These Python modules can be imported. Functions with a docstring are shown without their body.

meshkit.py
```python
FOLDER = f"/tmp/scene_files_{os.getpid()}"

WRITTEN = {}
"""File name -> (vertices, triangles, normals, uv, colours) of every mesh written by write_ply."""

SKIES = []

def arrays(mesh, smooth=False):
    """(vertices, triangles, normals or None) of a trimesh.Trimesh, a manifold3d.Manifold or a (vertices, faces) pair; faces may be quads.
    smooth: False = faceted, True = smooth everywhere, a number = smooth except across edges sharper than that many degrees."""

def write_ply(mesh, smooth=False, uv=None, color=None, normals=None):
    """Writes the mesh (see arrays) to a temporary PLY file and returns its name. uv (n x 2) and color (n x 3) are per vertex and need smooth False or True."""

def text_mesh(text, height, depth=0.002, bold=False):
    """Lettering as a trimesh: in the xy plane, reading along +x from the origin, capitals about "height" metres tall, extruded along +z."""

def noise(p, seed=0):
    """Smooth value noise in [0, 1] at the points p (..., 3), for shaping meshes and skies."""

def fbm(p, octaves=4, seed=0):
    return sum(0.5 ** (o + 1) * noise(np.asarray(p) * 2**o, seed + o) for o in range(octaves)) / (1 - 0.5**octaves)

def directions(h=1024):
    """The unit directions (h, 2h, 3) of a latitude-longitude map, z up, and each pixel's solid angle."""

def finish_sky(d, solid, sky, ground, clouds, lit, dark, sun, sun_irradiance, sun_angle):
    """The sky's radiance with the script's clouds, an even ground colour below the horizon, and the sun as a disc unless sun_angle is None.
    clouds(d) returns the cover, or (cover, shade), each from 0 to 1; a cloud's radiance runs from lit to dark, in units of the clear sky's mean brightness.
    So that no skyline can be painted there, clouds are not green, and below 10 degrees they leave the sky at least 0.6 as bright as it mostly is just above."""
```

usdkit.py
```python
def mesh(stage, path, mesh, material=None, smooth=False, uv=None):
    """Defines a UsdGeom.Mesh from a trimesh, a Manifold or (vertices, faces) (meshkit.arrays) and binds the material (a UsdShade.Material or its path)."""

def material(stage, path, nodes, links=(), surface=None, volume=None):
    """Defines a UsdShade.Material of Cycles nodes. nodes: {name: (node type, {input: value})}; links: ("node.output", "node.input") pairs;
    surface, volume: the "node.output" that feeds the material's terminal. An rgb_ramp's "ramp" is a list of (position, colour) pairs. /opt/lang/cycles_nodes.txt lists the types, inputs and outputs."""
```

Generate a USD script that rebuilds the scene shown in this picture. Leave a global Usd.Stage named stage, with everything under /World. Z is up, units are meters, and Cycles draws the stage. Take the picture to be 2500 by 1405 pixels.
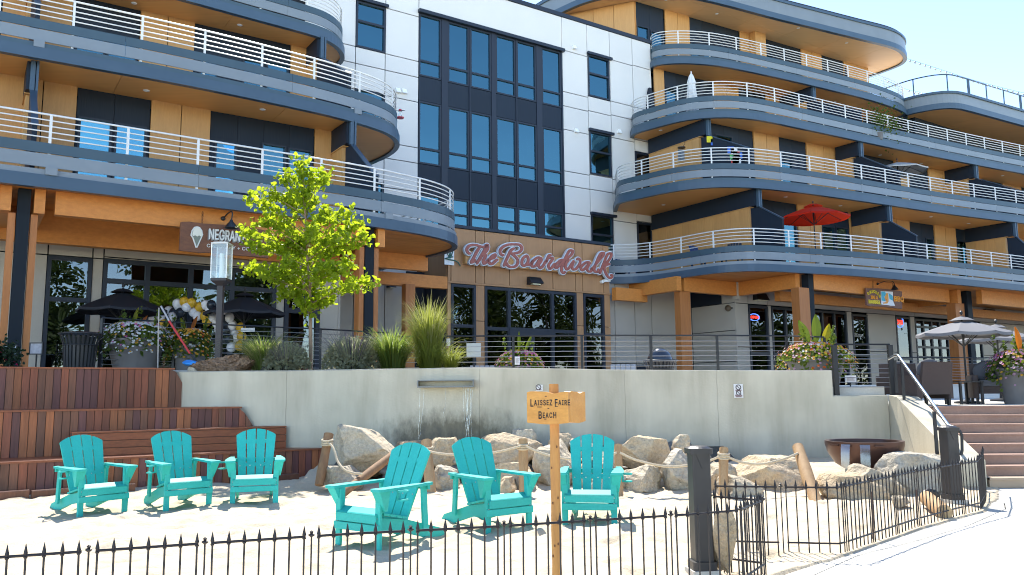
import math, random
import numpy as np, trimesh, manifold3d as m3, shapely
from shapely.geometry import Polygon, LineString, MultiPolygon, Point, box as sbox
from shapely.ops import unary_union
from scipy.interpolate import PchipInterpolator, CubicSpline
import usdkit, meshkit
from pxr import Usd, UsdGeom, UsdLux, UsdShade, Gf, Sdf, Vt

stage = Usd.Stage.CreateInMemory()
UsdGeom.SetStageUpAxis(stage, UsdGeom.Tokens.z)
UsdGeom.SetStageMetersPerUnit(stage, 1.0)
world = UsdGeom.Xform.Define(stage, '/World')
UsdGeom.Scope.Define(stage, '/World/Looks')

# ------------------------------------------------------------------ camera, sky, sun
EYE = 1.45
FOC, PITCH, ROLL = 2000.0, math.radians(7.28), math.radians(-0.5)     # focal length for a 2500 wide picture
EXPOSURE = 1.54
SUN_EL, SUN_AZ = math.radians(53), math.atan2(-0.16, 1.0)
SKY_STRENGTH, SUN_STRENGTH = 0.138, 0.90
cam = UsdGeom.Camera.Define(stage, '/World/camera')
cam.CreateHorizontalApertureAttr(36.0); cam.CreateVerticalApertureAttr(36.0 * 1405 / 2500)
cam.CreateFocalLengthAttr(36.0 * FOC / 2500); cam.CreateClippingRangeAttr(Gf.Vec2f(0.05, 2000))
cam.CreateExposureAttr(EXPOSURE)
_f = np.array([0, math.cos(PITCH), math.sin(PITCH)]); _u0 = np.array([0, -math.sin(PITCH), math.cos(PITCH)]); _r0 = np.array([1.0, 0, 0])
_c, _s = math.cos(ROLL), math.sin(ROLL)
_r = _c * _r0 + _s * _u0; _u = -_s * _r0 + _c * _u0
M = Gf.Matrix4d(*[float(x) for x in (*_r, 0, *_u, 0, *(-_f), 0, 0, 0, EYE, 1)])
cam.AddTransformOp().Set(M)
sdir = np.array([math.sin(SUN_AZ) * math.cos(SUN_EL), math.cos(SUN_AZ) * math.cos(SUN_EL), math.sin(SUN_EL)])
dome = UsdLux.DomeLight.Define(stage, '/World/sky')
dome.GetPrim().SetCustomDataByKey('kind', 'structure')
skm = usdkit.material(stage, '/World/Looks/sky_look', {
    'sky': ('sky_texture', {'sky_type': 'single_scattering', 'sun_disc': False, 'sun_elevation': SUN_EL, 'sun_rotation': SUN_AZ, 'altitude': 250.0, 'air_density': 0.8, 'aerosol_density': 0.14, 'ozone_density': 1.0}),
    'bg': ('background_shader', {'strength': SKY_STRENGTH})}, [('sky.color', 'bg.color')], surface='bg.background')
UsdShade.MaterialBindingAPI.Apply(dome.GetPrim()).Bind(skm)
sun = UsdLux.DistantLight.Define(stage, '/World/sun')
sun.CreateIntensityAttr(SUN_STRENGTH); sun.CreateAngleAttr(0.53); sun.CreateNormalizeAttr(True); sun.CreateColorAttr(Gf.Vec3f(1, 0.95, 0.86))
_z = sdir; _x = np.cross([0, 0, 1.0], _z); _x /= np.linalg.norm(_x); _y = np.cross(_z, _x)
sun.AddTransformOp().Set(Gf.Matrix4d(*[float(v) for v in (*_x, 0, *_y, 0, *_z, 0, 0, 0, 60, 1)]))

# ------------------------------------------------------------------ measuring helpers: a point of the photograph on a plane at its real place
TH = math.radians(33.7)
D = np.array([math.cos(TH), math.sin(TH)]); NN = np.array([D[1], -D[0]])
ORG = np.array([-3.0, 30.0])
def ray(u, v):
    x = (u - 1250) / FOC; y = -(v - 702.5) / FOC
    x, y = _c * x - _s * y, _s * x + _c * y
    return np.array([x, math.cos(PITCH) - y * math.sin(PITCH), math.sin(PITCH) + y * math.cos(PITCH)])
def on_z(u, v, z):
    r = ray(u, v); t = (z - EYE) / r[2]; return np.array([r[0] * t, r[1] * t, z])
def on_y(u, v, y):
    r = ray(u, v); t = y / r[1]; return np.array([r[0] * t, y, EYE + r[2] * t])
def on_o(u, v, o):
    r = ray(u, v); t = (ORG @ NN + o) / (r[:2] @ NN); p = r * t
    return np.array([(p[:2] - ORG) @ D, EYE + p[2]])
def on_s(u, v, s):
    r = ray(u, v); t = (ORG @ D + s) / (r[:2] @ D); p = r * t
    return np.array([(p[:2] - ORG) @ NN, EYE + p[2]])
SKEW = [0.0, 12.0]           # the right wing turns a few degrees away from the central block
def on_w(u, v, o):
    k, s0 = SKEW; r = ray(u, v); n = NN - k * D
    t = (ORG @ n + o - k * s0) / (r[:2] @ n); p = r * t
    return np.array([(p[:2] - ORG) @ D, EYE + p[2]])
def W(s, o, z):
    o = o + SKEW[0] * (s - SKEW[1])
    return np.array([ORG[0] + s * D[0] + o * NN[0], ORG[1] + s * D[1] + o * NN[1], z])
def WW(a):
    a = np.array(a, float); a[:, 1] += SKEW[0] * (a[:, 0] - SKEW[1])
    return np.stack([ORG[0] + a[:, 0] * D[0] + a[:, 1] * NN[0], ORG[1] + a[:, 0] * D[1] + a[:, 1] * NN[1], a[:, 2]], 1)

# ------------------------------------------------------------------ scene helpers
_names = {}
def numbered(parent, name):
    k = (parent, name); n = _names.get(k, 0); _names[k] = n + 1
    return f'{parent}/{name}' if n == 0 else f'{parent}/{name}_{n:03d}'
class Thing:
    pass
def tagp(prim, label=None, cat=None, group=None, kind=None):
    for k, v in (('label', label), ('category', cat), ('group', group), ('kind', kind)):
        if v: prim.SetCustomDataByKey(k, v)
def thing(name, label, cat, base=(0, 0, 0), rot=0.0, group=None, kind=None):
    t = Thing(); t.path = numbered('/World', name); t.base = np.array(base, float); t.rot = math.radians(rot)
    x = UsdGeom.Xform.Define(stage, t.path)
    x.AddTranslateOp().Set(Gf.Vec3d(*map(float, base)))
    x.AddRotateZOp().Set(float(rot))
    t.prim = x.GetPrim(); tagp(t.prim, label, cat, group, kind); t.thing = t
    return t
def _local(t, v):
    v = np.asarray(v, float) - t.base
    c, s = math.cos(t.rot), math.sin(t.rot)
    return np.stack([c * v[:, 0] + s * v[:, 1], -s * v[:, 0] + c * v[:, 1], v[:, 2]], 1)
def arr(m):
    if isinstance(m, MB): return m.get()
    v, f, _ = meshkit.arrays(m); return v, f
def part(parent, name, m, mat, label=None, smooth=False, kind=None, local=False):
    v, f = arr(m)
    if len(f) == 0: return None
    if not local: v = _local(parent.thing, v)
    p = Thing(); p.thing = parent.thing; p.path = numbered(parent.path, name)
    p.prim = usdkit.mesh(stage, p.path, (v, f), mat, smooth=smooth).GetPrim()
    tagp(p.prim, label, None, None, kind)
    return p
def single(name, m, mat, label, cat, base=None, group=None, kind=None, smooth=False):
    "a thing that is one mesh"
    v, f = arr(m)
    if base is None: base = [*((v.min(0) + v.max(0)) / 2)[:2], v[:, 2].min()]
    path = numbered('/World', name)
    g = usdkit.mesh(stage, path, (v - np.asarray(base, float), f), mat, smooth=smooth)
    g.AddTranslateOp().Set(Gf.Vec3d(*map(float, base)))
    tagp(g.GetPrim(), label, cat, group, kind)
    return g.GetPrim()
def structure(name, m, mat, smooth=False, label=None, cat=None):
    v, f = arr(m); path = numbered('/World', name)
    g = usdkit.mesh(stage, path, (v, f), mat, smooth=smooth); tagp(g.GetPrim(), label, cat, None, 'structure')
    t = Thing(); t.path = path; t.base = np.zeros(3); t.rot = 0.0; t.thing = t; t.prim = g.GetPrim()
    return t
def copy_of(t, base, rot, label, group=None, tilt=None):
    nm = t.path.rsplit('/', 1)[1]; nm = nm[:-4] if nm[-4] == '_' and nm[-3:].isdigit() else nm
    path = numbered('/World', nm)
    x = UsdGeom.Xform.Define(stage, path)
    x.GetPrim().GetReferences().AddInternalReference(t.path)
    x.GetPrim().GetAttribute('xformOp:translate').Set(Gf.Vec3d(*map(float, base)))
    x.GetPrim().GetAttribute('xformOp:rotateZ').Set(float(rot))
    x.GetPrim().SetInstanceable(True)
    x.GetPrim().SetCustomDataByKey('label', label)
    if group: x.GetPrim().SetCustomDataByKey('group', group)
    return x.GetPrim()

class MB:
    "collects pieces into one mesh"
    def __init__(self): self.v = []; self.f = []; self.n = 0
    def add(self, v, f):
        v = np.asarray(v, float); f = np.asarray(f, int)
        if f.ndim == 2 and f.shape[1] == 4: f = np.vstack([f[:, [0, 1, 2]], f[:, [0, 2, 3]]])
        self.v.append(v); self.f.append(f + self.n); self.n += len(v); return self
    def m(self, mesh):
        v, f = arr(mesh); return self.add(v, f)
    def hexa(self, p):
        "8 corners: bottom ring 0..3 counter-clockwise from above, top ring 4..7"
        return self.add(p, [[3, 2, 1, 0], [4, 5, 6, 7], [0, 1, 5, 4], [1, 2, 6, 5], [2, 3, 7, 6], [3, 0, 4, 7]])
    def box(self, x0, x1, y0, y1, z0, z1):
        return self.hexa([[x0, y0, z0], [x1, y0, z0], [x1, y1, z0], [x0, y1, z0], [x0, y0, z1], [x1, y0, z1], [x1, y1, z1], [x0, y1, z1]])
    def bb(self, s0, s1, o0, o1, z0, z1):
        "box in the building's own axes (along, out, up)"
        return self.hexa(WW([[s0, o1, z0], [s1, o1, z0], [s1, o0, z0], [s0, o0, z0], [s0, o1, z1], [s1, o1, z1], [s1, o0, z1], [s0, o0, z1]]))
    def bar(self, a, b, w, h=None, up=(0, 0, 1), ch=0.0):
        "rectangular bar from a to b; w sideways, h along up"
        a, b = np.asarray(a, float), np.asarray(b, float); h = h or w
        d = b - a; d /= np.linalg.norm(d); up = np.asarray(up, float)
        if abs(d @ up) > .98: up = np.array([0, 1.0, 0])
        x = np.cross(d, up); x /= np.linalg.norm(x); y = np.cross(x, d)
        if ch:
            q = [(-w/2+ch, -h/2), (w/2-ch, -h/2), (w/2, -h/2+ch), (w/2, h/2-ch), (w/2-ch, h/2), (-w/2+ch, h/2), (-w/2, h/2-ch), (-w/2, -h/2+ch)]
        else: q = [(-w/2, -h/2), (w/2, -h/2), (w/2, h/2), (-w/2, h/2)]
        n = len(q); v = [p + x * i + y * j for p in (a, b) for i, j in q]
        f = [[i, (i + 1) % n, n + (i + 1) % n, n + i] for i in range(n)]
        self.add(v, np.array(f)[:, ::-1])
        caps = [[0, i, i + 1] for i in range(1, n - 1)] + [[n, n + i + 1, n + i] for i in range(1, n - 1)]
        self.f.append(np.array(caps) + self.n - len(v)); return self
    def tube(self, pts, r, n=8, caps=True):
        pts = np.asarray(pts, float); k = len(pts); r = np.broadcast_to(r, k)
        t = np.gradient(pts, axis=0); t /= np.maximum(np.linalg.norm(t, axis=1, keepdims=True), 1e-9)
        up = np.array([0, 0, 1.0]) if abs(t[0][2]) < .9 else np.array([1.0, 0, 0])
        V = []
        x = np.cross(t[0], up); x /= np.linalg.norm(x)
        for i in range(k):
            x = x - t[i] * (x @ t[i]); x /= np.linalg.norm(x); y = np.cross(t[i], x)
            a = np.arange(n) / n * 2 * np.pi
            V.append(pts[i] + r[i] * (np.cos(a)[:, None] * x + np.sin(a)[:, None] * y))
        V = np.vstack(V); F = []
        for i in range(k - 1):
            for j in range(n):
                F.append([i*n+j, i*n+(j+1) % n, (i+1)*n+(j+1) % n, (i+1)*n+j])
        self.add(V, F)
        if caps:
            c = [[0, j + 1, j] for j in range(1, n - 1)] + [[(k-1)*n, (k-1)*n+j, (k-1)*n+j+1] for j in range(1, n - 1)]
            self.f.append(np.array(c) + self.n - len(V))
        return self
    def poly(self, poly, z0, z1):
        "shapely polygon extruded from z0 to z1 (plan x, y)"
        for g in getattr(poly, 'geoms', [poly]):
            if g.is_empty or g.area < 1e-6: continue
            e = trimesh.creation.extrude_polygon(g, z1 - z0, engine='earcut'); self.add(e.vertices + [0, 0, z0], e.faces)
        return self
    def bpoly(self, poly, z0, z1):
        "polygon in (along, out) extruded upwards"
        for g in getattr(poly, 'geoms', [poly]):
            if g.is_empty: continue
            e = trimesh.creation.extrude_polygon(g, z1 - z0, engine='earcut'); v = np.array(e.vertices)
            self.add(WW(np.c_[v[:, 0], v[:, 1], v[:, 2] + z0]), e.faces[:, ::-1])
        return self
    def face(self, poly, o0, o1):
        "polygon drawn in (along, up) of the facade, extruded outwards from o0 to o1"
        for g in getattr(poly, 'geoms', [poly]):
            if g.is_empty or g.area < 1e-7: continue
            e = trimesh.creation.extrude_polygon(g, o1 - o0, engine='earcut'); v = np.array(e.vertices)
            self.add(WW(np.c_[v[:, 0], o0 + v[:, 2], v[:, 1]]), e.faces)
        return self
    def lathe(self, prof, c=(0, 0, 0), n=24):
        prof = np.asarray(prof, float); a = np.arange(n) / n * 2 * np.pi; k = len(prof)
        V = np.stack([np.outer(prof[:, 0], np.cos(a)), np.outer(prof[:, 0], np.sin(a)), np.repeat(prof[:, 1:2], n, 1)], -1).reshape(-1, 3) + np.asarray(c, float)
        F = [[i*n+j, i*n+(j+1) % n, (i+1)*n+(j+1) % n, (i+1)*n+j] for i in range(k-1) for j in range(n)]
        return self.add(V, F)
    def get(self):
        if not self.v: return np.zeros((0, 3)), np.zeros((0, 3), int)
        return np.vstack(self.v), np.vstack(self.f)

# ------------------------------------------------------------------ materials
LK = '/World/Looks/'
_mats = {}
def mat(name, color, rough=0.6, metallic=0.0, spec=0.5, var=None, stretch=(1, 1, 1), bump=None, rnd=0.0, color2=None, coat=0.0, coords='position', fine=None, translucent=None):
    """var = (scale, amount) mixes colour with color2 by noise; rnd = brightness spread between objects; bump = (scale, strength, distance)"""
    if name in _mats: return _mats[name]
    c = np.array(color, float); c2 = np.array(color2 if color2 is not None else c * .6, float)
    N = {'p': ('principled_bsdf', {'base_color': tuple(c), 'roughness': rough, 'metallic': metallic, 'specular_ior_level': spec, 'coat_weight': coat})}
    L = []; src = None
    N['geo'] = ('geometry', {}); N['map'] = ('mapping', {'scale': tuple(stretch)})
    if coords == 'position': L.append(('geo.position', 'map.vector'))
    else: N['tc'] = ('texture_coordinate', {}); L.append(('tc.object', 'map.vector'))
    if var:
        N['nz'] = ('noise_texture', {'scale': var[0], 'detail': 6.0, 'roughness': .62}); L.append(('map.vector', 'nz.vector'))
        N['rmp'] = ('rgb_ramp', {'ramp': [(.5 - .5 * var[1] * .6, tuple(c2)), (.5 + .5 * var[1] * .6, tuple(c))]} if var[1] < 1 else {'ramp': [(.3, tuple(c2)), (.7, tuple(c))]})
        L.append(('nz.fac', 'rmp.fac')); src = 'rmp.color'
    if fine:
        N['nf'] = ('noise_texture', {'scale': fine[0], 'detail': 3.0, 'roughness': .7}); L.append(('map.vector', 'nf.vector'))
        N['mf'] = ('map_range', {'from_min': .3, 'from_max': .7, 'to_min': 1 - fine[1], 'to_max': 1 + fine[1]}); L.append(('nf.fac', 'mf.value'))
        N['cf'] = ('combine_color', {}); [L.append(('mf.result', f'cf.{k}')) for k in 'rgb']
        N['xf'] = ('mix', {'mix_type': 'multiply', 'fac': 1.0, 'color1': tuple(c)}); L.append(('cf.color', 'xf.color2'))
        if src: L.append((src, 'xf.color1'))
        src = 'xf.color'
    if rnd:
        N['oi'] = ('object_info', {}); N['mr'] = ('map_range', {'to_min': 1 - rnd, 'to_max': 1 + rnd}); L.append(('oi.random', 'mr.value'))
        N['hs'] = ('hsv', {'color': tuple(c)}); L.append(('mr.result', 'hs.value'))
        if src: L.append((src, 'hs.color'))
        src = 'hs.color'
    if src: L.append((src, 'p.base_color'))
    if bump:
        N['nb'] = ('noise_texture', {'scale': bump[0], 'detail': 5.0, 'roughness': .65}); L.append(('map.vector', 'nb.vector'))
        N['b'] = ('bump', {'strength': bump[1], 'distance': bump[2]}); L += [('nb.fac', 'b.height'), ('b.normal', 'p.normal')]
    surf = 'p.BSDF'
    if translucent:
        N['tl'] = ('translucent_bsdf', {'color': tuple(translucent[1])}); N['mx'] = ('mix_closure', {'fac': translucent[0]})
        L += [('p.BSDF', 'mx.closure1'), ('tl.BSDF', 'mx.closure2')]; surf = 'mx.closure'
        if len(translucent) > 2 and rnd:
            N['hs2'] = ('hsv', {'color': tuple(translucent[1])}); L += [('mr.result', 'hs2.value'), ('hs2.color', 'tl.color')]
    _mats[name] = usdkit.material(stage, LK + name, N, L, surface=surf)
    return _mats[name]
def glass(name, tint, ior=1.7, rough=0.0, trans=0.75, refl=(.95, .97, 1.0)):
    if name in _mats: return _mats[name]
    N = {'t': ('transparent_bsdf', {'color': tuple(np.array(tint) * trans)}), 'g': ('glossy_bsdf', {'color': tuple(refl), 'roughness': rough}), 'fr': ('fresnel', {'IOR': ior}), 'm': ('mix_closure', {}),
         'nz': ('noise_texture', {'scale': .7, 'detail': 1.0}), 'geo': ('geometry', {}), 'b': ('bump', {'strength': .35, 'distance': .03})}
    _mats[name] = usdkit.material(stage, LK + name, N, [('geo.position', 'nz.vector'), ('nz.fac', 'b.height'), ('b.normal', 'g.normal'), ('fr.fac', 'm.fac'), ('t.BSDF', 'm.closure1'), ('g.BSDF', 'm.closure2')], surface='m.closure')
    return _mats[name]
def emit(name, color, strength):
    if name in _mats: return _mats[name]
    _mats[name] = usdkit.material(stage, LK + name, {'e': ('emission', {'color': tuple(color), 'strength': strength})}, [], surface='e.emission')
    return _mats[name]

WHITE_PANEL = mat('white_fibre_panel', (.66, .645, .615), .7, var=(.5, .5), color2=(.635, .62, .59), fine=(30, .03), rnd=.025)
JOINT = mat('dark_joint_backing', (.018, .022, .03), .8)
NAVY = mat('navy_ribbed_cladding', (.006, .014, .028), .55, spec=.35, var=(3.2, .8), color2=(.011, .019, .031), stretch=(9, 9, .5), bump=(7, .35, .01), rnd=.15)
FRAME = mat('black_window_frame', (.010, .015, .026), .4)
STEEL = mat('blue_grey_painted_steel', (.052, .088, .128), .36, var=(1.2, .6), color2=(.044, .076, .112), rnd=.04)
BAND_DARK = mat('dark_slate_band', (.046, .080, .104), .40, var=(1.0, .6), color2=(.039, .070, .092), rnd=.06)
BAND_GREY = mat('grey_metal_band', (.20, .23, .253), .38, var=(1.0, .6), color2=(.176, .205, .228), rnd=.05)
RAILW = mat('white_rail_paint', (.70, .69, .66), .35)
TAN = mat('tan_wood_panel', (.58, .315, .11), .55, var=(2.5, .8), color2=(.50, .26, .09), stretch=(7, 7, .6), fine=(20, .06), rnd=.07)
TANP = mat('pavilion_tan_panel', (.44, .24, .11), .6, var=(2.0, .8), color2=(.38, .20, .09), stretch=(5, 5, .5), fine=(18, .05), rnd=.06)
SOFFIT = mat('brown_soffit_board', (.72, .36, .115), .5, var=(1.5, .8), color2=(.64, .305, .092), stretch=(.6, 6, 6), rnd=.05)
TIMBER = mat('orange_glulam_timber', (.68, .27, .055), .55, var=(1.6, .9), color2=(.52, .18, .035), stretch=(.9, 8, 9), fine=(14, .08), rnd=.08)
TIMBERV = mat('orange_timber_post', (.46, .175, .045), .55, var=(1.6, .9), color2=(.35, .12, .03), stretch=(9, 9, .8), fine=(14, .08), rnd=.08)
STUCCO = mat('taupe_shop_panel', (.47, .425, .36), .75, var=(.7, .6), color2=(.43, .39, .33), fine=(40, .04), rnd=.03)
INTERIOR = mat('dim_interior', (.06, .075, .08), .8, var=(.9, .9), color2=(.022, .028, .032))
BLIND = mat('pale_roller_blind', (.85, .88, .86), .8)
GLASS_UP = glass('blue_window_glass', (.74, .95, .98), 3.0, 0, .98, (.42, .92, 1.05))
GLASS_SHOP = glass('shop_window_glass', (.75, .85, .8), 2.1, 0, .8)
GLASS_CLEAR = glass('clear_glass', (.95, .97, .96), 1.5, 0, 1.0)
LAMPW = mat('white_lamp_trim', (.85, .85, .82), .4)
BLACKM = mat('black_powder_coat', (.012, .013, .015), .4)
ROOFSOFF = mat('pale_roof_soffit_board', (.76, .47, .22), .5, var=(1.5, .8), color2=(.70, .42, .19), stretch=(.6, 6, 6), rnd=.04)  # soffit board again, with light bounced up under the roof painted into its colour
DARKSTEEL = mat('dark_steel_column', (.010, .015, .021), .6, spec=.2)

# ================================================================== BUILDINGS
# storeys (underside of each balcony slab) and levels of the outdoor floors
Z2, Z3, Z4, Z5, ZR = 5.75, 9.2, 12.7, 16.25, 19.65
TZ, TL = 1.5, 1.93          # main terrace, left terrace on top of the seating steps
def rect(s0, s1, z0, z1): return sbox(s0, z0, s1, z1)
def window(b, s0, s1, z0, z1, o, transoms=(), mullions=(), blind=0.0, gl=None, fr=.055, depth=.5, proud=.025, mid=None, name='window'):
    "frame with panes, blind and a dim room behind, each a piece of its own"
    w = MB(); g = rect(s0, s1, z0, z1); hole = []
    zs = [z0] + list(transoms) + [z1]; ss = [s0] + list(mullions) + [s1]
    for i in range(len(ss) - 1):
        for j in range(len(zs) - 1):
            hole.append(rect(ss[i] + fr * (1 if i == 0 else .6), ss[i + 1] - fr * (1 if i == len(ss) - 2 else .6), zs[j] + fr * (1 if j == 0 else .6), zs[j + 1] - fr * (1 if j == len(zs) - 2 else .6)))
    w.face(g.difference(unary_union(hole)), o - .09, o + proud)
    p = part(b, name, w, FRAME)
    for h in hole:
        part(p, 'pane', MB().face(h.buffer(.008, join_style=2), o - .05, o - .042), gl or GLASS_UP)
    if blind:
        zb = z1 - fr - (z1 - z0) * blind
        part(p, 'blind', MB().face(rect(s0 + fr, s1 - fr, zb, z1 - fr), o - .13, o - .12), BLIND)
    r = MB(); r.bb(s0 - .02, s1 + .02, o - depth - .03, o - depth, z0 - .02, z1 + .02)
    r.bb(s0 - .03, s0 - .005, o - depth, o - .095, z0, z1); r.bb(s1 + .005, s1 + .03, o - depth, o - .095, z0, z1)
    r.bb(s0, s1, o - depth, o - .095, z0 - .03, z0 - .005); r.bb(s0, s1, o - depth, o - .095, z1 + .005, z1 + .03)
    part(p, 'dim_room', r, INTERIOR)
    return p
def smooth_curve(pts, step=.18):
    pts = np.array(pts, float); t = np.r_[0, np.cumsum(np.hypot(*np.diff(pts, axis=0).T))]
    f = PchipInterpolator(t, pts); n = max(int(t[-1] / step), 8)
    P = f(np.linspace(0, t[-1], n * 2))
    k = np.ones(7) / 7                                                     # light smoothing of the traced outline
    Q = P.copy()
    for _ in range(3): Q[3:-3] = np.stack([np.convolve(Q[:, i], k, 'valid') for i in (0, 1)], 1)
    ls = LineString(Q).simplify(.006); return ls
def resample(ls, step):
    n = max(int(ls.length / step), 2); return np.array([ls.interpolate(x).coords[0] for x in np.linspace(0, ls.length, n + 1)])
def inner(ls, d):
    g = ls.offset_curve(-d); return g if g.geom_type == 'LineString' else max(g.geoms, key=lambda q: q.length)
def balcony(b, curve, z, back, label=None, rail=True, soffit=SOFFIT, pole=1.5, phase=.4, flange=BAND_DARK, slab_h=.27, boards=False):
    ls = smooth_curve(curve); P = np.array(ls.coords)
    poly = Polygon(list(P) + [(P[-1, 0], back), (P[0, 0], back)]).buffer(0)
    core = poly.buffer(-.16, join_style=2)
    ring = poly.difference(core)
    slab = part(b, 'balcony', MB().bpoly(ring, z, z + slab_h), STEEL, label)
    part(slab, 'edge_flange', MB().bpoly(poly.buffer(-.035, join_style=2).difference(core), z + slab_h, z + .39), flange)
    if boards:                                                            # tongue and groove boards one by one
        s0, o0, s1, o1 = core.bounds; n = int((o1 - o0) / .30)
        for i in range(n):
            g = core.intersection(sbox(s0, o0 + (o1 - o0) * i / n + .006, s1, o0 + (o1 - o0) * (i + 1) / n - .006))
            if g.area > .05: part(slab, 'soffit_board', MB().bpoly(g, z + .06, z + .08), soffit)
    else:
        s0, o0, s1, o1 = core.bounds; n = max(int((s1 - s0) / 3.6), 1)
        for i in range(n):
            g = core.intersection(sbox(s0 + (s1 - s0) * i / n + .005, o0 - 1, s0 + (s1 - s0) * (i + 1) / n - .005, o1 + 1))
            if g.area > .05: part(slab, 'soffit_panel', MB().bpoly(g, z + .06, z + .08), soffit)
    part(slab, 'deck', MB().bpoly(core.buffer(.1, join_style=2), z + .20, z + .30), mat('balcony_deck', (.62, .59, .54), .8))
    if not rail: return slab, ls
    li = inner(ls, .10)
    for z0, z1, m_ in ((.455, .735, BAND_GREY), (.755, .975, BAND_DARK)):
        L = li.length; n = max(int(L / 4.2), 1)
        for i in range(n):                                                # each sheet of the band with a fine butt joint
            a, c = L * i / n + .004, L * (i + 1) / n - .004
            seg = shapely.ops.substring(li, a, c)
            part(slab, 'band_sheet', MB().bpoly(seg.buffer(.014, cap_style=2), z + z0, z + z1), m_)
    lr = inner(ls, .125)
    pts = resample(lr, .2)
    for i, h in enumerate((1.10, 1.225, 1.35, 1.475, 1.60)):
        part(slab, 'handrail' if i == 4 else 'rail', MB().tube(WW(np.c_[pts, np.full(len(pts), z + h)]), .023 if i == 4 else .0155, 6), RAILW, smooth=60)
    n = int(lr.length / pole)
    for k in range(n + 1):
        d = min(phase + k * pole, lr.length - .03)
        if phase + k * pole > lr.length: break
        q = np.array(lr.interpolate(d).coords[0]); q2 = np.array(lr.interpolate(min(d + .02, lr.length)).coords[0]); q1 = np.array(lr.interpolate(max(d - .02, 0)).coords[0])
        t = (q2 - q1) / np.linalg.norm(q2 - q1); n_ = np.array([-t[1], t[0]])
        v = [q + a * t * .027 + c * n_ * .015 for a, c in ((-1, 1), (1, 1), (1, -1), (-1, -1))]
        v = [v[0], v[1], v[2], v[3]]
        B = WW([[*x, z + .39] for x in v] + [[*x, z + 1.605] for x in v])
        part(slab, 'rail_post', MB().hexa(B), RAILW)
    return slab, ls
def downlights(slab, pts, z):
    for s, o in pts:
        c = W(s, o, z + .055)
        part(slab, 'downlight', MB().lathe([(0.001, -.012), (.055, -.012), (.075, -.004), (.085, .006)], c, 16), LAMPW)
def partition(b, s, oin, oout, z, zf, fin=None, wood=True, hdr=.62):
    "privacy wall across a balcony: steel header, boarded panel, dark sloped fin at its outer end"
    h = part(b, 'privacy_wall', MB().bb(s - .12, s + .12, oin, oout - .25, z - hdr, z + .058), NAVY)
    part(h, 'steel_blade', MB().bb(s - .05, s + .05, oout - .24, oout - .12, z - hdr - .05, z + .05), STEEL)
    part(h, 'steel_blade', MB().bb(s + .07, s + .12, oout - .24, oout - .10, z - hdr - .35, z + .05), STEEL)
    n = max(int((oout - .6 - oin) / .42), 1)
    for i in range(n):
        a = oin + (oout - .6 - oin) * i / n; c = oin + (oout - .6 - oin) * (i + 1) / n
        part(h, 'wall_board', MB().bb(s - .10, s + .08, a + .004, c - .004, zf, z - hdr - .03), TAN)
    part(h, 'cap_strip', MB().bb(s - .13, s + .1, oin, oout - .5, z - hdr - .028, z - hdr + .0), TAN)
    if fin:
        o1, zt, zb = fin
        p = Polygon([(oout - .55, zf), (oout - .55, z - hdr - .05), (oout - .15, z - hdr - .08), (o1, zt), (o1, zf)])
        e = trimesh.creation.extrude_polygon(p, .10, engine='earcut'); v = np.array(e.vertices)
        part(h, 'sloped_fin', MB().add(WW(np.c_[s - .02 + v[:, 2], v[:, 0], v[:, 1]]), e.faces), NAVY)
        part(h, 'fin_capping', MB().bar(W(s + .03, oout - .12, z - hdr - .06), W(s + .03, o1 + .02, zt + .02), .14, .03), STEEL)
    return h
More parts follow.
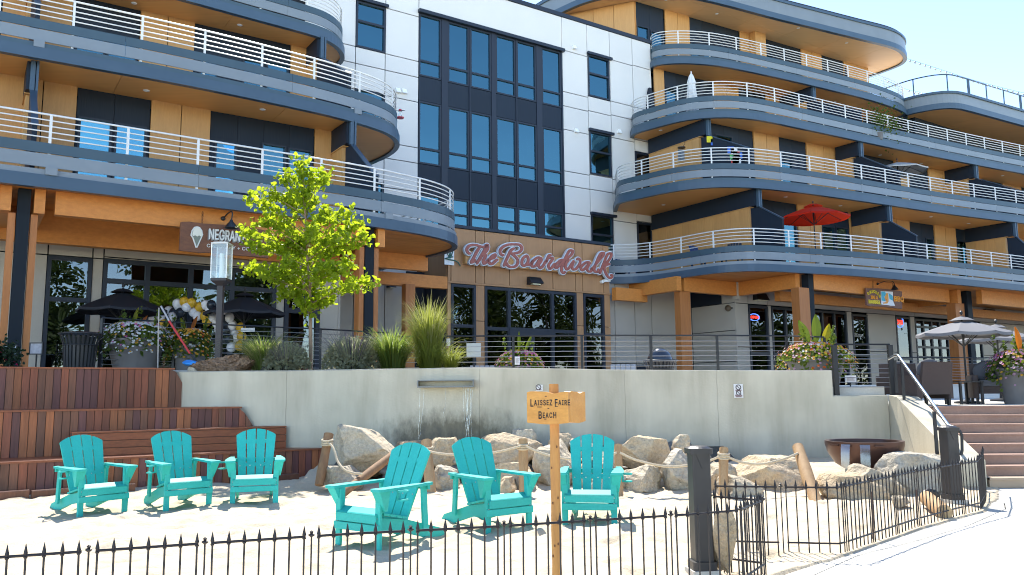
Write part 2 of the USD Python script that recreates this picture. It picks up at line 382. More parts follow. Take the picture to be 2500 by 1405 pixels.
def level_wall(b, o, z0, z1, items, side=None):
    "one storey's wall: items = (kind, s0, s1[, windows])"
    for it in items:
        k, s0, s1 = it[:3]
        if k == 'wood':
            n = max(int(round((s1 - s0) / .95)), 1)
            for i in range(n):
                a, c = s0 + (s1 - s0) * i / n, s0 + (s1 - s0) * (i + 1) / n
                part(b, 'wall_panel', MB().bb(a + .012, c - .012, o - .06, o, z0, z1), TAN)
        else:
            wins = it[3] if len(it) > 3 else []
            g = rect(s0 + .005, s1 - .005, z0, z1)
            for w in wins: g = g.difference(rect(*w))
            n = max(int(round((s1 - s0) / .8)), 1)
            for i in range(n):
                gi = g.intersection(rect(s0 + (s1 - s0) * i / n + .004, s0 + (s1 - s0) * (i + 1) / n - .004, z0, z1))
                if not gi.is_empty and gi.area > .01: part(b, 'infill_panel', MB().face(gi, o - .12, o - .06), NAVY)
            for w in wins: window(b, *w, o - .05, gl=GLASS_UP, fr=.05, blind=random.choice([0, 0, .25, .45]), name='balcony_window')
random.seed(5)

# ---------------------------------------------------------------- central block with the tall windows
BROT = 33.7
cb = thing('apartment_block', 'white panelled apartment block with a tall dark window bay in the middle', 'building', W(3, -6, 0), BROT)
BODY = MB()
BODY.bb(-5.2, 11.5, -14, -.72, 7.0, 17.4); BODY.bb(-5.2, -.45, -14, -.72, 0.5, 7.0); BODY.bb(6.95, 11.5, -14, -.72, .5, 7.0); BODY.bb(-.45, 6.95, -14, -4, .5, 7.0)
part(cb, 'core_wall', BODY, JOINT)
def panels(b, cols, skip=(), gap=.016, m=WHITE_PANEL, o0=-.05, o1=0.0, name='facade_panel'):
    sk = unary_union([rect(*r) for r in skip]) if skip else None
    for s0, s1, zs in cols:
        for a, c in zip(zs[:-1], zs[1:]):
            g = rect(s0 + gap, s1 - gap, a + gap, c - gap)
            if sk is not None: g = g.difference(sk)
            if g.is_empty or g.area < .01: continue
            part(b, name, MB().face(g, o0, o1), m)
wl = (-3.10, -1.94, 13.90, 15.66)
wl3 = (-3.10, -1.94, 10.55, 12.35); wl2 = (-3.10, -1.94, 7.2, 9.0)
wr = [(7.68, 8.9, 14.2, 16.1), (7.68, 8.9, 10.72, 12.63), (7.68, 8.9, 7.0, 8.95)]
dr = [(10.28, 11.27, 9.55, 12.14), (10.28, 11.27, 6.3, 8.92)]
rows_l = [3.0, 7.1, 8.85, 9.94, 10.53, 12.3, 13.27, 13.9]
panels(cb, [(-5.0, -3.10, rows_l + [17.45]), (-3.10, -1.93, rows_l + [15.66, 17.45]), (-1.93, -.555, rows_l + [15.68, 17.45]),
            (-.555, 6.28, [15.86, 17.45]),
            (6.28, 7.66, [6.3, 7.3, 8.84, 10.03, 10.65, 12.46, 13.49, 14.12, 15.97, 17.45]), (7.66, 8.95, [6.3, 7.0, 8.95, 10.04, 10.70, 12.63, 13.53, 14.19, 16.10, 17.45]),
            (8.95, 10.30, [6.3, 8.82, 10.04, 10.65, 12.55, 13.58, 14.21, 16.14, 17.45]), (10.30, 11.45, [6.3, 8.95, 9.5, 12.15, 12.69, 14.2, 16.18, 17.45])],
       [wl, wl3, wl2] + wr + dr)
part(cb, 'parapet_cap', MB().bb(-5.1, 11.52, -.3, .05, 17.45, 17.62), FRAME)
for q, tr, bl in ((wl, [14.91], .12), (wl3, [11.6], .3), (wl2, [8.2], .3), (wr[0], [15.25], .15), (wr[1], [11.75], .42), (wr[2], [8.1], 0)):
    window(cb, *q, 0, transoms=tr, blind=bl, proud=.03, fr=.07)
for s0, s1, z in ((-3.12, -1.86, 15.67), (7.64, 9.02, 16.08), (7.64, 9.02, 12.62), (7.64, 9.05, 8.93)):
    part(cb, 'window_hood', MB().bb(s0, s1, .0, .13, z, z + .11), FRAME)
for q in dr: window(cb, *q, 0, gl=GLASS_SHOP, fr=.10, name='glazed_door')
# tall window bay
part(cb, 'bay_hood', MB().bb(-.6, 6.33, .0, .16, 15.84, 15.97), FRAME)
cells = [(-.55, .42), (.70, 1.66), (1.71, 2.69), (2.90, 3.87), (3.92, 4.90), (5.18, 6.2)]
for a, c in ((.42, .70), (2.69, 2.90), (4.90, 5.18), (6.20, 6.28)):
    part(cb, 'bay_pilaster', MB().bb(a + .003, c - .003, -.06, .03, 7.3, 15.84), FRAME)
for a, c in ((1.66, 1.71), (3.87, 3.92)):
    part(cb, 'bay_mullion', MB().bb(a, c, -.06, .035, 7.3, 15.84), FRAME)
bl = {0: (.1, .1, .12, .13, .12, .1), 1: (.16, .30, .36, .16, .15, .14), 2: (0, 0, 0, 0, 0, 0)}
for k, (a, c) in enumerate(cells):
    for r, (zb, zt, tr) in enumerate(((13.36, 15.83, 13.97), (9.95, 12.38, 10.55), (7.35, 8.80, 8.17))):
        window(cb, a + .004, c - .004, zb, zt, 0, transoms=[tr], blind=bl[r][k], fr=.065, proud=.012)
    for z0, z1 in ((12.40, 13.34), (8.82, 9.93)):
        part(cb, 'spandrel_panel', MB().bb(a + .006, c - .006, -.06, .0, z0, z1), NAVY)
for s, z in ((-1.42, 12.58), (-1.17, 12.6), (6.92, 16.22), (6.95, 12.5), (9.37, 12.88)):
    v = MB().hexa(WW([[s - .09, .14, z - .09], [s + .09, .14, z - .09], [s + .09, 0, z - .09], [s - .09, 0, z - .09], [s - .09, .05, z + .09], [s + .09, .05, z + .09], [s + .09, 0, z + .09], [s - .09, 0, z + .09]]))
    part(cb, 'vent_hood', v, LAMPW)

# ---------------------------------------------------------------- left wing
lw = thing('apartment_wing', 'curved apartment wing on the left with stacked white railed balconies over the creamery', 'building', W(-13, -4, 0), BROT)
body = MB()
for z0, z1, ow in ((TZ - 1, Z2 + .1, 3.85), (Z2 + .31, Z3 + .05, 3.85), (Z3 + .31, Z4 + .05, 1.45), (Z4 + .31, Z5 + .05, -1.6)):
    body.bb(-25, -5.42 if z0 > 3 else -4.8, -14, ow - .72, z0, z1)
body.bb(-25, -5, -14, .2, Z5, Z5 + .7)
part(lw, 'core_wall', body, JOINT)
L2 = [(-24, 7.5), (-13.8, 7.46), (-11.5, 7.42), (-8.5, 7.34), (-6.26, 7.3), (-4.4, 7.05), (-3.53, 6.82), (-2.73, 6.42), (-2.18, 5.82), (-1.87, 5.0), (-1.84, 4.3), (-1.96, 3.2), (-2.1, .5), (-2.1, -.2)]
L3 = [(-24, 5.5), (-13.9, 5.52), (-10.5, 5.6), (-6.38, 5.38), (-4.76, 5.06), (-3.9, 4.72), (-3.24, 4.03), (-2.95, 3.2), (-2.89, 2.3), (-2.97, 1.65), (-3.05, -.2)]
L4 = [(-24, 3.1), (-9.7, 2.93), (-7.8, 2.8), (-5.25, 2.6), (-4.61, 2.24), (-4.11, 1.57), (-3.95, .95), (-4.03, .55), (-4.05, -.2)]
b2, _ = balcony(lw, L2, Z2, -.4, 'lowest balcony with a grey band and an orange boarded underside', soffit=TIMBER, flange=BAND_GREY, phase=.55, boards=True)
b3, _ = balcony(lw, L3, Z3, -.4, phase=1.0)
b4, _ = balcony(lw, L4, Z4, -.4, phase=.2)
ss = lambda u, v, o: float(on_o(u / 2.927, v / 2.927, o)[0])
zz = lambda u, v, o: float(on_o(u / 2.927, v / 2.927, o)[1])
def wins(o, zf, *q): return [(ss(a, v, o), ss(c, v, o), zf, zz((a + c) / 2, v, o)) for a, c, v in q]
o = 3.85; zf = Z2 + .31; A = lambda u, v: ss(u, v, o)
level_wall(lw, o, zf, Z3 + .06, [('dark', -24, -16.2, [(-19.5, -17.2, zf, 8.5)]), ('wood', -16.2, A(310, 640)), ('wood', A(310, 640), A(555, 670)), ('dark', A(555, 680), A(1080, 760), wins(o, zf, (565, 808, 845), (825, 1055, 890))),
    ('wood', A(1080, 760), A(1508, 830)), ('dark', A(1508, 830), A(2250, 930), wins(o, zf, (1540, 1700, 1012), (1872, 2050, 1030), (2062, 2235, 1065))), ('wood', A(2250, 930), -5.37)])
o = 1.45; zf = Z3 + .31
level_wall(lw, o, zf, Z4 + .06, [('wood', -24, A(-60, 100)), ('dark', A(-60, 0), A(20, 0), []), ('wood', A(20, 0), A(525, 30)), ('dark', A(525, 30), A(1005, 120), wins(o, zf, (545, 760, 240), (770, 990, 268))), ('wood', A(1005, 125), A(1395, 200)),
    ('dark', A(1395, 200), A(2080, 340), wins(o, zf, (1430, 1570, 385), (1740, 1890, 425), (1908, 2070, 445))), ('wood', A(2080, 340), -5.37)])
part(lw, 'return_wall', MB().bb(-5.43, -5.37, -.6, 3.83, Z2 + .31, Z3 + .05), NAVY)
part(lw, 'return_wall', MB().bb(-5.43, -5.37, -.6, 1.43, Z3 + .31, Z4 + .05), NAVY)
for s_ in (-5.31, -13.25):
    partition(lw, s_, 3.86, 5.3, Z3, Z2 + .31, fin=(6.85, 7.2, 0))
    partition(lw, s_, 1.46, 2.75, Z4, Z3 + .31, fin=(4.85, 10.75, 0))
for p, o_, dz in (((95, 118), 5.52, .33), ((125, 430), 7.46, .33), ((950, 533), 7.15, .33), ((874, 278), 5.15, .33)):
    s_ = float(on_o(*p, o_)[0]); zb = Z3 if p[1] < 400 else Z2
    part(lw, 'scupper_box', MB().bb(s_ - .11, s_ + .11, o_ - .12, o_ + .02, zb + .27, zb + .43), BAND_GREY)
def lights_px(slab, z, pts):
    downlights(slab, [(float(q[0]), float(q[1])) for q in [((on_z(u, v, z)[:2] - ORG) @ D, (on_z(u, v, z)[:2] - ORG) @ NN) for u, v in pts]], z)
lights_px(b4, Z4, [(327, 13), (585, 66)]); lights_px(b3, Z3, [(357, 227), (641, 273), (50, 209)])
# ground floor under the left wing: beams, posts, shop fronts
def beam(b, s0, s1, o0, o1, z0, z1, m=TIMBER, name='timber_beam'): return part(b, name, MB().bb(s0, s1, o0, o1, z0, z1), m)
zb1 = 5.3
beam(lw, -12.75, -5.6, 6.72, 6.95, zb1, Z2 + .055); beam(lw, -24, -13.75, 6.72, 6.95, zb1, Z2 + .055)
beam(lw, -24, -5.5, 4.6, 4.85, 5.02, Z2 + .05); beam(lw, -5.0, -1.99, 3.3, 3.55, 5.32, Z2 + .055); beam(lw, -5, -.55, 2.0, 2.25, 4.98, 5.4)
for s_, d0 in ((-13.32, 0), (-5.47, 0)):
    for d in (-.27, .14):
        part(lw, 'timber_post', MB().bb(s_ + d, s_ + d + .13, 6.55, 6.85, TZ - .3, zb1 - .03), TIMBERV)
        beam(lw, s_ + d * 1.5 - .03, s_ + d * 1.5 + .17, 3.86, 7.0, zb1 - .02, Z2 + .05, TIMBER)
    c = part(lw, 'steel_column', MB().bb(s_ - .12, s_ + .12, 6.62, 6.88, TZ - .3, Z2 + .05), DARKSTEEL)
part(lw, 'timber_post', MB().bb(-2.3, -1.96, 2.3, 2.6, TZ - .5, 5.0), TIMBERV)
o = 3.85
g4 = lambda u, v, o_=3.85: on_o(u / 2.927, 430 + v / 2.927, o_)
S4 = lambda u, v: float(g4(u, v)[0]); Z4p = lambda u, v: float(g4(u, v)[1])
zh = Z4p(1000, 605); zU = 5.8
z_d = Z4p(500, 575)
sD0, sD1 = S4(340, 600), S4(662, 600); sW0, sW1 = S4(742, 600), S4(1978, 680); sE0, sE1 = S4(2035, 850), S4(2285, 900); sP = S4(2418, 1000)
panels(lw, [(-24, -16.5, [.9, z_d, zU]), (-16.5, sD0, [.9, z_d, zU]), (sD0, sD1, [.9, z_d, zU]), (sD1, sW0, [.9, z_d, zU]), (sW0, sW1, [.9, zh + .03, zU]), (sW1, sE0, [.9, z_d - .1, zU]), (sE0, sE1, [.9, z_d - .6, zU]), (sE1, sP, [.9, 3.3, z_d - .6, zU])],
       [(sD0, sD1, .9, z_d), (sW0, sW1, .9, zh), (sE0, sE1, .9, z_d - .6)], m=STUCCO, o0=o - .06, o1=o, name='shop_wall_panel')
window(lw, sD0, sD1, TZ - .5, z_d - .02, o, transoms=[Z4p(500, 885)], gl=GLASS_SHOP, fr=.09, depth=2.2, name='shop_door')
mu = [S4(1058, 650), S4(1367, 690), S4(1661, 740)]
window(lw, sW0, sW1, TZ - .5, zh - .02, o, transoms=[2.9, Z4p(1050, 765)], mullions=mu, gl=GLASS_SHOP, fr=.1, depth=2.4, name='shop_window')
window(lw, sE0, sE1, TZ - .5, z_d - .62, o, transoms=[Z4p(2150, 965)], gl=GLASS_SHOP, fr=.12, depth=1.5, name='shop_door')
# recessed corner between wing and pavilion
g7 = lambda u, v, o_: on_o(780 + u / 3.603, 520 + v / 3.603, o_)
o = .3
a0, a1, a2, a3, a4 = [float(g7(u, 800, o)[0]) for u in (120, 298, 430, 573, 760)]
panels(lw, [(a0, a1, [.9, 2.8, 5.4]), (a1, a2, [.9, 2.8, 5.4]), (a2, a3, [.9, 2.8, 5.4]), (a3, a4, [.9, 2.8, 5.4])], m=STUCCO, o0=o - .06, o1=o, name='shop_wall_panel')
window(lw, a4 + .05, -.45, TZ - .3, 4.4, o, transoms=[3.6], mullions=[(a4 - .45) / 2], gl=GLASS_SHOP, fr=.09, depth=1.0, name='shop_window')
part(lw, 'lintel_panel', MB().bb(a4 + .02, -.42, o - .06, o, 4.42, 5.8), JOINT)
part(lw, 'return_wall', MB().bb(sP, sP + .06, .3, 3.83, .9, 5.8), STUCCO)

# ---------------------------------------------------------------- entrance pavilion
pv = thing('entrance_pavilion', 'tan panelled entrance pavilion under the big red script lettering', 'building', W(3.3, 1, 0), BROT)
PO = 2.0
g3 = lambda u, v, o=PO: on_o(1060 + u / 3.902, 540 + v / 3.902, o)
vs = [-.40, float(g3(160, 480)[0]), float(g3(393, 200)[0]), float(g3(478, 200)[0]), float(g3(714, 200)[0]), float(g3(1127, 300)[0]), float(g3(1342, 350)[0]), float(g3(1410, 350)[0]), float(g3(1610, 400)[0]), 6.92]
zl = 5.30
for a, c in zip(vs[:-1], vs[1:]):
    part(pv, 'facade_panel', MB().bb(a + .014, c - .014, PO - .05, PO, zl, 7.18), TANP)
part(pv, 'backing_wall', MB().bb(-.34, 6.88, PO - .09, PO - .06, zl - .06, 7.2).bb(-.34, 6.88, .05, .1, 5.6, 7.2).bb(-.34, 6.88, .1, PO - .1, 7.1, 7.2).bb(6.84, 6.88, .05, PO - .06, TZ - .5, 7.2), JOINT)
for z0, z1 in ((TZ - .5, 3.6), (3.62, 5.36), (5.38, 7.18)):
    part(pv, 'return_panel', MB().bb(-.40, -.36, .06, 1.9, z0, z1), JOINT if z0 < 5 else TANP)
part(pv, 'roof_cap', MB().bb(-.46, 6.98, -.0, PO + .05, 7.20, 7.31), FRAME)
part(pv, 'trim_rail', MB().bb(-.42, 6.95, PO - .06, PO + .04, zl - .075, zl - .01), TANP)
zg = zl - .08; zf0 = TZ - .5
sg = [float(g3(u, 800)[0]) for u in (160, 396, 480, 1355, 1420, 1618)]
for a, c in ((-.40, sg[0]), (sg[1], sg[2]), (sg[3], sg[4]), (sg[5], 6.92)):
    zm = 3.95
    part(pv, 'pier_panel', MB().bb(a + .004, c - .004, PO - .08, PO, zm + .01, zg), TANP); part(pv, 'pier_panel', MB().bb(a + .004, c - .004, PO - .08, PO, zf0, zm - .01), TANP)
trz = float(g3(280, 1000)[1])
window(pv, sg[0], sg[1], zf0, zg - .02, PO, transoms=[trz], gl=GLASS_SHOP, fr=.09, depth=3.2, name='shop_window')
window(pv, sg[2], sg[3], zf0, zg - .02, PO, transoms=[trz - .05], mullions=[float(g3(714, 800)[0]), float(g3(1127, 800)[0])], gl=GLASS_SHOP, fr=.1, depth=3.4, name='shop_window')
window(pv, sg[4], sg[5], zf0, zg - .02, PO, transoms=[trz - .12], gl=GLASS_SHOP, fr=.1, depth=3.2, name='shop_window')
part(pv, 'door_header', MB().bb(vs[4] - .05, vs[5] + .05, PO - .08, PO + .05, trz - .28, trz + .02), FRAME)
part(pv, 'door_leaf', MB().bb((vs[4] + vs[5]) / 2 - .09, (vs[4] + vs[5]) / 2 + .09, PO - .06, PO + .03, zf0, trz - .28), FRAME)
# script lettering on its back board
lets = thing('script_sign', 'large red script lettering with white outline reading The Boardwalk on the tan pavilion', 'sign', W(3.3, PO, 6.0), BROT)
qz = lambda u, v, k: on_o((1090 if k == 0 else 1290) + u / 10.036, (560 if k == 0 else 580) + v / 10.036, PO + .3)
part(lets, 'back_board', MB().face(Polygon([qz(500, 520, 0), qz(2200, 620, 0), qz(1000, 505, 1), qz(1960, 600, 1), qz(1960, 905, 1), qz(1000, 850, 1), qz(0, 770, 1), qz(500, 830, 0)]), PO + .005, PO + .2), TAN)
RED = mat('sign_red', (.36, .105, .075), .5, var=(6, .4), color2=(.31, .09, .065)); SIGNW = mat('sign_white_edge', (.62, .66, .70), .5)
STR = [('T', 0, [[(570, 600), (510, 570), (488, 500), (525, 430), (610, 392), (720, 393), (820, 425), (900, 438), (975, 410)], [(790, 470), (735, 550), (675, 670), (620, 770), (600, 815), (640, 805), (680, 765)]]),
 ('h', 0, [[(975, 430), (910, 540), (840, 660), (770, 780), (742, 832)], [(960, 400), (1005, 400), (1008, 460), (960, 550), (900, 625)], [(770, 780), (835, 690), (905, 632), (945, 640), (930, 710), (890, 790), (905, 842), (965, 812), (1010, 770)]]),
 ('e', 0, [[(1015, 770), (1110, 720), (1180, 670), (1190, 632), (1135, 645), (1060, 720), (1030, 800), (1065, 852), (1140, 830), (1240, 755)]]),
 ('B', 0, [[(1390, 640), (1330, 620), (1302, 560), (1330, 480), (1420, 410), (1560, 375), (1700, 375), (1800, 400), (1838, 460), (1805, 540), (1720, 585), (1600, 606)], [(1640, 480), (1565, 530), (1510, 640), (1450, 770), (1405, 885)], [(1590, 600), (1680, 680), (1738, 770), (1730, 850), (1680, 910), (1590, 930), (1510, 910), (1465, 845)]]),
 ('o', 0, [[(1960, 655), (1890, 690), (1840, 780), (1840, 860), (1880, 900), (1940, 870), (1990, 790), (1985, 690), (1955, 655)], [(1960, 880), (2050, 860), (2100, 800)]]),
 ('a', 1, [[(300, 515), (230, 495), (130, 560), (70, 650), (80, 708), (130, 718), (200, 650), (290, 545)], [(310, 540), (260, 640), (242, 710), (270, 748), (340, 710), (430, 590)]]),
 ('r', 1, [[(430, 590), (465, 500), (500, 445), (540, 440)], [(510, 505), (585, 530), (555, 580), (500, 650), (480, 722), (510, 768), (570, 735), (640, 660)]]),
 ('d', 1, [[(850, 555), (765, 572), (680, 650), (640, 720), (660, 748), (730, 710), (810, 630), (865, 555)], [(1075, 335), (1015, 322), (940, 420), (880, 540), (830, 650), (802, 760), (802, 830), (835, 868), (880, 858)], [(1080, 340), (1062, 400), (990, 480), (915, 550)]]),
 ('w', 1, [[(975, 560), (910, 640), (893, 720), (925, 785), (985, 750), (1050, 650), (1095, 595), (1065, 700), (1075, 780), (1130, 788), (1200, 720), (1250, 640), (1258, 570), (1220, 525), (1185, 540)]]),
 ('a', 1, [[(1480, 612), (1400, 620), (1310, 690), (1272, 760), (1302, 806), (1360, 780), (1450, 680), (1490, 622)], [(1490, 640), (1440, 730), (1432, 800), (1470, 838), (1540, 785)]]),
 ('l', 1, [[(1540, 785), (1630, 680), (1725, 560), (1820, 440), (1838, 390), (1800, 382), (1740, 430), (1670, 580), (1610, 740), (1602, 818), (1640, 846), (1705, 795)]]),
 ('k', 1, [[(1745, 870), (1790, 750), (1850, 600), (1905, 460), (1980, 392), (2022, 405), (2008, 480), (1940, 590), (1880, 670)], [(1970, 655), (1905, 680), (1850, 735), (1862, 820), (1900, 910), (1960, 985), (2015, 995), (2045, 950), (2012, 925)]])]
for nm, k, strokes in STR:
    g = []
    for st in strokes:
        p = np.array([qz(*q, k) for q in st]); t = np.r_[0, np.cumsum(np.hypot(*np.diff(p, axis=0).T))]
        c = CubicSpline(t, p)(np.linspace(0, t[-1], 40))
        for i in range(39):                                               # pen strokes: thicker where they fall
            dv = c[i + 1] - c[i]; sl = abs(dv[1]) / (np.hypot(*dv) + 1e-9)
            g.append(LineString(c[i:i + 2]).buffer(.040 + .018 * sl, quad_segs=4))
    face = unary_union(g).simplify(.004); edge = face.buffer(.038, quad_segs=4).simplify(.004)
    L = part(lets, 'letter', MB().face(edge, PO + .2, PO + .31), SIGNW)
    part(L, 'red_face', MB().face(face, PO + .31, PO + .345), RED)
# little plant emblem plate, flood light, camera
em = thing('emblem_plate', 'small white plate with a green reed emblem beside the curved balcony', 'sign', W(0, PO, 5.9), BROT)
e0, e1 = qz(45, 480, 0), qz(275, 862, 0)
part(em, 'plate', MB().face(rect(e0[0], e1[0], e1[1], e0[1]), PO, PO + .05), mat('plate_white', (.75, .77, .76), .4))
REED = mat('reed_green', (.03, .11, .08), .5); rd = MB()
for u0, v0, u1, v1 in ((165, 690, 80, 540), (170, 690, 140, 520), (175, 690, 190, 510), (180, 690, 240, 520)):
    a, c = qz(u0, v0, 0), qz(u1, v1, 0); rd.bar(W(a[0], PO + .07, a[1]), W(c[0], PO + .07, c[1]), .035, .02)
part(em, 'reeds', rd, REED)
st = [qz(u, v, 0) for u, v in ((240, 655), (120, 675), (35, 695), (150, 725), (290, 750), (370, 800), (420, 890))]
part(em, 'stem', MB().tube([W(a, PO + .08, b) for a, b in st], .022, 6), REED)
fl = thing('flood_light', 'black wedge flood light above the pavilion doors', 'light', W(3, PO, 5.4), BROT)
f0 = float(g3(880, 600)[0]); f1 = float(g3(1003, 600)[0]); z0, z1 = float(g3(940, 605)[1]), float(g3(940, 538)[1])
part(fl, 'housing', MB().hexa(WW([[f0, PO + .30, z0 + .03], [f1, PO + .30, z0 + .03], [f1, PO, z0 - .03], [f0, PO, z0 - .03], [f0 + .03, PO + .12, z1], [f1 - .03, PO + .12, z1], [f1 - .03, PO, z1], [f0 + .03, PO, z1]])), BLACKM)
part(fl, 'lens', MB().bb(f0 + .12, f1 - .12, PO + .08, PO + .26, z0 - .03, z0 + .0), mat('lens_pale', (.8, .75, .5), .3))
sc = thing('security_camera', 'white security camera at the right edge of the pavilion', 'camera', W(6.5, PO, 5.5), BROT)
c0 = g3(1590, 580)
part(sc, 'mount', MB().tube([W(c0[0], PO, c0[1]), W(c0[0], PO + .12, c0[1])], .07, 12), LAMPW); part(sc, 'body', MB().bar(W(c0[0], PO + .15, c0[1] + .02), W(c0[0] + .28, PO + .2, c0[1] + .05), .11, .1), LAMPW)
ch = thing('chandelier', 'tiered chandelier of small glowing bulbs inside the pavilion window', 'chandelier', W(1.9, -.2, 3.6), BROT)
cc = on_o(1060 + 610 / 3.902, 540 + 820 / 3.902, .6); rings = MB()
for r_, dz in ((.85, .28), (.62, .02), (.55, -.2), (.45, -.42)):
    pts = [(cc[0] + r_ * math.cos(a), .6 + r_ * math.sin(a), cc[1] + dz) for a in np.linspace(0, 2 * np.pi, 41)]
    rings.tube(WW(pts), .012, 5, False)
part(ch, 'ring_frame', rings, BLACKM)
BULB = emit('warm_bulb', (1, .78, .45), 9)
for r_, dz, n in ((.85, .30, 14), (.62, .04, 11), (.55, -.18, 9), (.45, -.40, 8)):
    for i in range(n):
        a = 2 * np.pi * i / n
        part(ch, 'bulb', MB().m(trimesh.creation.icosphere(1, .026)).get() if False else MB().lathe([(.001, -.03), (.025, -.012), (.025, .012), (.001, .03)], W(cc[0] + r_ * math.cos(a), .6 + r_ * math.sin(a), cc[1] + dz + .03), 6), BULB)

# ---------------------------------------------------------------- right wing
rw = thing('apartment_wing', 'stepped apartment wing on the right with wavy balconies and a big rounded roof', 'building', W(22, -3, 0), BROT)
R2 = [(6.95, 1.35), (7.26, 1.6), (7.8, 1.95), (8.2, 2.5), (8.42, 3.2), (8.55, 4.3), (8.62, 5.3), (8.85, 6.2), (9.4, 6.9), (10.1, 7.22), (11.57, 7.55), (14.27, 8.1), (19.17, 8.6), (25.18, 9.05), (36, 10), (48, 11)]
R3 = [(9.15, -.3), (8.85, .15), (8.35, .8), (8.0, 1.33), (8.2, 2.5), (8.5, 3.9), (8.95, 4.85), (9.63, 5.52), (10.93, 6.15), (12.91, 6.56), (16.37, 6.98), (21.71, 7.5), (27.27, 8.3), (38, 9.6), (48, 10.8)]
R4 = [(10.3, -.3), (9.95, .1), (9.74, .4), (9.98, 1.7), (10.26, 2.85), (10.83, 3.7), (11.6, 4.3), (12.9, 4.75), (16.6, 5.08), (22.2, 5.5), (28.5, 6.1), (31.9, 6.5), (48, 8.4)]
R5 = [(11.6, -.3), (11.35, .0), (11.22, .2), (11.55, .74), (12.43, 1.4), (13.95, 1.97), (17.35, 2.47), (21.5, 2.88), (24.7, 3.08), (26.7, 3.0), (28.0, 2.65), (28.62, 2.1), (28.45, 1.5), (27.8, .6), (27.6, -.3)]
ROOF = [(8.6, -4.4), (8.85, -3.0), (9.0, -2.2), (9.5, -1.1), (10.8, .4), (13.65, 1.37), (18.2, 1.95), (23.8, 2.75), (26.6, 3.1), (28.3, 2.7), (29.1, 1.85), (29.2, .5), (28.9, -3)]
SKEW[0] = 0.0
r2, c2 = balcony(rw, R2, Z2, .9, 'lowest wavy balcony over the restaurant', soffit=TIMBER, flange=BAND_GREY, phase=.6, boards=True)
r3, c3 = balcony(rw, R3, Z3, -.6, phase=.1); r4, c4 = balcony(rw, R4, Z4, -.6, phase=.1); r5, c5 = balcony(rw, R5, Z5, -.6, phase=.15)
lights_px(r5, Z5, [(1604, 182), (1663, 214), (1841, 211), (2038, 252), (2137, 274)]); lights_px(r4, Z4, [(1613, 322), (1826, 326), (1943, 350), (2149, 382), (2249, 403), (2448, 432)])
lights_px(r3, Z3, [(1620, 504), (1918, 485), (2052, 506), (2273, 533), (2365, 549)])
# big roof
ls = smooth_curve(ROOF); P = np.array(ls.coords); poly = Polygon(list(P) + [(20, -9), (8.4, -9)]).buffer(0)
rf = part(rw, 'roof', MB().bpoly(poly.difference(poly.buffer(-.2, join_style=2)), ZR + .0, ZR + .28), STEEL, 'rounded oversailing roof with brown soffit')
part(rf, 'roof_band', MB().bpoly(poly.buffer(-.04, join_style=2).difference(poly.buffer(-.2, join_style=2)), ZR + .28, ZR + .92), BAND_GREY)
part(rf, 'roof_edge', MB().bpoly(poly.buffer(.02).difference(poly.buffer(-.3)), ZR + .92, ZR + 1.04), STEEL)
part(rf, 'roof_edge', MB().bpoly(poly.buffer(-.12).difference(poly.buffer(-.4)), ZR + 1.04, ZR + 1.2), FRAME)
part(rf, 'roof_deck', MB().bpoly(poly.buffer(-.15), ZR + .7, ZR + .9), FRAME)
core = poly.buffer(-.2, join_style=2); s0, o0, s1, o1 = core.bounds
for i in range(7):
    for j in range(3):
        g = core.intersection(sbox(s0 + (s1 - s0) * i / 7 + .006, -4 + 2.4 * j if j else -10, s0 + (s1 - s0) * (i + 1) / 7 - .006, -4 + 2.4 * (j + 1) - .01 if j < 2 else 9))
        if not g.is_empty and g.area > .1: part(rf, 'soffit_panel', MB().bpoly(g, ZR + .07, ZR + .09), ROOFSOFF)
lights_px(rf, ZR, [(1626, 3), (1750, 37), (1949, 72), (2067, 108)])
# bodies and walls behind the balconies (turned a little)
SKEW[0] = .065
body = MB()
for z0, z1, ow, s_end in ((TZ - 1, Z2 + .1, 2.9, 50), (Z2 + .31, Z3 + .05, 4.85, 50), (Z3 + .31, Z4 + .05, 3.35, 50), (Z4 + .31, Z5 + .05, .1, 28.3)):
    body.bb(12.2 if z0 < 3 else 11.6, s_end, -14, ow - .72, z0, z1)
body.bb(11.4, 27.9, -9, -1.3, Z5 + .2, ZR + .5)
part(rw, 'core_wall', body, JOINT)
def strip(o, z0, z1, seq, v):
    "seq: (kind, left edge in the photograph, right edge, windows)"
    out = []
    for q in seq:
        k, u0, u1 = q[:3]
        a = u0 if isinstance(u0, float) else float(on_w(u0, v(u0), o)[0]); c = u1 if isinstance(u1, float) else float(on_w(u1, v(u1), o)[0])
        wn = []
        for w in (q[3] if len(q) > 3 else []):
            wa, wc = float(on_w(w[0], w[2], o)[0]), float(on_w(w[1], w[2], o)[0]); wn.append((max(wa, a + .05), min(wc, c - .05), z0, float(on_w((w[0] + w[1]) / 2, w[2], o)[1])))
        out.append((k, a, c, wn))
    level_wall(rw, o, z0, z1, out)
ip = lambda *q: (lambda u: float(np.interp(u, [x for x, _ in q], [y for _, y in q])))
strip(4.85, Z2 + .31, Z3 + .06, [('dark', 1862, 1948, [(1905, 1946, 538)]), ('wood', 1948, 2006), ('dark', 2006, 2075, [(2008, 2040, 552), (2042, 2073, 555)]), ('wood', 2075, 2122), ('wood', 2122, 2222), ('dark', 2222, 2282, [(2262, 2280, 582)]), ('wood', 2282, 2334), ('dark', 2334, 2391, [(2336, 2362, 588), (2364, 2388, 592)]), ('wood', 2391, 2425), ('wood', 2425, 46.0)], ip((1800, 520), (2500, 590)))
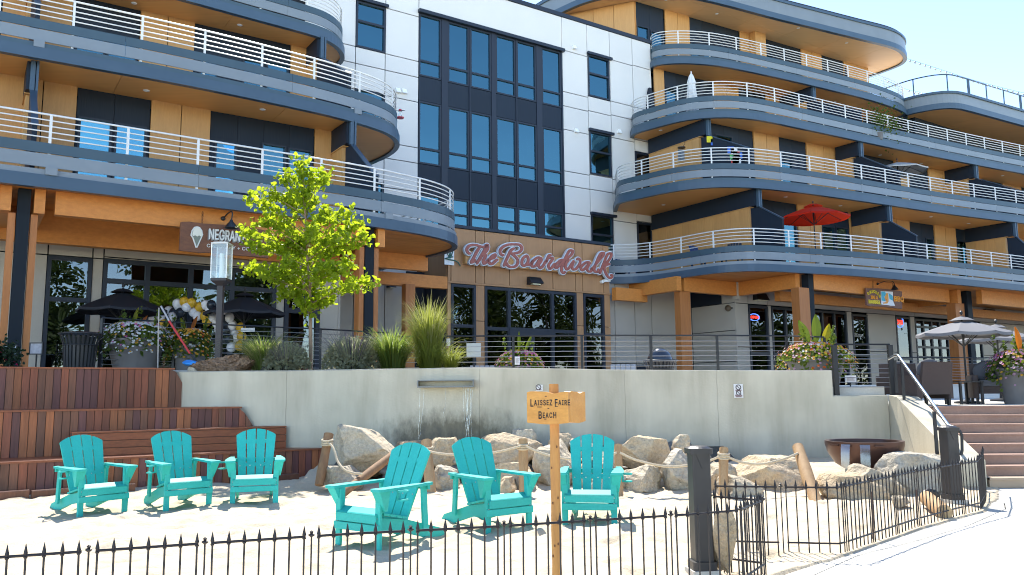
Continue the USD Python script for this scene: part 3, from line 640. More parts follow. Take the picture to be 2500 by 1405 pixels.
strip(3.35, Z3 + .31, Z4 + .06, [('dark', 1735, 1841, [(1748, 1790, 330)]), ('wood', 1841, 1903), ('dark', 1903, 1970, [(1908, 1936, 394)]), ('wood', 1970, 2012), ('wood', 2012, 2085), ('dark', 2085, 2185, [(2100, 2140, 430)]), ('wood', 2185, 2220), ('dark', 2220, 2268), ('wood', 2268, 2302), ('wood', 2302, 2400), ('dark', 2400, 2450), ('wood', 2450, 2495), ('dark', 2495, 47.0)], ip((1700, 330), (2500, 480)))
strip(.1, Z4 + .31, Z5 + .06, [('wood', 1597, 1622), ('dark', 1622, 1742, [(1626, 1655, 213)]), ('wood', 1742, 1804), ('dark', 1804, 1870), ('wood', 1870, 1960), ('dark', 1960, 2056), ('wood', 2056, 2107), ('dark', 2107, 2180, [(2115, 2150, 330)]), ('wood', 2180, 28.3)], ip((1590, 190), (2200, 320)))
strip(-.5, Z5 + .31, ZR + .07, [('wood', 11.1, 1553), ('dark', 1553, 1622, [(1556, 1585, 64), (1590, 1621, 78)]), ('wood', 1624, 1684), ('dark', 1684, 1806, [(1688, 1711, 105), (1718, 1742, 112)]), ('wood', 1807, 1859), ('dark', 1859, 1957, [(1864, 1888, 134), (1894, 1924, 145), (1930, 1952, 153)]), ('wood', 1957, 2007), ('dark', 2007, 2061, [(2012, 2034, 180), (2038, 2058, 188)]), ('wood', 2061, 27.95)], ip((1500, 20), (2160, 200)))
part(rw, 'projecting_pier', MB().bb(float(on_w(1833, 100, -.4)[0]), float(on_w(1858, 100, -.4)[0]), -.48, -.1, Z5 + .31, ZR + .07), TAN)
SKEW[0] = 0.0
a = W(11.1, -.6, 0); c = W(8.9, -4.0, 0); dv = (c - a) / np.linalg.norm(c - a)
for i in range(4):
    part(rw, 'wall_panel', MB().bar(a + dv * (i * 1.02 + .01) + [0, 0, (Z5 + ZR) / 2 + .2], a + dv * (i * 1.02 + 1.01) + [0, 0, (Z5 + ZR) / 2 + .2], .08, ZR - Z5 - .3), TAN)
partition(rw, 11.2, .1, 6.15, Z3, Z2 + .31, fin=(7.05, 7.85, 0)); partition(rw, 18.3, 5.3, 7.2, Z3, Z2 + .31, fin=(8.15, 7.7, 0)); partition(rw, 26.8, 5.85, 8.3, Z3, Z2 + .31, fin=(8.8, 7.7, 0))
partition(rw, 11.15, .1, 3.75, Z4, Z3 + .31, fin=(5.85, 10.85, 0)); partition(rw, 19.5, 3.9, 5.3, Z4, Z3 + .31, fin=(6.9, 10.9, 0)); partition(rw, 28.1, 4.4, 6.1, Z4, Z3 + .31, fin=(8.05, 10.9, 0))
partition(rw, 19.9, .62, 2.7, Z5, Z4 + .31, fin=(5.0, 14.3, 0))
for p, z in (((1835, 447), Z3), ((2088, 345), Z4), ((2208, 498), Z3), ((2005, 648), Z2), ((2345, 683), Z2)):
    q = on_z(*p, z + .35); s_ = (q[:2] - ORG) @ D; o_ = (q[:2] - ORG) @ NN
    part(rw, 'scupper_box', MB().bb(s_ - .14, s_ + .14, o_ - .12, o_ + .03, z + .27, z + .45), BAND_GREY)
# ground floor of the right wing
RO = 4.0
S6 = lambda u, v, o=RO: float(on_o(u, v, o)[0])
zj = float(on_o(1797, 740, RO)[1]); zt = 5.8; zb = TZ - .5
xs = [S6(1797, 800), S6(1826, 740), S6(1874, 745), S6(1882, 745), S6(1950, 750), S6(1976, 755), S6(2066, 765), S6(2079, 768), S6(2117, 770), S6(2186, 775), S6(2221, 780), S6(2233, 782), S6(2331, 790), S6(2352, 792), S6(2395, 795), S6(2500, 800), 46]
solid = [(xs[0], xs[1]), (xs[2], xs[3]), (xs[6], xs[7]), (xs[8], xs[9]), (xs[10], xs[11]), (xs[12], xs[13]), (xs[14], xs[16])]
for a, c in solid: panels(rw, [(a, c, [zb, 3.2, zj])], m=STUCCO, o0=RO - .06, o1=RO, name='shop_wall_panel')
for a, c in zip([xs[0], xs[1], xs[2], xs[4], xs[7], xs[9], xs[11], xs[12]], [xs[1], xs[2], xs[4], xs[7], xs[9], xs[11], xs[12], xs[16]]): panels(rw, [(a, c, [zj, zt])], m=STUCCO, o0=RO - .06, o1=RO, name='shop_wall_panel')
def shopw(a, c, top, tr=(), mu=(), name='shop_window', d=1.6): return window(rw, a, c, zb, top, RO, transoms=tr, mullions=mu, gl=GLASS_SHOP, fr=.09, depth=d, name=name)
shopw(xs[1], xs[2], zj - .05, [2.95], name='shop_door')
shopw(xs[3], xs[4] - .02, zj - .05, [2.95], [(xs[3] + xs[4]) / 2]); part(rw, 'wall_mullion', MB().bb(xs[4] - .02, xs[5] + .02, RO - .1, RO + .02, zb, zj - .05), FRAME)
shopw(xs[5] + .02, xs[6], zj - .05, [2.95], [xs[5] + (xs[6] - xs[5]) * k for k in (.33, .66)])
shopw(xs[7], xs[8], zj - .1, [3.0], name='shop_door'); shopw(xs[9], xs[10], zj - .05, [2.9])
ga = [xs[11] + (xs[12] - xs[11]) * k for k in (.2, .4, .6, .8)]
shopw(xs[11], xs[12], zj - .1, [2.0, 2.5, 3.0, 3.5, 4.0, 4.5], ga, 'glazed_overhead_door')
shopw(xs[13], xs[14], zj - .15, [3.0], name='shop_door')
# side wall of the corner shop and the recessed wall beside the pavilion
sc_ = xs[0]; oq = float(on_s(1690, 790, sc_)[0])
for z0, z1 in ((zb, 2.6), (2.63, 3.86), (3.89, zj)):
    part(rw, 'return_panel', MB().bb(sc_, sc_ + .06, oq, RO - .002, z0, z1), STUCCO)
ov = float(on_s(1762, 735, sc_)[0])
part(rw, 'return_panel', MB().bb(sc_, sc_ + .06, ov, RO - .002, zj + .03, 5.8), STUCCO); part(rw, 'vent_louvre', MB().bb(sc_ - .02, sc_ + .06, oq, ov - .01, zj + .03, 5.8), NAVY)
RB = oq
xr = [7.0, S6(1502, 800, RB), S6(1551, 800, RB), S6(1592, 800, RB), sc_ - .02]
panels(rw, [(a, c, [zb, 2.55, 5.8]) for a, c in zip(xr[:-1], xr[1:])], m=STUCCO, o0=RB - .06, o1=RB, name='shop_wall_panel')
part(rw, 'backing_wall', MB().bb(7.0, sc_, RB - .2, RB - .1, zb, 5.8), JOINT)
sdo = [S6(1553, 860, RB), S6(1597, 860, RB)]
part(rw, 'service_door', MB().bb(sdo[0], sdo[1], RB + .01, RB + .05, zb, 2.5), NAVY)
# beams and posts
beam(rw, 6.95, 8.6, RB + .5, RB + .75, 5.0, 5.5)
beam(rw, 8.75, sc_ + .1, 4.0, 4.25, 5.25, Z2 + .05); beam(rw, 8.3, 8.55, RB, 4.3, 5.25, Z2 + .05); beam(rw, sc_ - .1, sc_ + .15, 4.26, 7.05, 5.25, Z2 + .05)
part(rw, 'bracket_post', MB().bb(sc_ - .16, sc_ - .02, 4.03, 4.3, 5.1, Z2 + .05), STUCCO)
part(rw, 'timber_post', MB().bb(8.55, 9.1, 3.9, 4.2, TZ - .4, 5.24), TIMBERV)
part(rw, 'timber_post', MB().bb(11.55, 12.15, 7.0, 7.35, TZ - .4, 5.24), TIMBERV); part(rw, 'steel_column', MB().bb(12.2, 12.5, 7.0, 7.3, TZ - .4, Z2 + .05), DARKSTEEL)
beam(rw, 12.6, 22.2, 7.0, 7.25, 5.24, Z2 + .06); beam(rw, 23.6, 42, 7.7, 7.95, 5.2, Z2 + .06); beam(rw, 22.4, 22.7, 4.1, 7.5, 5.2, Z2 + .05); beam(rw, 12.6, 42, 5.4, 5.65, 4.95, 5.35)
part(rw, 'timber_post', MB().bb(22.35, 23.1, 7.0, 7.4, TZ - .4, 5.22), TIMBERV); part(rw, 'steel_column', MB().bb(23.2, 23.6, 7.1, 7.5, TZ - .4, Z2 + .05), DARKSTEEL)
# lower roof terrace further right
fr_ = thing('apartment_building', 'lower building at the far right with a rounded roof terrace and dark railing', 'building', W(36, -2, 0), BROT)
FR = [(27.75, .5), (27.7, 2.65), (28.2, 4.2), (29.1, 4.85), (31.3, 5.05), (35.2, 5.3), (45, 6), (52, 6.5)]
ls = smooth_curve(FR); P = np.array(ls.coords); poly = Polygon(list(P) + [(52, -10), (27.9, -10)]).buffer(0)
r_ = part(fr_, 'roof', MB().bpoly(poly.difference(poly.buffer(-.2, join_style=2)), Z5, Z5 + .30), STEEL)
part(r_, 'roof_band', MB().bpoly(poly.buffer(-.04, join_style=2).difference(poly.buffer(-.2, join_style=2)), Z5 + .30, Z5 + .82), BAND_GREY)
part(r_, 'roof_edge', MB().bpoly(poly.buffer(.04).difference(poly.buffer(-.2)), Z5 + .82, Z5 + .95), STEEL)
for i in range(6):
    g = poly.buffer(-.2, join_style=2).intersection(sbox(27.8 + 4 * i + .006, -10, 31.8 + 4 * i - .006, 9))
    if g.area > .1: part(r_, 'soffit_panel', MB().bpoly(g, Z5 + .07, Z5 + .09), SOFFIT)
part(r_, 'roof_deck', MB().bpoly(poly.buffer(-.15), Z5 + .6, Z5 + .75), mat('balcony_deck', (.62, .59, .54), .8))
for i in range(20): part(fr_, 'wall_panel', MB().bb(28.65 + 1.1 * i, 29.74 + 1.1 * i, 2.55, 2.65, Z4 + .3, Z5 + .08), NAVY)
part(fr_, 'core_wall', MB().bb(28.65, 52, -10, 2.5, Z4 + .3, Z5 + .1), JOINT)
lr = inner(ls, .35); pts = resample(lr, .25)
part(r_, 'handrail', MB().tube(WW(np.c_[pts, np.full(len(pts), Z5 + 2.0)]), .035, 6), STEEL)
for k in range(int(lr.length / 1.7)):
    q = lr.interpolate(.8 + 1.7 * k).coords[0]
    part(r_, 'rail_post', MB().bar(W(*q, Z5 + .9), W(*q, Z5 + 2.0), .06 if k % 3 else .14, .03), STEEL)

# ================================================================== GROUND, SAND, WALLS
rng = np.random.default_rng(7)
SAND = mat('beach_sand', (.58, .49, .36), .95, spec=.2, var=(1.3, .7), color2=(.50, .415, .295), fine=(55, .10), bump=(26, .55, .03))
PAVE = mat('pale_concrete_paving', (.56, .53, .47), .85, var=(.7, .8), color2=(.46, .435, .375), fine=(60, .08), bump=(90, .1, .004))
CONC = mat('terrace_concrete', (.58, .55, .49), .8, var=(.7, .7), color2=(.50, .475, .42), fine=(30, .05))
structure('ground', MB().box(-150, 150, -90, 180, -.30, -.12), mat('earth', (.16, .15, .11), .95, var=(.3, .8), color2=(.07, .10, .04)))
def gp(u, v, z=0.0): return on_z(u, v, z)[:2]
fence_front = [gp(-620, 1398, .58), gp(-300, 1380, .58), gp(0, 1361, .58), gp(411, 1333, .58), gp(850, 1304, .58), gp(1173, 1288, .58), gp(1690, 1256, .58), gp(1760, 1250, .58), gp(1805, 1246, .58), gp(1832, 1234, .58), gp(1862, 1222, .58)]
fence_ret = [gp(1862, 1222, .58), gp(1735, 1212, .58)]
fence_far = [gp(1735, 1187, .58), gp(1850, 1189, .58), gp(2045, 1191, .58), gp(2120, 1175, .58), gp(2230, 1152, .58), gp(2330, 1135, .58), gp(2385, 1127, .58), gp(2398, 1114, .58), gp(2400, 1100, .58)]
sand_poly = Polygon([(-16, 4.2)] + [tuple(p) for p in fence_front] + [tuple(p + [.01, -.02]) for p in fence_far[2:8]] + [(6.3, 11.0), (7.0, 12.2), (7.2, 16), (-16, 16)]).buffer(.05)
xs_, ys_ = np.arange(-10.5, 7.4, .045), np.arange(3.8, 16, .045)
X, Y = np.meshgrid(xs_, ys_, indexing='ij')
P3 = np.stack([X, Y, 0 * X], -1)
H = .075 * (meshkit.fbm(P3 * [2.6, 2.6, 1], 3, 1) - .5) + .05 * (meshkit.fbm(P3 * [6.5, 6.5, 1], 2, 9) - .5) + .08 * (meshkit.fbm(P3 * .7, 2, 4) - .5)
H += .012 * (meshkit.noise(P3 * [14, 14, 1], 3) - .5)
H += .22 * np.clip((Y - 11.8) / 2.2, 0, 1) ** 2 * (X > -3.4)                                   # the sand banks up towards the rocks
fr__ = np.random.default_rng(17)
for _ in range(420):                                                   # scuffed footprints
    fx, fy, fa = fr__.uniform(-8, 5), fr__.uniform(5.5, 12), fr__.uniform(0, 6.28); i0, i1 = np.searchsorted(xs_, [fx - .35, fx + .35]); j0, j1 = np.searchsorted(ys_, [fy - .35, fy + .35])
    if i1 - i0 < 2 or j1 - j0 < 2: continue
    dx, dy = X[i0:i1, j0:j1] - fx, Y[i0:i1, j0:j1] - fy; lx_, ly_ = dx * math.cos(fa) + dy * math.sin(fa), -dx * math.sin(fa) + dy * math.cos(fa); r2_ = (lx_ / .15) ** 2 + (ly_ / .075) ** 2
    H[i0:i1, j0:j1] += -.030 * np.exp(-r2_) + .014 * np.exp(-((np.sqrt(r2_) - 1.6) / .5) ** 2)
inside = shapely.contains_xy(sand_poly, X, Y)
dist = shapely.distance(shapely.points(X, Y), sand_poly.exterior)
H = np.where(inside, .85 * H * np.clip(dist / .5, 0, 1) + .012, -.06)
def ground_at(x, y): 
    i = int(np.clip((x + 10.5) / .055, 0, len(xs_) - 1)); j = int(np.clip((y - 3.8) / .055, 0, len(ys_) - 1)); return float(H[i, j])
idx = np.arange(X.size).reshape(X.shape); keep = inside | (dist < .12)
q = np.stack([idx[:-1, :-1], idx[1:, :-1], idx[1:, 1:], idx[:-1, 1:]], -1).reshape(-1, 4)
kq = keep[:-1, :-1] & keep[1:, :-1] & keep[1:, 1:] & keep[:-1, 1:]
structure('sand', (np.c_[X.ravel(), Y.ravel(), H.ravel()], q[kq.ravel()]), SAND, smooth=True)
# paving: slabs with joints
pave = Polygon([(-40, -30), (60, -30), (60, 12.26), (6.95, 12.26), (6.4, 11.2)] + [tuple(p + [.0, -.02]) for p in fence_far[::-1][1:7]] + [tuple(p + [.02, -.10]) for p in fence_front[::-1]] + [(-40, 3.0)]).buffer(0)
j1 = LineString([gp(1985, 1405), gp(2095, 1356), gp(2240, 1320), gp(2360, 1285), gp(2455, 1243), gp(2452, 1229), gp(2405, 1222)]); j2 = LineString([gp(2120, 1402), gp(2500, 1371), gp(3000, 1340)])
j3 = LineString([gp(2455, 1243), gp(2700, 1255), gp(3600, 1290)]); j4 = LineString([(-40, 3.4), (3, 3.9), (9, 5.0)])
grid = [LineString([(x, -30), (x + 1.5, 4)]) for x in np.arange(-38, 60, 3.0)] + [LineString([(-40, y), (60, y + 2)]) for y in np.arange(-28, 2, 3.0)]
pv_ = structure('pavement', MB().poly(pave, -.10, -.030), mat('paving_joint', (.20, .185, .16), .9))
cutters = unary_union([l.buffer(.006) for l in [j1, j2, j3, j4] + grid])
for g in getattr(pave.difference(cutters), 'geoms', []):
    if g.area > .05: part(pv_, 'paving_slab', MB().poly(g, -.030, -.002), PAVE)

# concrete wall
def wx(u, y): 
    r = ray(u, 930); return r[0] / r[1] * y
wl_ = [(395, 15.35), (430, 15.25), (560, 15.1), (700, 14.95), (850, 14.7), (1000, 14.5), (1100, 14.42), (1170, 14.4), (1300, 14.55), (1420, 14.85), (1530, 15.2), (1640, 15.4), (1750, 15.5), (1900, 15.6), (2033, 15.62), (2165, 15.58)]
WP = np.array([(wx(u, y), y) for u, y in wl_]); WU = np.array([u for u, _ in wl_])
def wtop(u): return float(np.interp(u, [430, 700, 1170, 1530, 2030], [1.885, 1.88, 1.885, 1.845, 1.81]))
def wallpoint(u): return np.array([np.interp(u, WU, WP[:, 0]), np.interp(u, WU, WP[:, 1])])
cw = thing('concrete_wall', 'long curved grey concrete retaining wall behind the rocks with a stepped right end', 'wall', (*WP[7], 0))
fpx = wallpoint(1112)
N = {'geo': ('geometry', {}), 'm1': ('mapping', {'scale': (1.0, 1.0, .16)}), 'n1': ('noise_texture', {'scale': 2.4, 'detail': 6.0, 'roughness': .6}), 'n2': ('noise_texture', {'scale': 1.1, 'detail': 4.0}), 'n3': ('noise_texture', {'scale': 26., 'detail': 4.0}),
     'r1': ('rgb_ramp', {'ramp': [(.28, (.42, .375, .28)), (.5, (.52, .47, .36)), (.72, (.58, .53, .41))]}), 'r2': ('rgb_ramp', {'ramp': [(.36, (.82, .82, .80)), (.62, (1.0, 1.0, 1.0))]}), 'mul': ('mix', {'mix_type': 'multiply', 'fac': .8}),
     'sub': ('vector_math', {'math_type': 'subtract', 'vector2': (float(fpx[0]), float(fpx[1]), .60)}), 'scl': ('vector_math', {'math_type': 'multiply', 'vector2': (.60, .2, 1.55)}), 'len': ('vector_math', {'math_type': 'length'}),
     'n4': ('noise_texture', {'scale': 5.0, 'detail': 6.0, 'roughness': .65}), 'm4': ('mapping', {'scale': (1.6, 1.6, .8)}), 'ad': ('math', {'math_type': 'multiply_add', 'value2': .75, 'value3': -.37}), 'sm': ('math', {'math_type': 'add'}),
     'mask': ('rgb_ramp', {'ramp': [(0.0, (.85, .85, .85)), (.5, (.78, .78, .78)), (.80, (.25, .25, .25)), (1.0, (0, 0, 0))]}), 'moss': ('rgb_ramp', {'ramp': [(.3, (.035, .028, .016)), (.55, (.11, .085, .04)), (.75, (.19, .17, .12))]}),
     'mm': ('mix', {'mix_type': 'mix'}), 'b': ('bump', {'strength': .25, 'distance': .012}), 'p': ('principled_bsdf', {'roughness': .82})}
CWALL = usdkit.material(stage, LK + 'weathered_concrete_wall', N, [('geo.position', 'm1.vector'), ('m1.vector', 'n1.vector'), ('geo.position', 'n2.vector'), ('geo.position', 'n3.vector'), ('n1.fac', 'r1.fac'), ('n2.fac', 'r2.fac'), ('r1.color', 'mul.color1'), ('r2.color', 'mul.color2'),
     ('geo.position', 'sub.vector1'), ('sub.vector', 'scl.vector1'), ('scl.vector', 'len.vector1'), ('geo.position', 'm4.vector'), ('m4.vector', 'n4.vector'), ('n4.fac', 'ad.value1'), ('len.value', 'sm.value1'), ('ad.value', 'sm.value2'), ('sm.value', 'mask.fac'), ('n4.fac', 'moss.fac'),
     ('mask.color', 'mm.fac'), ('mul.color', 'mm.color1'), ('moss.color', 'mm.color2'), ('mm.color', 'p.base_color'), ('n3.fac', 'b.height'), ('b.normal', 'p.normal')], surface='p.BSDF')
def wall_piece(u0, u1, zfun, z0=-.1, th=.32, n=14):
    us = np.linspace(u0, u1, n); pts = np.array([wallpoint(u) for u in us]); t = np.gradient(pts, axis=0); t /= np.linalg.norm(t, axis=1, keepdims=True); nb = np.stack([-t[:, 1], t[:, 0]], 1)
    m = MB(); V = []; c = .018
    for p, b_, u in zip(pts, nb, us):
        z = zfun(u); V += [[*p, z0], [*p, z - c], [*(p + b_ * c), z], [*(p + b_ * (th - c)), z], [*(p + b_ * th), z - c], [*(p + b_ * th), z0]]
    F = [[i*6+j, (i+1)*6+j, (i+1)*6+(j+1) % 6, i*6+(j+1) % 6] for i in range(n-1) for j in range(6)]
    m.add(V, F); e = (n - 1) * 6
    m.f.append(np.array([[0, k + 1, k] for k in range(1, 5)] + [[e, e + k, e + k + 1] for k in range(1, 5)])[:, ::-1] * 1); return m
for u0, u1 in ((398, 699), (701, 1169), (1171, 1524), (1526, 1749), (1751, 2031)): part(cw, 'wall_section', wall_piece(u0 - .7, u1 + .7, wtop), CWALL)
part(cw, 'wall_section', wall_piece(2031, 2168, lambda u: 1.335, n=4), CWALL)
# sloping cheek wall of the stairs
ck = np.array([[7.07, 15.58], [7.03, 15.15], [6.52, 12.25]]); zt_ = [1.335, 1.30, .40]; wd = np.array([.40, .0])
m = MB()
for i in (0, 1):
    a, c = ck[i], ck[i + 1]
    m.hexa([[*a, -.1], [*c, -.1], [*(c + wd), -.1], [*(a + wd), -.1], [*a, zt_[i]], [*c, zt_[i + 1]], [*(c + wd), zt_[i + 1]], [*(a + wd), zt_[i]]][::1])
part(cw, 'cheek_wall', m, CWALL)
# waterfall spout and thin water strings
sp = thing('waterfall_spout', 'shallow steel spillway trough in the concrete wall above the stain', 'spout', (*wallpoint(1090), 1.6))
STEELR = mat('brushed_steel', (.16, .165, .17), .35, metallic=.9)
a, c = wallpoint(1022), wallpoint(1158); zs = on_y(1090, 938, 14.3)[2]
fwd = np.array([0, -1.0])
A, C = a + fwd * .0, c + fwd * .0
def hx(p0, p1, d0, d1, z0, z1): 
    return [[*(p0 + fwd * d1), z0], [*(p1 + fwd * d1), z0], [*(p1 + fwd * d0), z0], [*(p0 + fwd * d0), z0], [*(p0 + fwd * d1), z1], [*(p1 + fwd * d1), z1], [*(p1 + fwd * d0), z1], [*(p0 + fwd * d0), z1]]
part(sp, 'trough', MB().hexa(hx(A, C, -.05, .22, zs - .06, zs - .035)).hexa(hx(A, A + (C - A) * .02, -.05, .22, zs - .033, zs + .05)).hexa(hx(A + (C - A) * .98, C, -.05, .22, zs - .033, zs + .05)).hexa(hx(A, C, -.05, .18, zs + .052, zs + .07)), STEELR)
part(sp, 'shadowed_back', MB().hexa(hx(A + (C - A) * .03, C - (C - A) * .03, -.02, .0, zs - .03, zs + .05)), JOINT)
WATER = usdkit.material(stage, LK + 'falling_water', {'t': ('transparent_bsdf', {'color': (.92, .95, .97)}), 'g': ('glossy_bsdf', {'color': (1, 1, 1), 'roughness': .12}), 'm': ('mix_closure', {'fac': .20})}, [('t.BSDF', 'm.closure1'), ('g.BSDF', 'm.closure2')], surface='m.closure')
wt = thing('falling_water', 'thin broken strings of water falling from the steel spout', 'water', (*wallpoint(1110), 0))
rw_ = np.random.default_rng(3)
for k, (f, r, l) in enumerate(((.05, .007, 1.0), (.12, .005, .8), (.86, .012, 1.0), (.90, .014, 1.0), (.94, .010, 1.0), (.82, .006, .9), (.5, .004, .5), (.97, .006, .8))):
    p = A + (C - A) * f; z1 = zs - .06; zz_ = np.linspace(z1, z1 - 1.15 * l, 26); w = np.cumsum(rw_.normal(0, .006, 26)) * np.linspace(0, 1.6, 26)
    pts = np.stack([p[0] + w, np.full(26, p[1] - .20) + .05 * w - .05 * np.linspace(0, 1, 26), zz_], 1)
    part(wt, 'water_string', MB().tube(pts, r * .62 * (.3 + 1.2 * rw_.random(26)), 6), WATER, smooth=True)
m = MB()
for i in range(70):
    p = A + (C - A) * rw_.uniform(.78, 1.02); m.m(trimesh.creation.icosphere(0, rw_.uniform(.004, .01)).apply_translation([p[0] + rw_.normal(0, .05), p[1] - .22 + rw_.normal(0, .06), rw_.uniform(.35, .75)]))
part(wt, 'splash_drops', m, WATER, kind='stuff')
# notices on the wall
def notice(name, u0, v0, u1, v1, y, label, marks):
    a, c = on_y(u0, v1, y), on_y(u1, v0, y); t = thing(name, label, 'notice', ((a[0] + c[0]) / 2, y, a[2]))
    part(t, 'plate', MB().box(a[0], c[0], y - .012, y, a[2], c[2]), mat('notice_white', (.68, .66, .64), .5))
    cx = (a[0] + c[0]) / 2; w = c[0] - a[0]; h = c[2] - a[2]
    for fz, r in marks[0]:
        ring = Point(0, 0).buffer(r * w).difference(Point(0, 0).buffer(r * w * .72)).union(LineString([(-r * w * .6, r * w * .6), (r * w * .6, -r * w * .6)]).buffer(r * w * .1))
        e = trimesh.creation.extrude_polygon(ring, .004, engine='earcut'); v = np.array(e.vertices)
        part(t, 'no_smoking_ring', MB().add(np.c_[cx + v[:, 0], y - .012 - v[:, 2], a[2] + fz * h + v[:, 1]], e.faces), mat('ink_dark', (.05, .03, .03), .6))
    b_ = MB()
    for fz, fw in marks[1]: b_.box(cx - w * fw / 2, cx + w * fw / 2, y - .015, y - .0125, a[2] + fz * h - .008, a[2] + fz * h + .006)
    part(t, 'text_lines', b_, mat('ink_faded', (.25, .16, .16), .6))
notice('wall_notice', 1792, 938, 1813, 972, wallpoint(1800)[1] - .005, 'tall white notice with two round symbols on the concrete wall', ([(.76, .3), (.36, .28)], [(.56, .7), (.5, .6), (.2, .75), (.14, .8), (.08, .6)]))
notice('wall_notice', 1304, 940, 1325, 955, wallpoint(1315)[1] - .005, 'small white no smoking notice on the wall just left of the wooden sign', ([(.6, .32)], [(.2, .7)]))

# ------------------------------------------------------------------ wooden seating steps
PLK = [mat(f'hardwood_plank_{k}', c, .5, var=(3, .9), color2=np.array(c) * .55, stretch=(6, 6, .5), fine=(12, .1), rnd=.25) for k, c in zip(('red', 'brown', 'plum', 'orange'), ((.25, .070, .032), (.20, .074, .038), (.16, .054, .044), (.33, .105, .036)))]
PLH = mat('hardwood_bench_board', (.32, .095, .034), .45, var=(2, .9), color2=(.18, .05, .02), stretch=(.8, 6, 9), fine=(12, .1), rnd=.2)
dT = np.array([.85, .527]); dT /= np.linalg.norm(dT); nT = np.array([-dT[1], dT[0]])
T0 = np.array([-7.45, 12.16])
def TP(t, off, z): p = T0 + dT * t + nT * off; return np.array([*p, z])
st_ = thing('seating_steps', 'three tall wooden seating steps clad in upright reddish planks', 'seating', (*T0, 0))
rp = random.Random(4)
for off, z0, z1, t1, t1b in ((0, -.05, .50, 4.85, 4.85), (.95, .42, 1.235, 3.62, 4.15), (1.9, 1.15, 1.945, 2.62, 3.08)):
    t = -4.2; pw = .116
    while t < t1b:
        a, c = t + .004, min(t + pw - .004, t1b)
        def top(x): return z1 - .03 if x <= t1 else z1 - .03 - (z1 - z0) * (x - t1) / max(t1b - t1, 1e-6)
        za, zc = top(a), top(c)
        if max(za, zc) > z0 + .02:
            j = rp.uniform(-.004, .004)
            part(st_, 'plank', MB().hexa([TP(a, off + j, z0), TP(c, off + j, z0), TP(c, off + .03 + j, z0), TP(a, off + .03 + j, z0), TP(a, off + j, max(za, z0 + .01)), TP(c, off + j, max(zc, z0 + .01)), TP(c, off + .03 + j, max(zc, z0 + .01)), TP(a, off + .03 + j, max(za, z0 + .01))]), rp.choice(PLK))
        t += pw
    te = t1
    for k in range(7):
        a, c = off - .018 + .138 * k, off - .018 + .138 * k + .13
        part(st_, 'seat_board', MB().hexa([TP(-4.2, a, z1 - .028), TP(te, a, z1 - .028), TP(te, c, z1 - .028), TP(-4.2, c, z1 - .028), TP(-4.2, a, z1), TP(te, a, z1), TP(te, c, z1), TP(-4.2, c, z1)]), PLH)
    part(st_, 'step_core', MB().hexa([TP(-4.2, off + .05, z0 - .3), TP(t1 - .02, off + .05, z0 - .3), TP(t1 - .02, off + 1.2, z0 - .3), TP(-4.2, off + 1.2, z0 - .3), TP(-4.2, off + .05, z1 - .04), TP(t1 - .02, off + .05, z1 - .04), TP(t1 - .02, off + 1.2, z1 - .04), TP(-4.2, off + 1.2, z1 - .04)]), JOINT)
kb = thing('timber_edging', 'low weathered timber edging in the sand along the lowest seating step', 'edging', (*TP(0, -.3, 0)[:2], 0))
for a, c in ((-4.2, -1.2), (-1.17, .35), (.38, 1.75), (3.4, 4.3)):
    o0 = -.42 + .12 * (a + 4.2) / 8
    part(kb, 'edging_beam', MB().bar(TP(a, o0, .03), TP(c, o0 + .08, .04), .12, .15, ch=.01), PLK[1])
bn = thing('long_bench', 'long low wooden bench of three horizontal boards on the lowest seating step', 'bench', (*TP(3, .5, .5)[:2], .5))
r0 = on_z(176, 1056, .86); r1 = on_z(698, 1043, .86)
b0 = TP(float((gp(176, 1060, .5) - T0) @ dT) * 0 + .55, .52, 0); tb0, tb1 = None, None
def t_at(u, off):
    r = ray(u, 1050); k = r[0] / r[1]; p = T0 + nT * off; return (k * p[1] - p[0]) / (dT[0] - k * dT[1])
tb0, tb1 = t_at(176, .5), t_at(699, .5)
for k in range(3):
    z0 = .505 + .118 * k
    part(bn, 'board', MB().hexa([TP(tb0, .5, z0), TP(tb1, .5, z0), TP(tb1, .53, z0), TP(tb0, .53, z0), TP(tb0, .5, z0 + .11), TP(tb1, .5, z0 + .11), TP(tb1, .53, z0 + .11), TP(tb0, .53, z0 + .11)]), PLH)
    part(bn, 'seat_board', MB().hexa([TP(tb0, .49 + .13 * k, .86), TP(tb1, .49 + .13 * k, .86), TP(tb1, .615 + .13 * k, .86), TP(tb0, .615 + .13 * k, .86), TP(tb0, .49 + .13 * k, .885), TP(tb1, .49 + .13 * k, .885), TP(tb1, .615 + .13 * k, .885), TP(tb0, .615 + .13 * k, .885)]), PLH)
part(bn, 'bench_core', MB().hexa([TP(tb0 + .01, .535, .5), TP(tb1 - .01, .535, .5), TP(tb1 - .01, .86, .5), TP(tb0 + .01, .86, .5), TP(tb0 + .01, .535, .858), TP(tb1 - .01, .535, .858), TP(tb1 - .01, .86, .858), TP(tb0 + .01, .86, .858)]), JOINT)

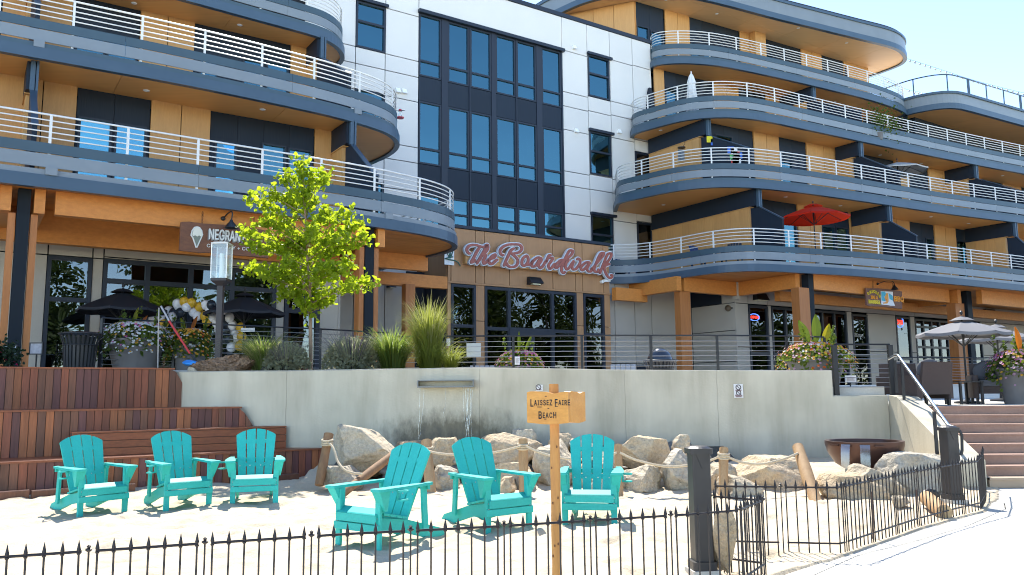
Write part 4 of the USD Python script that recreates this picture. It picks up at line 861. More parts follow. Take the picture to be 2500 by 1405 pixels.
# ------------------------------------------------------------------ stairs, patio, terrace
RISER = mat('red_brown_concrete_step', (.36, .22, .16), .8, var=(2, .7), color2=(.28, .17, .125), fine=(30, .06))
stt = thing('concrete_stairs', 'wide red brown concrete stairs up to the patio at the right', 'stairs', (10, 13.3, 0))
for k in range(8):
    y0 = 12.25 + .33 * k; z1 = .1425 * (k + 1); xl = 6.96 + .06 * k
    part(stt, 'step', MB().box(xl, 18, y0, 12.25 + .33 * 8 + .5, z1 - .1425 + .001, z1 - .001).box(xl, 18, y0 - .012, y0 + .05, z1 - .028, z1), RISER if k else mat('tan_concrete_step', (.40, .30, .21), .8, var=(2, .6), color2=(.33, .25, .18)))
PATZ = 1.14
structure('patio', MB().box(7.1, 30, 14.9, 26.2, .6, PATZ), CONC)
left_t = Polygon([tuple(TP(-12, 2.75, 0)[:2]), tuple(TP(2.55, 2.75, 0)[:2]), (-5.1, 16.6), (-4.6, 20.5), (-4.4, 27), (-40, 27), (-40, 5)])
structure('raised_terrace', MB().poly(left_t, 1.0, TL), CONC)
terr = Polygon([tuple(p + [0, .34]) for p in WP[:-1]] + [(7.15, 15.9), (7.15, 26.3), (40, 26.3), (40, 80), (-40, 80), (-40, 8), (-9.5, 13.2)]).buffer(0)
structure('terrace', MB().poly(terr, .5, TZ), CONC)
lo = thing('rendered_wall', 'low white rendered wall carrying the cable railing behind the patio seats', 'wall', (12, 26.2, PATZ))
part(lo, 'wall_body', MB().box(7.2, 34, 26.1, 26.35, PATZ - .1, 1.54), mat('white_render', (.62, .60, .57), .8, var=(1, .6), color2=(.55, .53, .50)))
part(lo, 'wall_cap', MB().box(7.2, 34, 26.06, 26.4, 1.542, 1.58), mat('white_render', (.62, .60, .57)))
structure('planting_soil', (lambda vf: (vf[0] + [0, .3, 0], vf[1]))(wall_piece(420, 1240, lambda u: 1.76, z0=1.3, th=1.2).get()), mat('dark_soil', (.06, .045, .03), .95, var=(6, .9), color2=(.03, .022, .015), bump=(12, .8, .05)))

# ------------------------------------------------------------------ metal fence
IRON = mat('dark_bronze_fence_metal', (.022, .018, .018), .45, spec=.4)
def ring_pts(poly, d):
    ls = LineString(poly); return ls
picket_v, picket_f = MB().tube([(0, 0, 0), (0, 0, .585)], .0062, 5).lathe([(.0062, .582), (.012, .588), (.012, .594), (.007, .598), (.0125, .612), (.009, .628), (.001, .665)], n=6).get()
def fence(poly, label, start=0.0, panel=.615):
    ls = LineString(poly); c = ls.interpolate(ls.length / 2).coords[0]
    t = thing('metal_fence', label, 'fence', (*c, 0)); d = start
    while d < ls.length - .1:
        e = min(d + panel, ls.length)
        for z in (.545, .06):
            m = MB(); n = 6; q = [(*ls.interpolate(x).coords[0], z + .035) for x in np.linspace(d + .035, e - .035, n)]
            m.tube(q, .0085, 6); part(t, 'rail', m, IRON)
        n = 7
        for k in range(n):
            p = ls.interpolate(d + (e - d) * (k + .5) / n).coords[0]
            lean = rng.normal(0, .004, 2)
            v = picket_v + [p[0], p[1], 0]; v[:, :2] += lean * picket_v[:, 2:3]; v[:, 2] -= .02
            part(t, 'picket', (v, picket_f), IRON)
        p = ls.interpolate(e).coords[0]
        part(t, 'joint_stake', MB().tube([(*p, -.02), (*p, .585)], .0055, 5).lathe([(.0055, .575), (.02, .585), (.02, .592), (.008, .597), (.013, .608), (.001, .616)], (*p, 0), 6), IRON)
        d = e
fence(fence_front, 'thin dark metal picket fence along the front edge of the sand', start=.33)
fence(fence_ret, 'short return of dark picket fence behind the near bollard')
fence(fence_far, 'dark metal picket fence along the paved path in front of the stairs')
for p_, lab in (((1897, 1395, 1905, 1280 + 80), 0),):
    pass
RUST = mat('rusty_stake', (.10, .045, .028), .7)
for k, (u, v0, v1, lab) in enumerate(((1490, 1440, 1358, 'short dark red stake standing behind the front fence'), (2132, 1318, 1201, 'thin rusty stake leaning against the path fence left of centre'), (2240, 1283, 1196, 'thin rusty stake leaning against the path fence near the lying log'))):
    b_ = on_z(u, v0, 0); t_ = on_y(u - 4, v1, b_[1]); single('iron_stake', MB().tube([b_ - [0, 0, .02], t_], .009, 6), RUST, lab, 'stake')

# ------------------------------------------------------------------ bollards
def bollard(u, v, h, w, label, rot=8):
    b_ = on_z(u, v, 0); t = thing('bollard', label, 'bollard', (b_[0], b_[1], 0), rot)
    part(t, 'footing', MB().m(trimesh.creation.box([w * 1.5, w * 1.5, .05]).apply_translation([0, 0, .02])), CONC, local=True)
    s = sbox(-w / 2, -w / 2, w / 2, w / 2).buffer(-.012).buffer(.012)
    part(t, 'post', MB().poly(s, .03, h - .05), BLACKM2, local=True)
    part(t, 'base_plate', MB().poly(s.buffer(.025), .035, .11), BLACKM2, local=True)
    part(t, 'cap', MB().poly(s.buffer(.022), h - .055, h - .012).lathe([(w * .68, h - .012), (w * .5, h + .004), (.001, h + .01)], n=20), BLACKM2, local=True)
    part(t, 'corner_gusset', MB().add([(-w * .3, -w / 2 - .004, h - .056), (w * .3, -w / 2 - .004, h - .056), (0, -w / 2 - .004, h - .17), (-w * .3, -w / 2, h - .056), (w * .3, -w / 2, h - .056), (0, -w / 2, h - .17)], [[0, 2, 1], [3, 4, 5], [0, 3, 5], [0, 5, 2], [1, 2, 5], [1, 5, 4]]), BLACKM2, local=True)
BLACKM2 = mat('black_bollard_paint', (.020, .019, .020), .42, var=(5, .5), color2=(.03, .027, .026))
bollard(1716, 1403, 1.0, .148, 'tall black square bollard light at the near fence corner', 6)
bollard(2328, 1228, .965, .165, 'black square bollard light by the stairs behind the path fence', 14)

# ------------------------------------------------------------------ adirondack chairs
TEAL = mat('turquoise_plastic', (.018, .385, .335), .58, spec=.3, var=(5, .9), color2=(.035, .43, .375), fine=(60, .07), rnd=.06)
BOLT = mat('bolt_steel', (.5, .5, .5), .3, metallic=.9)
def board(poly, th, place):
    e = trimesh.creation.extrude_polygon(poly, th, engine='earcut'); v = np.array(e.vertices); return place(v), np.array(e.faces)
def make_chair(label, side, base, yaw):
    t = thing('adirondack_chair', label, 'chair', base, yaw, group=None)
    L = dict(local=True)
    for sx in (-1, 1):
        part(t, 'leg', MB().bar((sx * .268, -.325, -.02), (sx * .268, -.325, .545), .066, .034, up=(0, 1, 0), ch=.004), TEAL, **L)
        part(t, 'arm_bracket', MB().hexa([[sx * .29 - .035, -.30, .36], [sx * .29 + .035, -.30, .36], [sx * .29 + .035, -.265, .36], [sx * .29 - .035, -.265, .36], [sx * .305 - .055, -.40, .548], [sx * .305 + .055, -.40, .548], [sx * .305 + .055, -.265, .548], [sx * .305 - .055, -.265, .548]]), TEAL, **L)
        g = Polygon([(-.42, -.06), (-.42, .065), (-.36, .075), (-.1, .072), (.15, .05), (.36, .03), (.36, -.03), (.15, -.035), (-.1, -.052)]).buffer(-.012).buffer(.012)
        part(t, 'armrest', board(g, .026, lambda v: np.c_[sx * (.305 + v[:, 1]), v[:, 0], .549 + v[:, 2] - .03 * (v[:, 0] > .2) * 0]), TEAL, **L)
        sr = Polygon([(-.31, .175), (-.31, .30), (.10, .235), (.60, .09), (.66, .03), (.63, -.015), (.5, -.015), (.05, .12)]).buffer(-.01).buffer(.01)
        part(t, 'slanted_leg', board(sr, .03, lambda v: np.c_[sx * .222 - .015 + v[:, 2], v[:, 0], v[:, 1]]), TEAL, **L)
        part(t, 'arm_post', MB().bar((sx * .285, .30, .12), (sx * .285, .27, .548), .032, .07, up=(0, 1, 0), ch=.004), TEAL, **L)
        for z in (.30, .24): part(t, 'bolt', MB().tube([(sx * .268, -.343, z), (sx * .268, -.349, z)], .008, 8), BOLT, **L)
    ys = np.linspace(-.255, .085, 5)
    for i in range(4):
        ya, yb = ys[i] + .005, ys[i + 1] - .005; f = lambda y: .355 - .22 * (y + .325) - .05 * ((y + .325)) * (y - .085) * -8 * .0
        part(t, 'seat_slat', MB().hexa([[-.262, ya, f(ya) - .022], [.262, ya, f(ya) - .022], [.262, yb, f(yb) - .022], [-.262, yb, f(yb) - .022], [-.262, ya, f(ya)], [.262, ya, f(ya)], [.262, yb, f(yb)], [-.262, yb, f(yb)]]), TEAL, **L)
    part(t, 'front_slat', MB().hexa([[-.268, -.362, .25], [.268, -.362, .25], [.268, -.338, .25], [-.268, -.338, .25], [-.268, -.362, .325], [.268, -.362, .325], [.268, -.338, .333], [-.268, -.338, .333]]), TEAL, **L)
    part(t, 'seat_nose', MB().hexa([[-.268, -.364, .327], [.268, -.364, .327], [.268, -.255, .345], [-.268, -.255, .345], [-.268, -.352, .338], [.268, -.352, .338], [.268, -.262, .378], [-.268, -.262, .378]]), TEAL, **L)
    part(t, 'apron', MB().bar((-.30, -.352, .205), (.30, -.352, .205), .022, .072, ch=.004), TEAL, **L)
    part(t, 'stretcher', MB().bar((-.21, .30, .13), (.21, .30, .13), .025, .06, ch=.004), TEAL, **L); part(t, 'arm_crossbar', MB().bar((-.33, .305, .532), (.33, .305, .532), .03, .05, ch=.004), TEAL, **L)
    # fan of four back slats in a leaning plane
    o_ = np.array([0, .10, .215]); up = np.array([0, .335, .78]); up /= np.linalg.norm(up); nb = np.array([0, up[2], -up[1]])
    Hh = lambda x: .80 - 1.15 * x * x - 2.2 * x ** 4
    edges = [-.27, -.135, 0, .135, .27]
    for i in range(4):
        a, c = edges[i], edges[i + 1]; g = .007
        k0 = .80
        pl = [(a * k0 + g, 0), (c * k0 - g, 0)] + [(x - g if x == c else x, Hh(x)) for x in np.linspace(c, a, 9)]
        pl = [(p[0] + (g if j == len(pl) - 1 else 0), p[1]) for j, p in enumerate(pl)]
        pg = Polygon(pl).buffer(-.006).buffer(.006)
        part(t, 'back_slat', board(pg, .022, lambda v: o_ + v[:, :1] * [1, 0, 0] + v[:, 1:2] * up - v[:, 2:3] * nb * -1.0), TEAL, **L)
    for h in (.27, .60): part(t, 'back_rail', MB().bar(o_ + up * h + nb * -.025 + [-.22, 0, 0] + [0, .045, 0], o_ + up * h + nb * -.025 + [.22, 0, 0] + [0, .045, 0], .03, .05, up=up, ch=.003), TEAL, **L)
    for x in (-.2, -.07, .07, .2): part(t, 'bolt', MB().tube([o_ + up * .27 + [x, -.004, 0], o_ + up * .27 + [x, .004, 0]], .007, 6), BOLT, **L)
    # cup holder beside one arm
    hx_ = side * .42
    ringp = Point(0, 0).buffer(.052).difference(Point(0, 0).buffer(.038)).union(sbox(-.075, -.02, -.04, .02))
    part(t, 'cup_holder_ring', board(ringp, .016, lambda v: np.c_[hx_ + side * v[:, 0], -.16 + v[:, 1], .535 + v[:, 2]]), TEAL, **L)
    part(t, 'cup_holder_base', board(Point(0, 0).buffer(.05), .014, lambda v: np.c_[hx_ + side * v[:, 0], -.16 + v[:, 1], .455 + v[:, 2]]), TEAL, **L)
    part(t, 'cup_holder_arm', MB().bar((hx_ - side * .055, -.16, .455), (hx_ - side * .055, -.16, .55), .02, .03), TEAL, **L)
    t.prim.SetCustomDataByKey('group', 'turquoise chairs on the sand')
    return t
GRP = 'turquoise chairs on the sand'
def chair_at(u, v, dy=0): 
    p = on_z(u, v, 0.01); return (p[0], p[1] + dy, ground_at(p[0], p[1]) - .005)
def seat_pos(u, v, yaw):      # the chair's origin from the middle between its front legs
    p = on_z(u, v, 0.01); a = math.radians(yaw); return (p[0] - .325 * math.sin(a), p[1] + .325 * math.cos(a), max(ground_at(p[0], p[1]), 0) - .004)
c1 = make_chair('turquoise slatted chair at far left, turned to the right, in front of the bench end', -1, seat_pos(250, 1256, 50), 50)
copy_of(c1, seat_pos(458, 1244, 41), 41, 'second turquoise chair from the left, standing before the middle of the bench', GRP)
copy_of(c1, seat_pos(620, 1235, 17), 17, 'turquoise chair facing straight ahead in front of the right end of the bench', GRP)
c4 = make_chair('nearest turquoise chair, turned to the left, partly behind the front fence', 1, seat_pos(874, 1337, -36), -36)
copy_of(c4, seat_pos(1242, 1293, 36), 36, 'turquoise chair turned right, between the nearest chair and the wooden sign post', GRP)
copy_of(c4, seat_pos(1440, 1281, -9), -9, 'turquoise chair just right of the wooden sign post', GRP)

# ================================================================== ROCKS, POSTS, SIGN, BOWL
ROCKM = [mat(f'sandstone_{k}', c, .9, var=(2.2, .9), color2=c2, fine=(22, .20), bump=(7, 1.0, .09), rnd=.10) for k, (c, c2) in enumerate((((.56, .48, .355), (.36, .30, .21)), ((.58, .47, .32), (.40, .29, .17)), ((.52, .465, .365), (.32, .28, .215))))]
def boulder_mesh(seed, size, rot=0.0, flat=.5, sub=4):
    r = np.random.default_rng(seed); s = trimesh.creation.icosphere(sub); v = np.array(s.vertices)
    n = r.normal(size=(15, 3)); n /= np.linalg.norm(n, axis=1, keepdims=True); d = r.uniform(.55, .95, 15)
    n[0] = [0, 0, 1]; d[0] = flat + .25; n[1] = [0.1, -.95, .25]; n[1] /= np.linalg.norm(n[1]); d[1] = .7
    for a, b in zip(n, d):
        k = v @ a; v = v - np.clip(k - b, 0, None)[:, None] * a
    nz = meshkit.fbm(v * 2.2 + seed * 3.1, 4, seed) - .5; nf = meshkit.fbm(v * 6 + seed, 4, seed + 5) - .5
    ly = np.sin((v @ np.array([.25, .1, 1.0])) * 16 + 5 * nz) * .012
    v = v * (1 + .26 * nz + .13 * nf + ly)[:, None]
    v = v / (v.max(0) - v.min(0)) * 1.0; v -= (v.max(0) + v.min(0)) / 2
    v *= size; c, s_ = math.cos(rot), math.sin(rot)
    v = np.stack([c * v[:, 0] - s_ * v[:, 1], s_ * v[:, 0] + c * v[:, 1], v[:, 2]], 1)
    return v, np.array(s.faces)
def boulder(seed, u0, u1, vt, vb, y, depth, label, tilt=0.0, m=None, bury=.12, flat=.5):
    a, c = on_y(u0, (vt + vb) / 2, y), on_y(u1, (vt + vb) / 2, y); zt, zb = on_y((u0 + u1) / 2, vt, y)[2], on_y((u0 + u1) / 2, vb, y)[2]
    w, h = c[0] - a[0], zt - zb
    v, f = boulder_mesh(seed, (w, depth, h + bury), 0, flat)
    if tilt:
        t = math.radians(tilt); v = np.stack([v[:, 0] * math.cos(t) - v[:, 2] * math.sin(t), v[:, 1], v[:, 0] * math.sin(t) + v[:, 2] * math.cos(t)], 1)
        v[:, 0] *= w / np.ptp(v[:, 0]); v[:, 2] *= (h + bury) / np.ptp(v[:, 2])
    v += [(a[0] + c[0]) / 2, y + depth * .35, zb - bury - v[:, 2].min()]
    single('boulder', (v, f), ROCKM[seed % 3] if m is None else ROCKM[m], label, 'boulder', smooth=38)
boulder(11, 800, 978, 1036, 1152, 12.9, 1.0, 'big slanted boulder at the left end of the rock row beside the leaning post', tilt=-16, m=0)
boulder(12, 775, 885, 1138, 1196, 12.3, .6, 'low sandy boulder half buried at the foot of the big left boulder', m=2)
boulder(13, 1036, 1128, 1070, 1148, 13.0, .8, 'brown sandstone boulder behind the short leaning log post', m=1)
boulder(14, 1160, 1330, 1058, 1140, 13.2, .9, 'wide cracked sandstone boulder under the waterfall at the row centre', m=1, tilt=6)
boulder(15, 1242, 1312, 1048, 1090, 13.7, .6, 'small peaked boulder sticking up at the back of the wide central one', m=0)
boulder(16, 1055, 1122, 1138, 1192, 12.4, .6, 'low pale boulder to the right of the nearest chair back', m=2)
boulder(17, 1140, 1305, 1130, 1192, 12.4, .8, 'flat boulder behind the turquoise chair left of the sign post', m=1)
boulder(18, 1302, 1414, 1076, 1186, 12.7, .8, 'tall leaning pale boulder directly behind the sign post', tilt=28, m=0)
boulder(19, 1388, 1470, 1072, 1130, 13.6, .7, 'boulder half hidden behind the chair right of the sign post', m=2)
boulder(20, 1500, 1648, 1066, 1152, 12.9, 1.0, 'big lumpy boulder at the top of the row right of the last chair', m=1, tilt=-8)
boulder(21, 1515, 1625, 1136, 1212, 12.1, .8, 'low slanted slab of rock below the big lumpy boulder', tilt=-18, m=0)
boulder(22, 1620, 1700, 1098, 1206, 12.2, .8, 'upright boulder just left of the near bollard', tilt=10, m=2)
boulder(23, 1728, 1812, 1132, 1214, 12.3, .7, 'pale boulder behind the yellow round post right of the near bollard', m=0)
boulder(24, 1804, 2014, 1118, 1226, 12.2, 1.2, 'large flat topped boulder between the two right hand rope posts', m=1, flat=.35)
boulder(25, 1756, 1884, 1160, 1238, 11.4, .7, 'low pale slab in the sand in front of the right rope posts', tilt=-10, m=0)
boulder(26, 2006, 2190, 1158, 1238, 11.2, .8, 'long low boulder in front of the copper bowl', m=1)
boulder(27, 2070, 2250, 1136, 1226, 11.6, .8, 'sloping pale boulder leaning down to the right below the copper bowl', tilt=-24, m=0)
boulder(28, 2150, 2340, 1106, 1222, 11.9, 1.1, 'large flat boulder against the foot of the sloping cheek wall', m=2, flat=.4)
boulder(29, 1742, 1808, 1246, 1392, 6.62, .28, 'tall narrow stone standing upright beside the near bollard', m=1, bury=.05)
boulder(30, 2184, 2222, 1212, 1244, 10.2, .25, 'small round stone on the sand by the lying log', m=0, bury=.02)
boulder(31, 1690, 1750, 1125, 1200, 12.8, .6, 'dark gap boulder behind the near bollard', m=2)
boulder(33, 880, 960, 1092, 1150, 13.2, .6, 'brownish boulder between the big left boulder and the fallen log', m=1)
boulder(34, 1098, 1170, 1088, 1150, 13.1, .7, 'pale boulder filling the gap left of the wide central boulder', m=0)
boulder(35, 1395, 1450, 1130, 1196, 12.5, .6, 'small angular boulder right of the tall leaning one', m=1)
boulder(36, 1455, 1520, 1098, 1160, 13.0, .7, 'boulder behind the last turquoise chair back', m=0)
boulder(37, 1680, 1760, 1150, 1214, 12.0, .6, 'low boulder showing on both sides of the near bollard', m=1)
boulder(38, 1255, 1310, 1150, 1196, 12.2, .5, 'small pale stone at the foot of the upright rope post', m=0)
boulder(39, 985, 1040, 1120, 1180, 12.7, .6, 'rounded stone behind the nearest chair back', m=2)
boulder(40, 1440, 1530, 1150, 1206, 12.2, .6, 'low boulder in the sand behind the chair right of the sign post', m=2)
boulder(41, 1208, 1262, 1166, 1200, 12.0, .4, 'small flat stone in the sand left of the upright rope post', m=1)
boulder(42, 1640, 1690, 1062, 1110, 13.6, .5, 'small boulder peeping over the right end of the rock row', m=0)
boulder(43, 1330, 1400, 1058, 1100, 13.7, .5, 'small rounded boulder at the back behind the sign post', m=1)
boulder(32, 955, 1045, 1078, 1130, 13.5, .7, 'small tan boulder between the left boulder and the short log post', m=1)
# cobbles behind the boulders
COB = mat('grey_river_cobble', (.20, .19, .17), .7, var=(8, .8), color2=(.12, .115, .105), rnd=.35)
cr = np.random.default_rng(21); cob = MB(); base_c = trimesh.creation.icosphere(2)
for i in range(420):
    u = cr.uniform(880, 1680); p = wallpoint(u); d = cr.uniform(.12, 1.5); s_ = cr.uniform(.035, .10)
    z = .50 - .20 * d + cr.uniform(-.06, .06)
    v = np.array(base_c.vertices) * [s_ * cr.uniform(.9, 1.5), s_ * cr.uniform(.8, 1.3), s_ * cr.uniform(.6, .9)]; a = cr.uniform(0, 6.28)
    v = np.stack([v[:, 0] * math.cos(a) - v[:, 1] * math.sin(a), v[:, 0] * math.sin(a) + v[:, 1] * math.cos(a), v[:, 2]], 1)
    cob.add(v + [p[0] + cr.normal(0, .05), p[1] - d, z], base_c.faces)
g = single('cobbles', cob, COB, 'rounded grey river cobbles heaped behind the boulders under the waterfall', 'cobbles', kind='stuff', smooth=True)
bk = MB(); us = np.linspace(840, 1760, 30); A_ = np.array([[*wallpoint(u), .42] for u in us]); B_ = A_ + [0, -1.75, -.40]
for i in range(29): bk.add([A_[i], A_[i + 1], B_[i + 1], B_[i]], [[0, 3, 2, 1]])
structure('gravel_bank', bk, mat('wet_gravel', (.11, .10, .085), .7, var=(20, .9), color2=(.05, .046, .04), bump=(30, .9, .04)))

# rope posts and ropes
LOG = mat('pale_log', (.44, .28, .135), .75, var=(2.2, .9), color2=(.33, .19, .085), stretch=(7, 7, .8), fine=(14, .12), bump=(20, .3, .01)); LOGB = mat('brown_log', (.30, .17, .08), .8, var=(2.2, .9), color2=(.17, .09, .045), stretch=(7, 7, .8), bump=(20, .3, .01))
LOGE = mat('log_end', (.50, .36, .20), .8, var=(14, .7), color2=(.38, .25, .13))
def post(uv_t, uv_b, yt, yb, r, label, m=LOG, name='rope_post'):
    a, c = on_y(*uv_b, yb), on_y(*uv_t, yt); t = thing(name, label, 'post', (a[0], a[1], max(a[2], -.1)))
    d = (c - a) / np.linalg.norm(c - a); n = 9; pts = np.array([a - d * .12 + (c - a + d * .12) * k for k in np.linspace(0, 1, n)])
    rr = r * (1 + .06 * np.sin(np.linspace(0, 9, n) + a[0] * 7))
    part(t, 'log', MB().tube(pts, rr, 14), m, smooth=50); part(t, 'cut_end', MB().tube([c, c + d * .003], r * .96, 14), LOGE)
    return t, a, c
py = 12.05
p1, _, c1_ = post((803, 1060), (783, 1166), 12.55, 12.3, .068, 'brown log post leaning at the left end of the rock row, rope tied round it', LOGB)
p2, _, _ = post((966, 1106), (848, 1196), 12.6, 11.6, .062, 'fallen log lying slantwise in the sand behind the nearest chair', LOGB, 'fallen_log')
p3, _, c3_ = post((1041, 1078), (1052, 1203), 12.5, 12.05, .078, 'short pale log post leaning back right of the nearest chair')
p4, _, c4_ = post((1277, 1073), (1279, 1211), 12.05, 11.85, .068, 'upright pale log post left of the sign post')
p5, _, c5_ = post((1509, 1088), (1512, 1224), 12.0, 11.6, .058, 'pale log post partly hidden behind the last chair')
p6, _, c6_ = post((1767, 1095), (1765, 1236), 11.6, 11.3, .062, 'smooth yellow log post just right of the near bollard')
p7, _, c7_ = post((1948, 1092), (1998, 1244), 11.9, 10.9, .082, 'thick pale log post leaning to the left at the right end of the rope')
ROPE = mat('pale_hemp_rope', (.58, .48, .34), .9, var=(40, .6), color2=(.45, .36, .24), bump=(120, .5, .01))
def rope(pts, label):
    p = np.array(pts); t = np.r_[0, np.cumsum(np.linalg.norm(np.diff(p, axis=0), axis=1))]; q = PchipInterpolator(t, p)(np.linspace(0, t[-1], 40)) if len(p) > 2 else p
    return single('rope', MB().tube(q, .017, 8), ROPE, label, 'rope', smooth=True)
Q = lambda u, v, y: on_y(u, v, y)
rope([Q(797, 1078, 12.42), Q(812, 1092, 12.3), Q(826, 1130, 12.1), Q(850, 1152, 11.9), Q(885, 1158, 11.8)], 'loose rope end hanging from the leaning post down onto the sand')
rope([Q(1036, 1098, 12.3), Q(1075, 1108, 12.1), Q(1120, 1111, 12.0), Q(1200, 1106, 12.0), Q(1270, 1090, 11.9)], 'rope sagging between the short leaning post and the upright post')
rope([Q(1284, 1090, 11.9), Q(1340, 1112, 11.8), Q(1410, 1122, 11.7), Q(1505, 1106, 11.8)], 'rope passing behind the sign post to the next rope post')
rope([Q(1514, 1106, 11.8), Q(1560, 1126, 11.7), Q(1640, 1140, 11.6), Q(1700, 1134, 11.6), Q(1762, 1113, 11.5)], 'rope running from behind the last chair past the near bollard')
rope([Q(1772, 1113, 11.5), Q(1810, 1129, 11.5), Q(1850, 1134, 11.5), Q(1900, 1125, 11.6), Q(1948, 1107, 11.7)], 'rope sagging between the yellow post and the thick leaning post')
for t, c, r in ((p1, Q(799, 1080, 12.45), .078), (p3, Q(1041, 1098, 12.42), .088), (p4, Q(1277, 1090, 12.02), .078), (p6, Q(1767, 1113, 11.55), .072)):
    m = MB()
    for k in range(3):
        a = np.linspace(0, 2 * np.pi, 25); m.tube(np.stack([c[0] + r * np.cos(a), c[1] + r * np.sin(a), c[2] + .03 * k - .03 + .012 * np.sin(a)], 1), .016, 6, False)
    part(t, 'rope_wrap', m, ROPE, smooth=True)
lg = thing('lying_log', 'short pale log lying on the sand behind the path fence by the far bollard', 'log', (*gp(2290, 1245), 0))
a, c = on_z(2262, 1216, .14), on_z(2306, 1252, .07); part(lg, 'log', MB().tube([a + (c - a) * k for k in np.linspace(0, 1, 6)], .085, 14), LOG, smooth=50); d_ = (c - a) / np.linalg.norm(c - a); part(lg, 'cut_end', MB().tube([c, c + d_ * .004], .082, 14), LOGE)
hs = thing('drain_pipe', 'short curved black pipe on the ground by the lying log', 'pipe', (*gp(2270, 1225), 0))
part(hs, 'pipe', MB().tube([on_y(u, v, 10.55) for u, v in ((2250, 1222), (2254, 1206), (2266, 1199), (2280, 1202), (2290, 1212))], .035, 10), BLACKM, smooth=True)

# ------------------------------------------------------------------ beach sign
BEAM = mat('honey_sign_wood', (.62, .30, .055), .55, var=(1.6, .9), color2=(.50, .205, .030), stretch=(1.2, 8, 7), fine=(10, .1), coat=.15); BEAMP = mat('honey_post_wood', (.56, .285, .075), .6, var=(1.5, .9), color2=(.40, .17, .04), stretch=(8, 8, .9), fine=(10, .1)); KNOT = mat('wood_knot', (.16, .065, .02), .7)
BURN = mat('burnt_lettering', (.020, .012, .008), .7); PALEW = mat('pale_cut_wood', (.72, .50, .22), .6)
sy = 5.85
bs = thing('beach_sign', 'yellow wooden post sign with two thick boards reading Laissez Faire Beach', 'sign', (*on_y(1358, 1420, sy)[:2], 0))
pb, pt = on_y(1361, 1446, sy), on_y(1352, 938, sy)
zz_ = np.linspace(0, 1, 16); pts = np.array([pb + [0, 0, -.1] + (pt - pb + [0, 0, .1]) * k for k in zz_])
part(bs, 'post', MB().tube(pts, .0345 * (1 + .05 * np.sin(zz_ * 23)), 12), BEAMP, smooth=50)
kr = np.random.default_rng(2)
for k in range(9):
    z = kr.uniform(.15, 1.1); a = kr.uniform(-2.6, -.6); c = pb + (pt - pb) * ((z - pb[2]) / (pt[2] - pb[2]))
    v = np.array(base_c.vertices) * [.006, .006, .010] + [c[0] + .034 * math.cos(a), c[1] + .034 * math.sin(a), z]; part(bs, 'knot', (v, base_c.faces), KNOT)
def sign_board(u0, u1, v0, v1, y0, y1, th, name):
    "thick board with wavy edges from (u0, y0) to (u1, y1)"
    a, c = on_y(u0, (v0 + v1) / 2, y0), on_y(u1, (v0 + v1) / 2, y1); ex = (c - a) * [1, 1, 0]; L = np.linalg.norm(ex); ex /= L; ez = np.array([0, 0, 1.0]); n = np.array([ex[1], -ex[0], 0])
    h = on_y((u0 + u1) / 2, v0, (y0 + y1) / 2)[2] - on_y((u0 + u1) / 2, v1, (y0 + y1) / 2)[2]; zb = on_y((u0 + u1) / 2, v1, (y0 + y1) / 2)[2]
    x = np.linspace(0, L, 12); top = h + .007 * np.sin(x / L * 7) + .003 * np.sin(x / L * 17); bot = .006 * np.sin(x / L * 5 + 2)
    pg = Polygon(list(zip(x, bot)) + list(zip(x[::-1], top[::-1]))).buffer(-.006).buffer(.006)
    e = trimesh.creation.extrude_polygon(pg, th, engine='earcut'); v = np.array(e.vertices); o_ = np.array([a[0], a[1], zb])
    p = part(bs, name, (o_ + v[:, :1] * ex + v[:, 1:2] * ez + v[:, 2:3] * n, e.faces), BEAM)
    return p, o_, ex, ez, n, L, h
p, o_, ex, ez, n, L, h = sign_board(1291, 1391, 958, 1034, sy - .02, sy - .10, .05, 'board')
def letter(txt, x0, z0, hh, stretch=1.0, bold=True):
    m = meshkit.text_mesh(txt, hh, .003, bold); v = np.array(m.vertices); v[:, 0] *= stretch
    part(p, 'letter', (o_ + (x0 + v[:, :1]) * ex + (z0 + v[:, 1:2]) * ez + (.0495 + v[:, 2:3]) * n, m.faces), BURN); return v[:, 0].max()
def word(chars, x0, z0):
    x = x0
    for i, (ch_, hh, dz) in enumerate(chars): x += letter(ch_, x, z0 + dz, hh, .62) + .0045
    return x
x = word([('L', .050, -.006), ('A', .036, .002), ('I', .033, .003), ('S', .034, .004), ('S', .036, .003), ('E', .034, .004), ('Z', .038, .002)], .022, h * .57); word([('F', .048, -.004), ('A', .034, .004), ('I', .033, .004), ('R', .034, .003), ('E', .038, .002)], x + .012, h * .57)
word([('B', .050, -.004), ('E', .036, .002), ('A', .035, .003), ('C', .035, .003), ('H', .040, .001)], L * .27, h * .17)
for x0, z0, w in ((.075, h * .515, .03), (L * .44, h * .86, .014), (L * .42, h * .13, .014), (L * .50, h * .47, .012), (.2, h * .53, .02)):
    part(p, 'accent_mark', MB().add([o_ + x_ * ex + z_ * ez + d__ * n for d__ in (.0495, .0525) for x_, z_ in ((x0, z0), (x0 + w, z0), (x0 + w, z0 + .0045), (x0, z0 + .0045))], [[3, 2, 1, 0], [4, 5, 6, 7], [0, 1, 5, 4], [1, 2, 6, 5], [2, 3, 7, 6], [3, 0, 4, 7]]), BURN)
sign_board(1376, 1414, 958, 1031, sy - .07, sy + .13, .05, 'board')

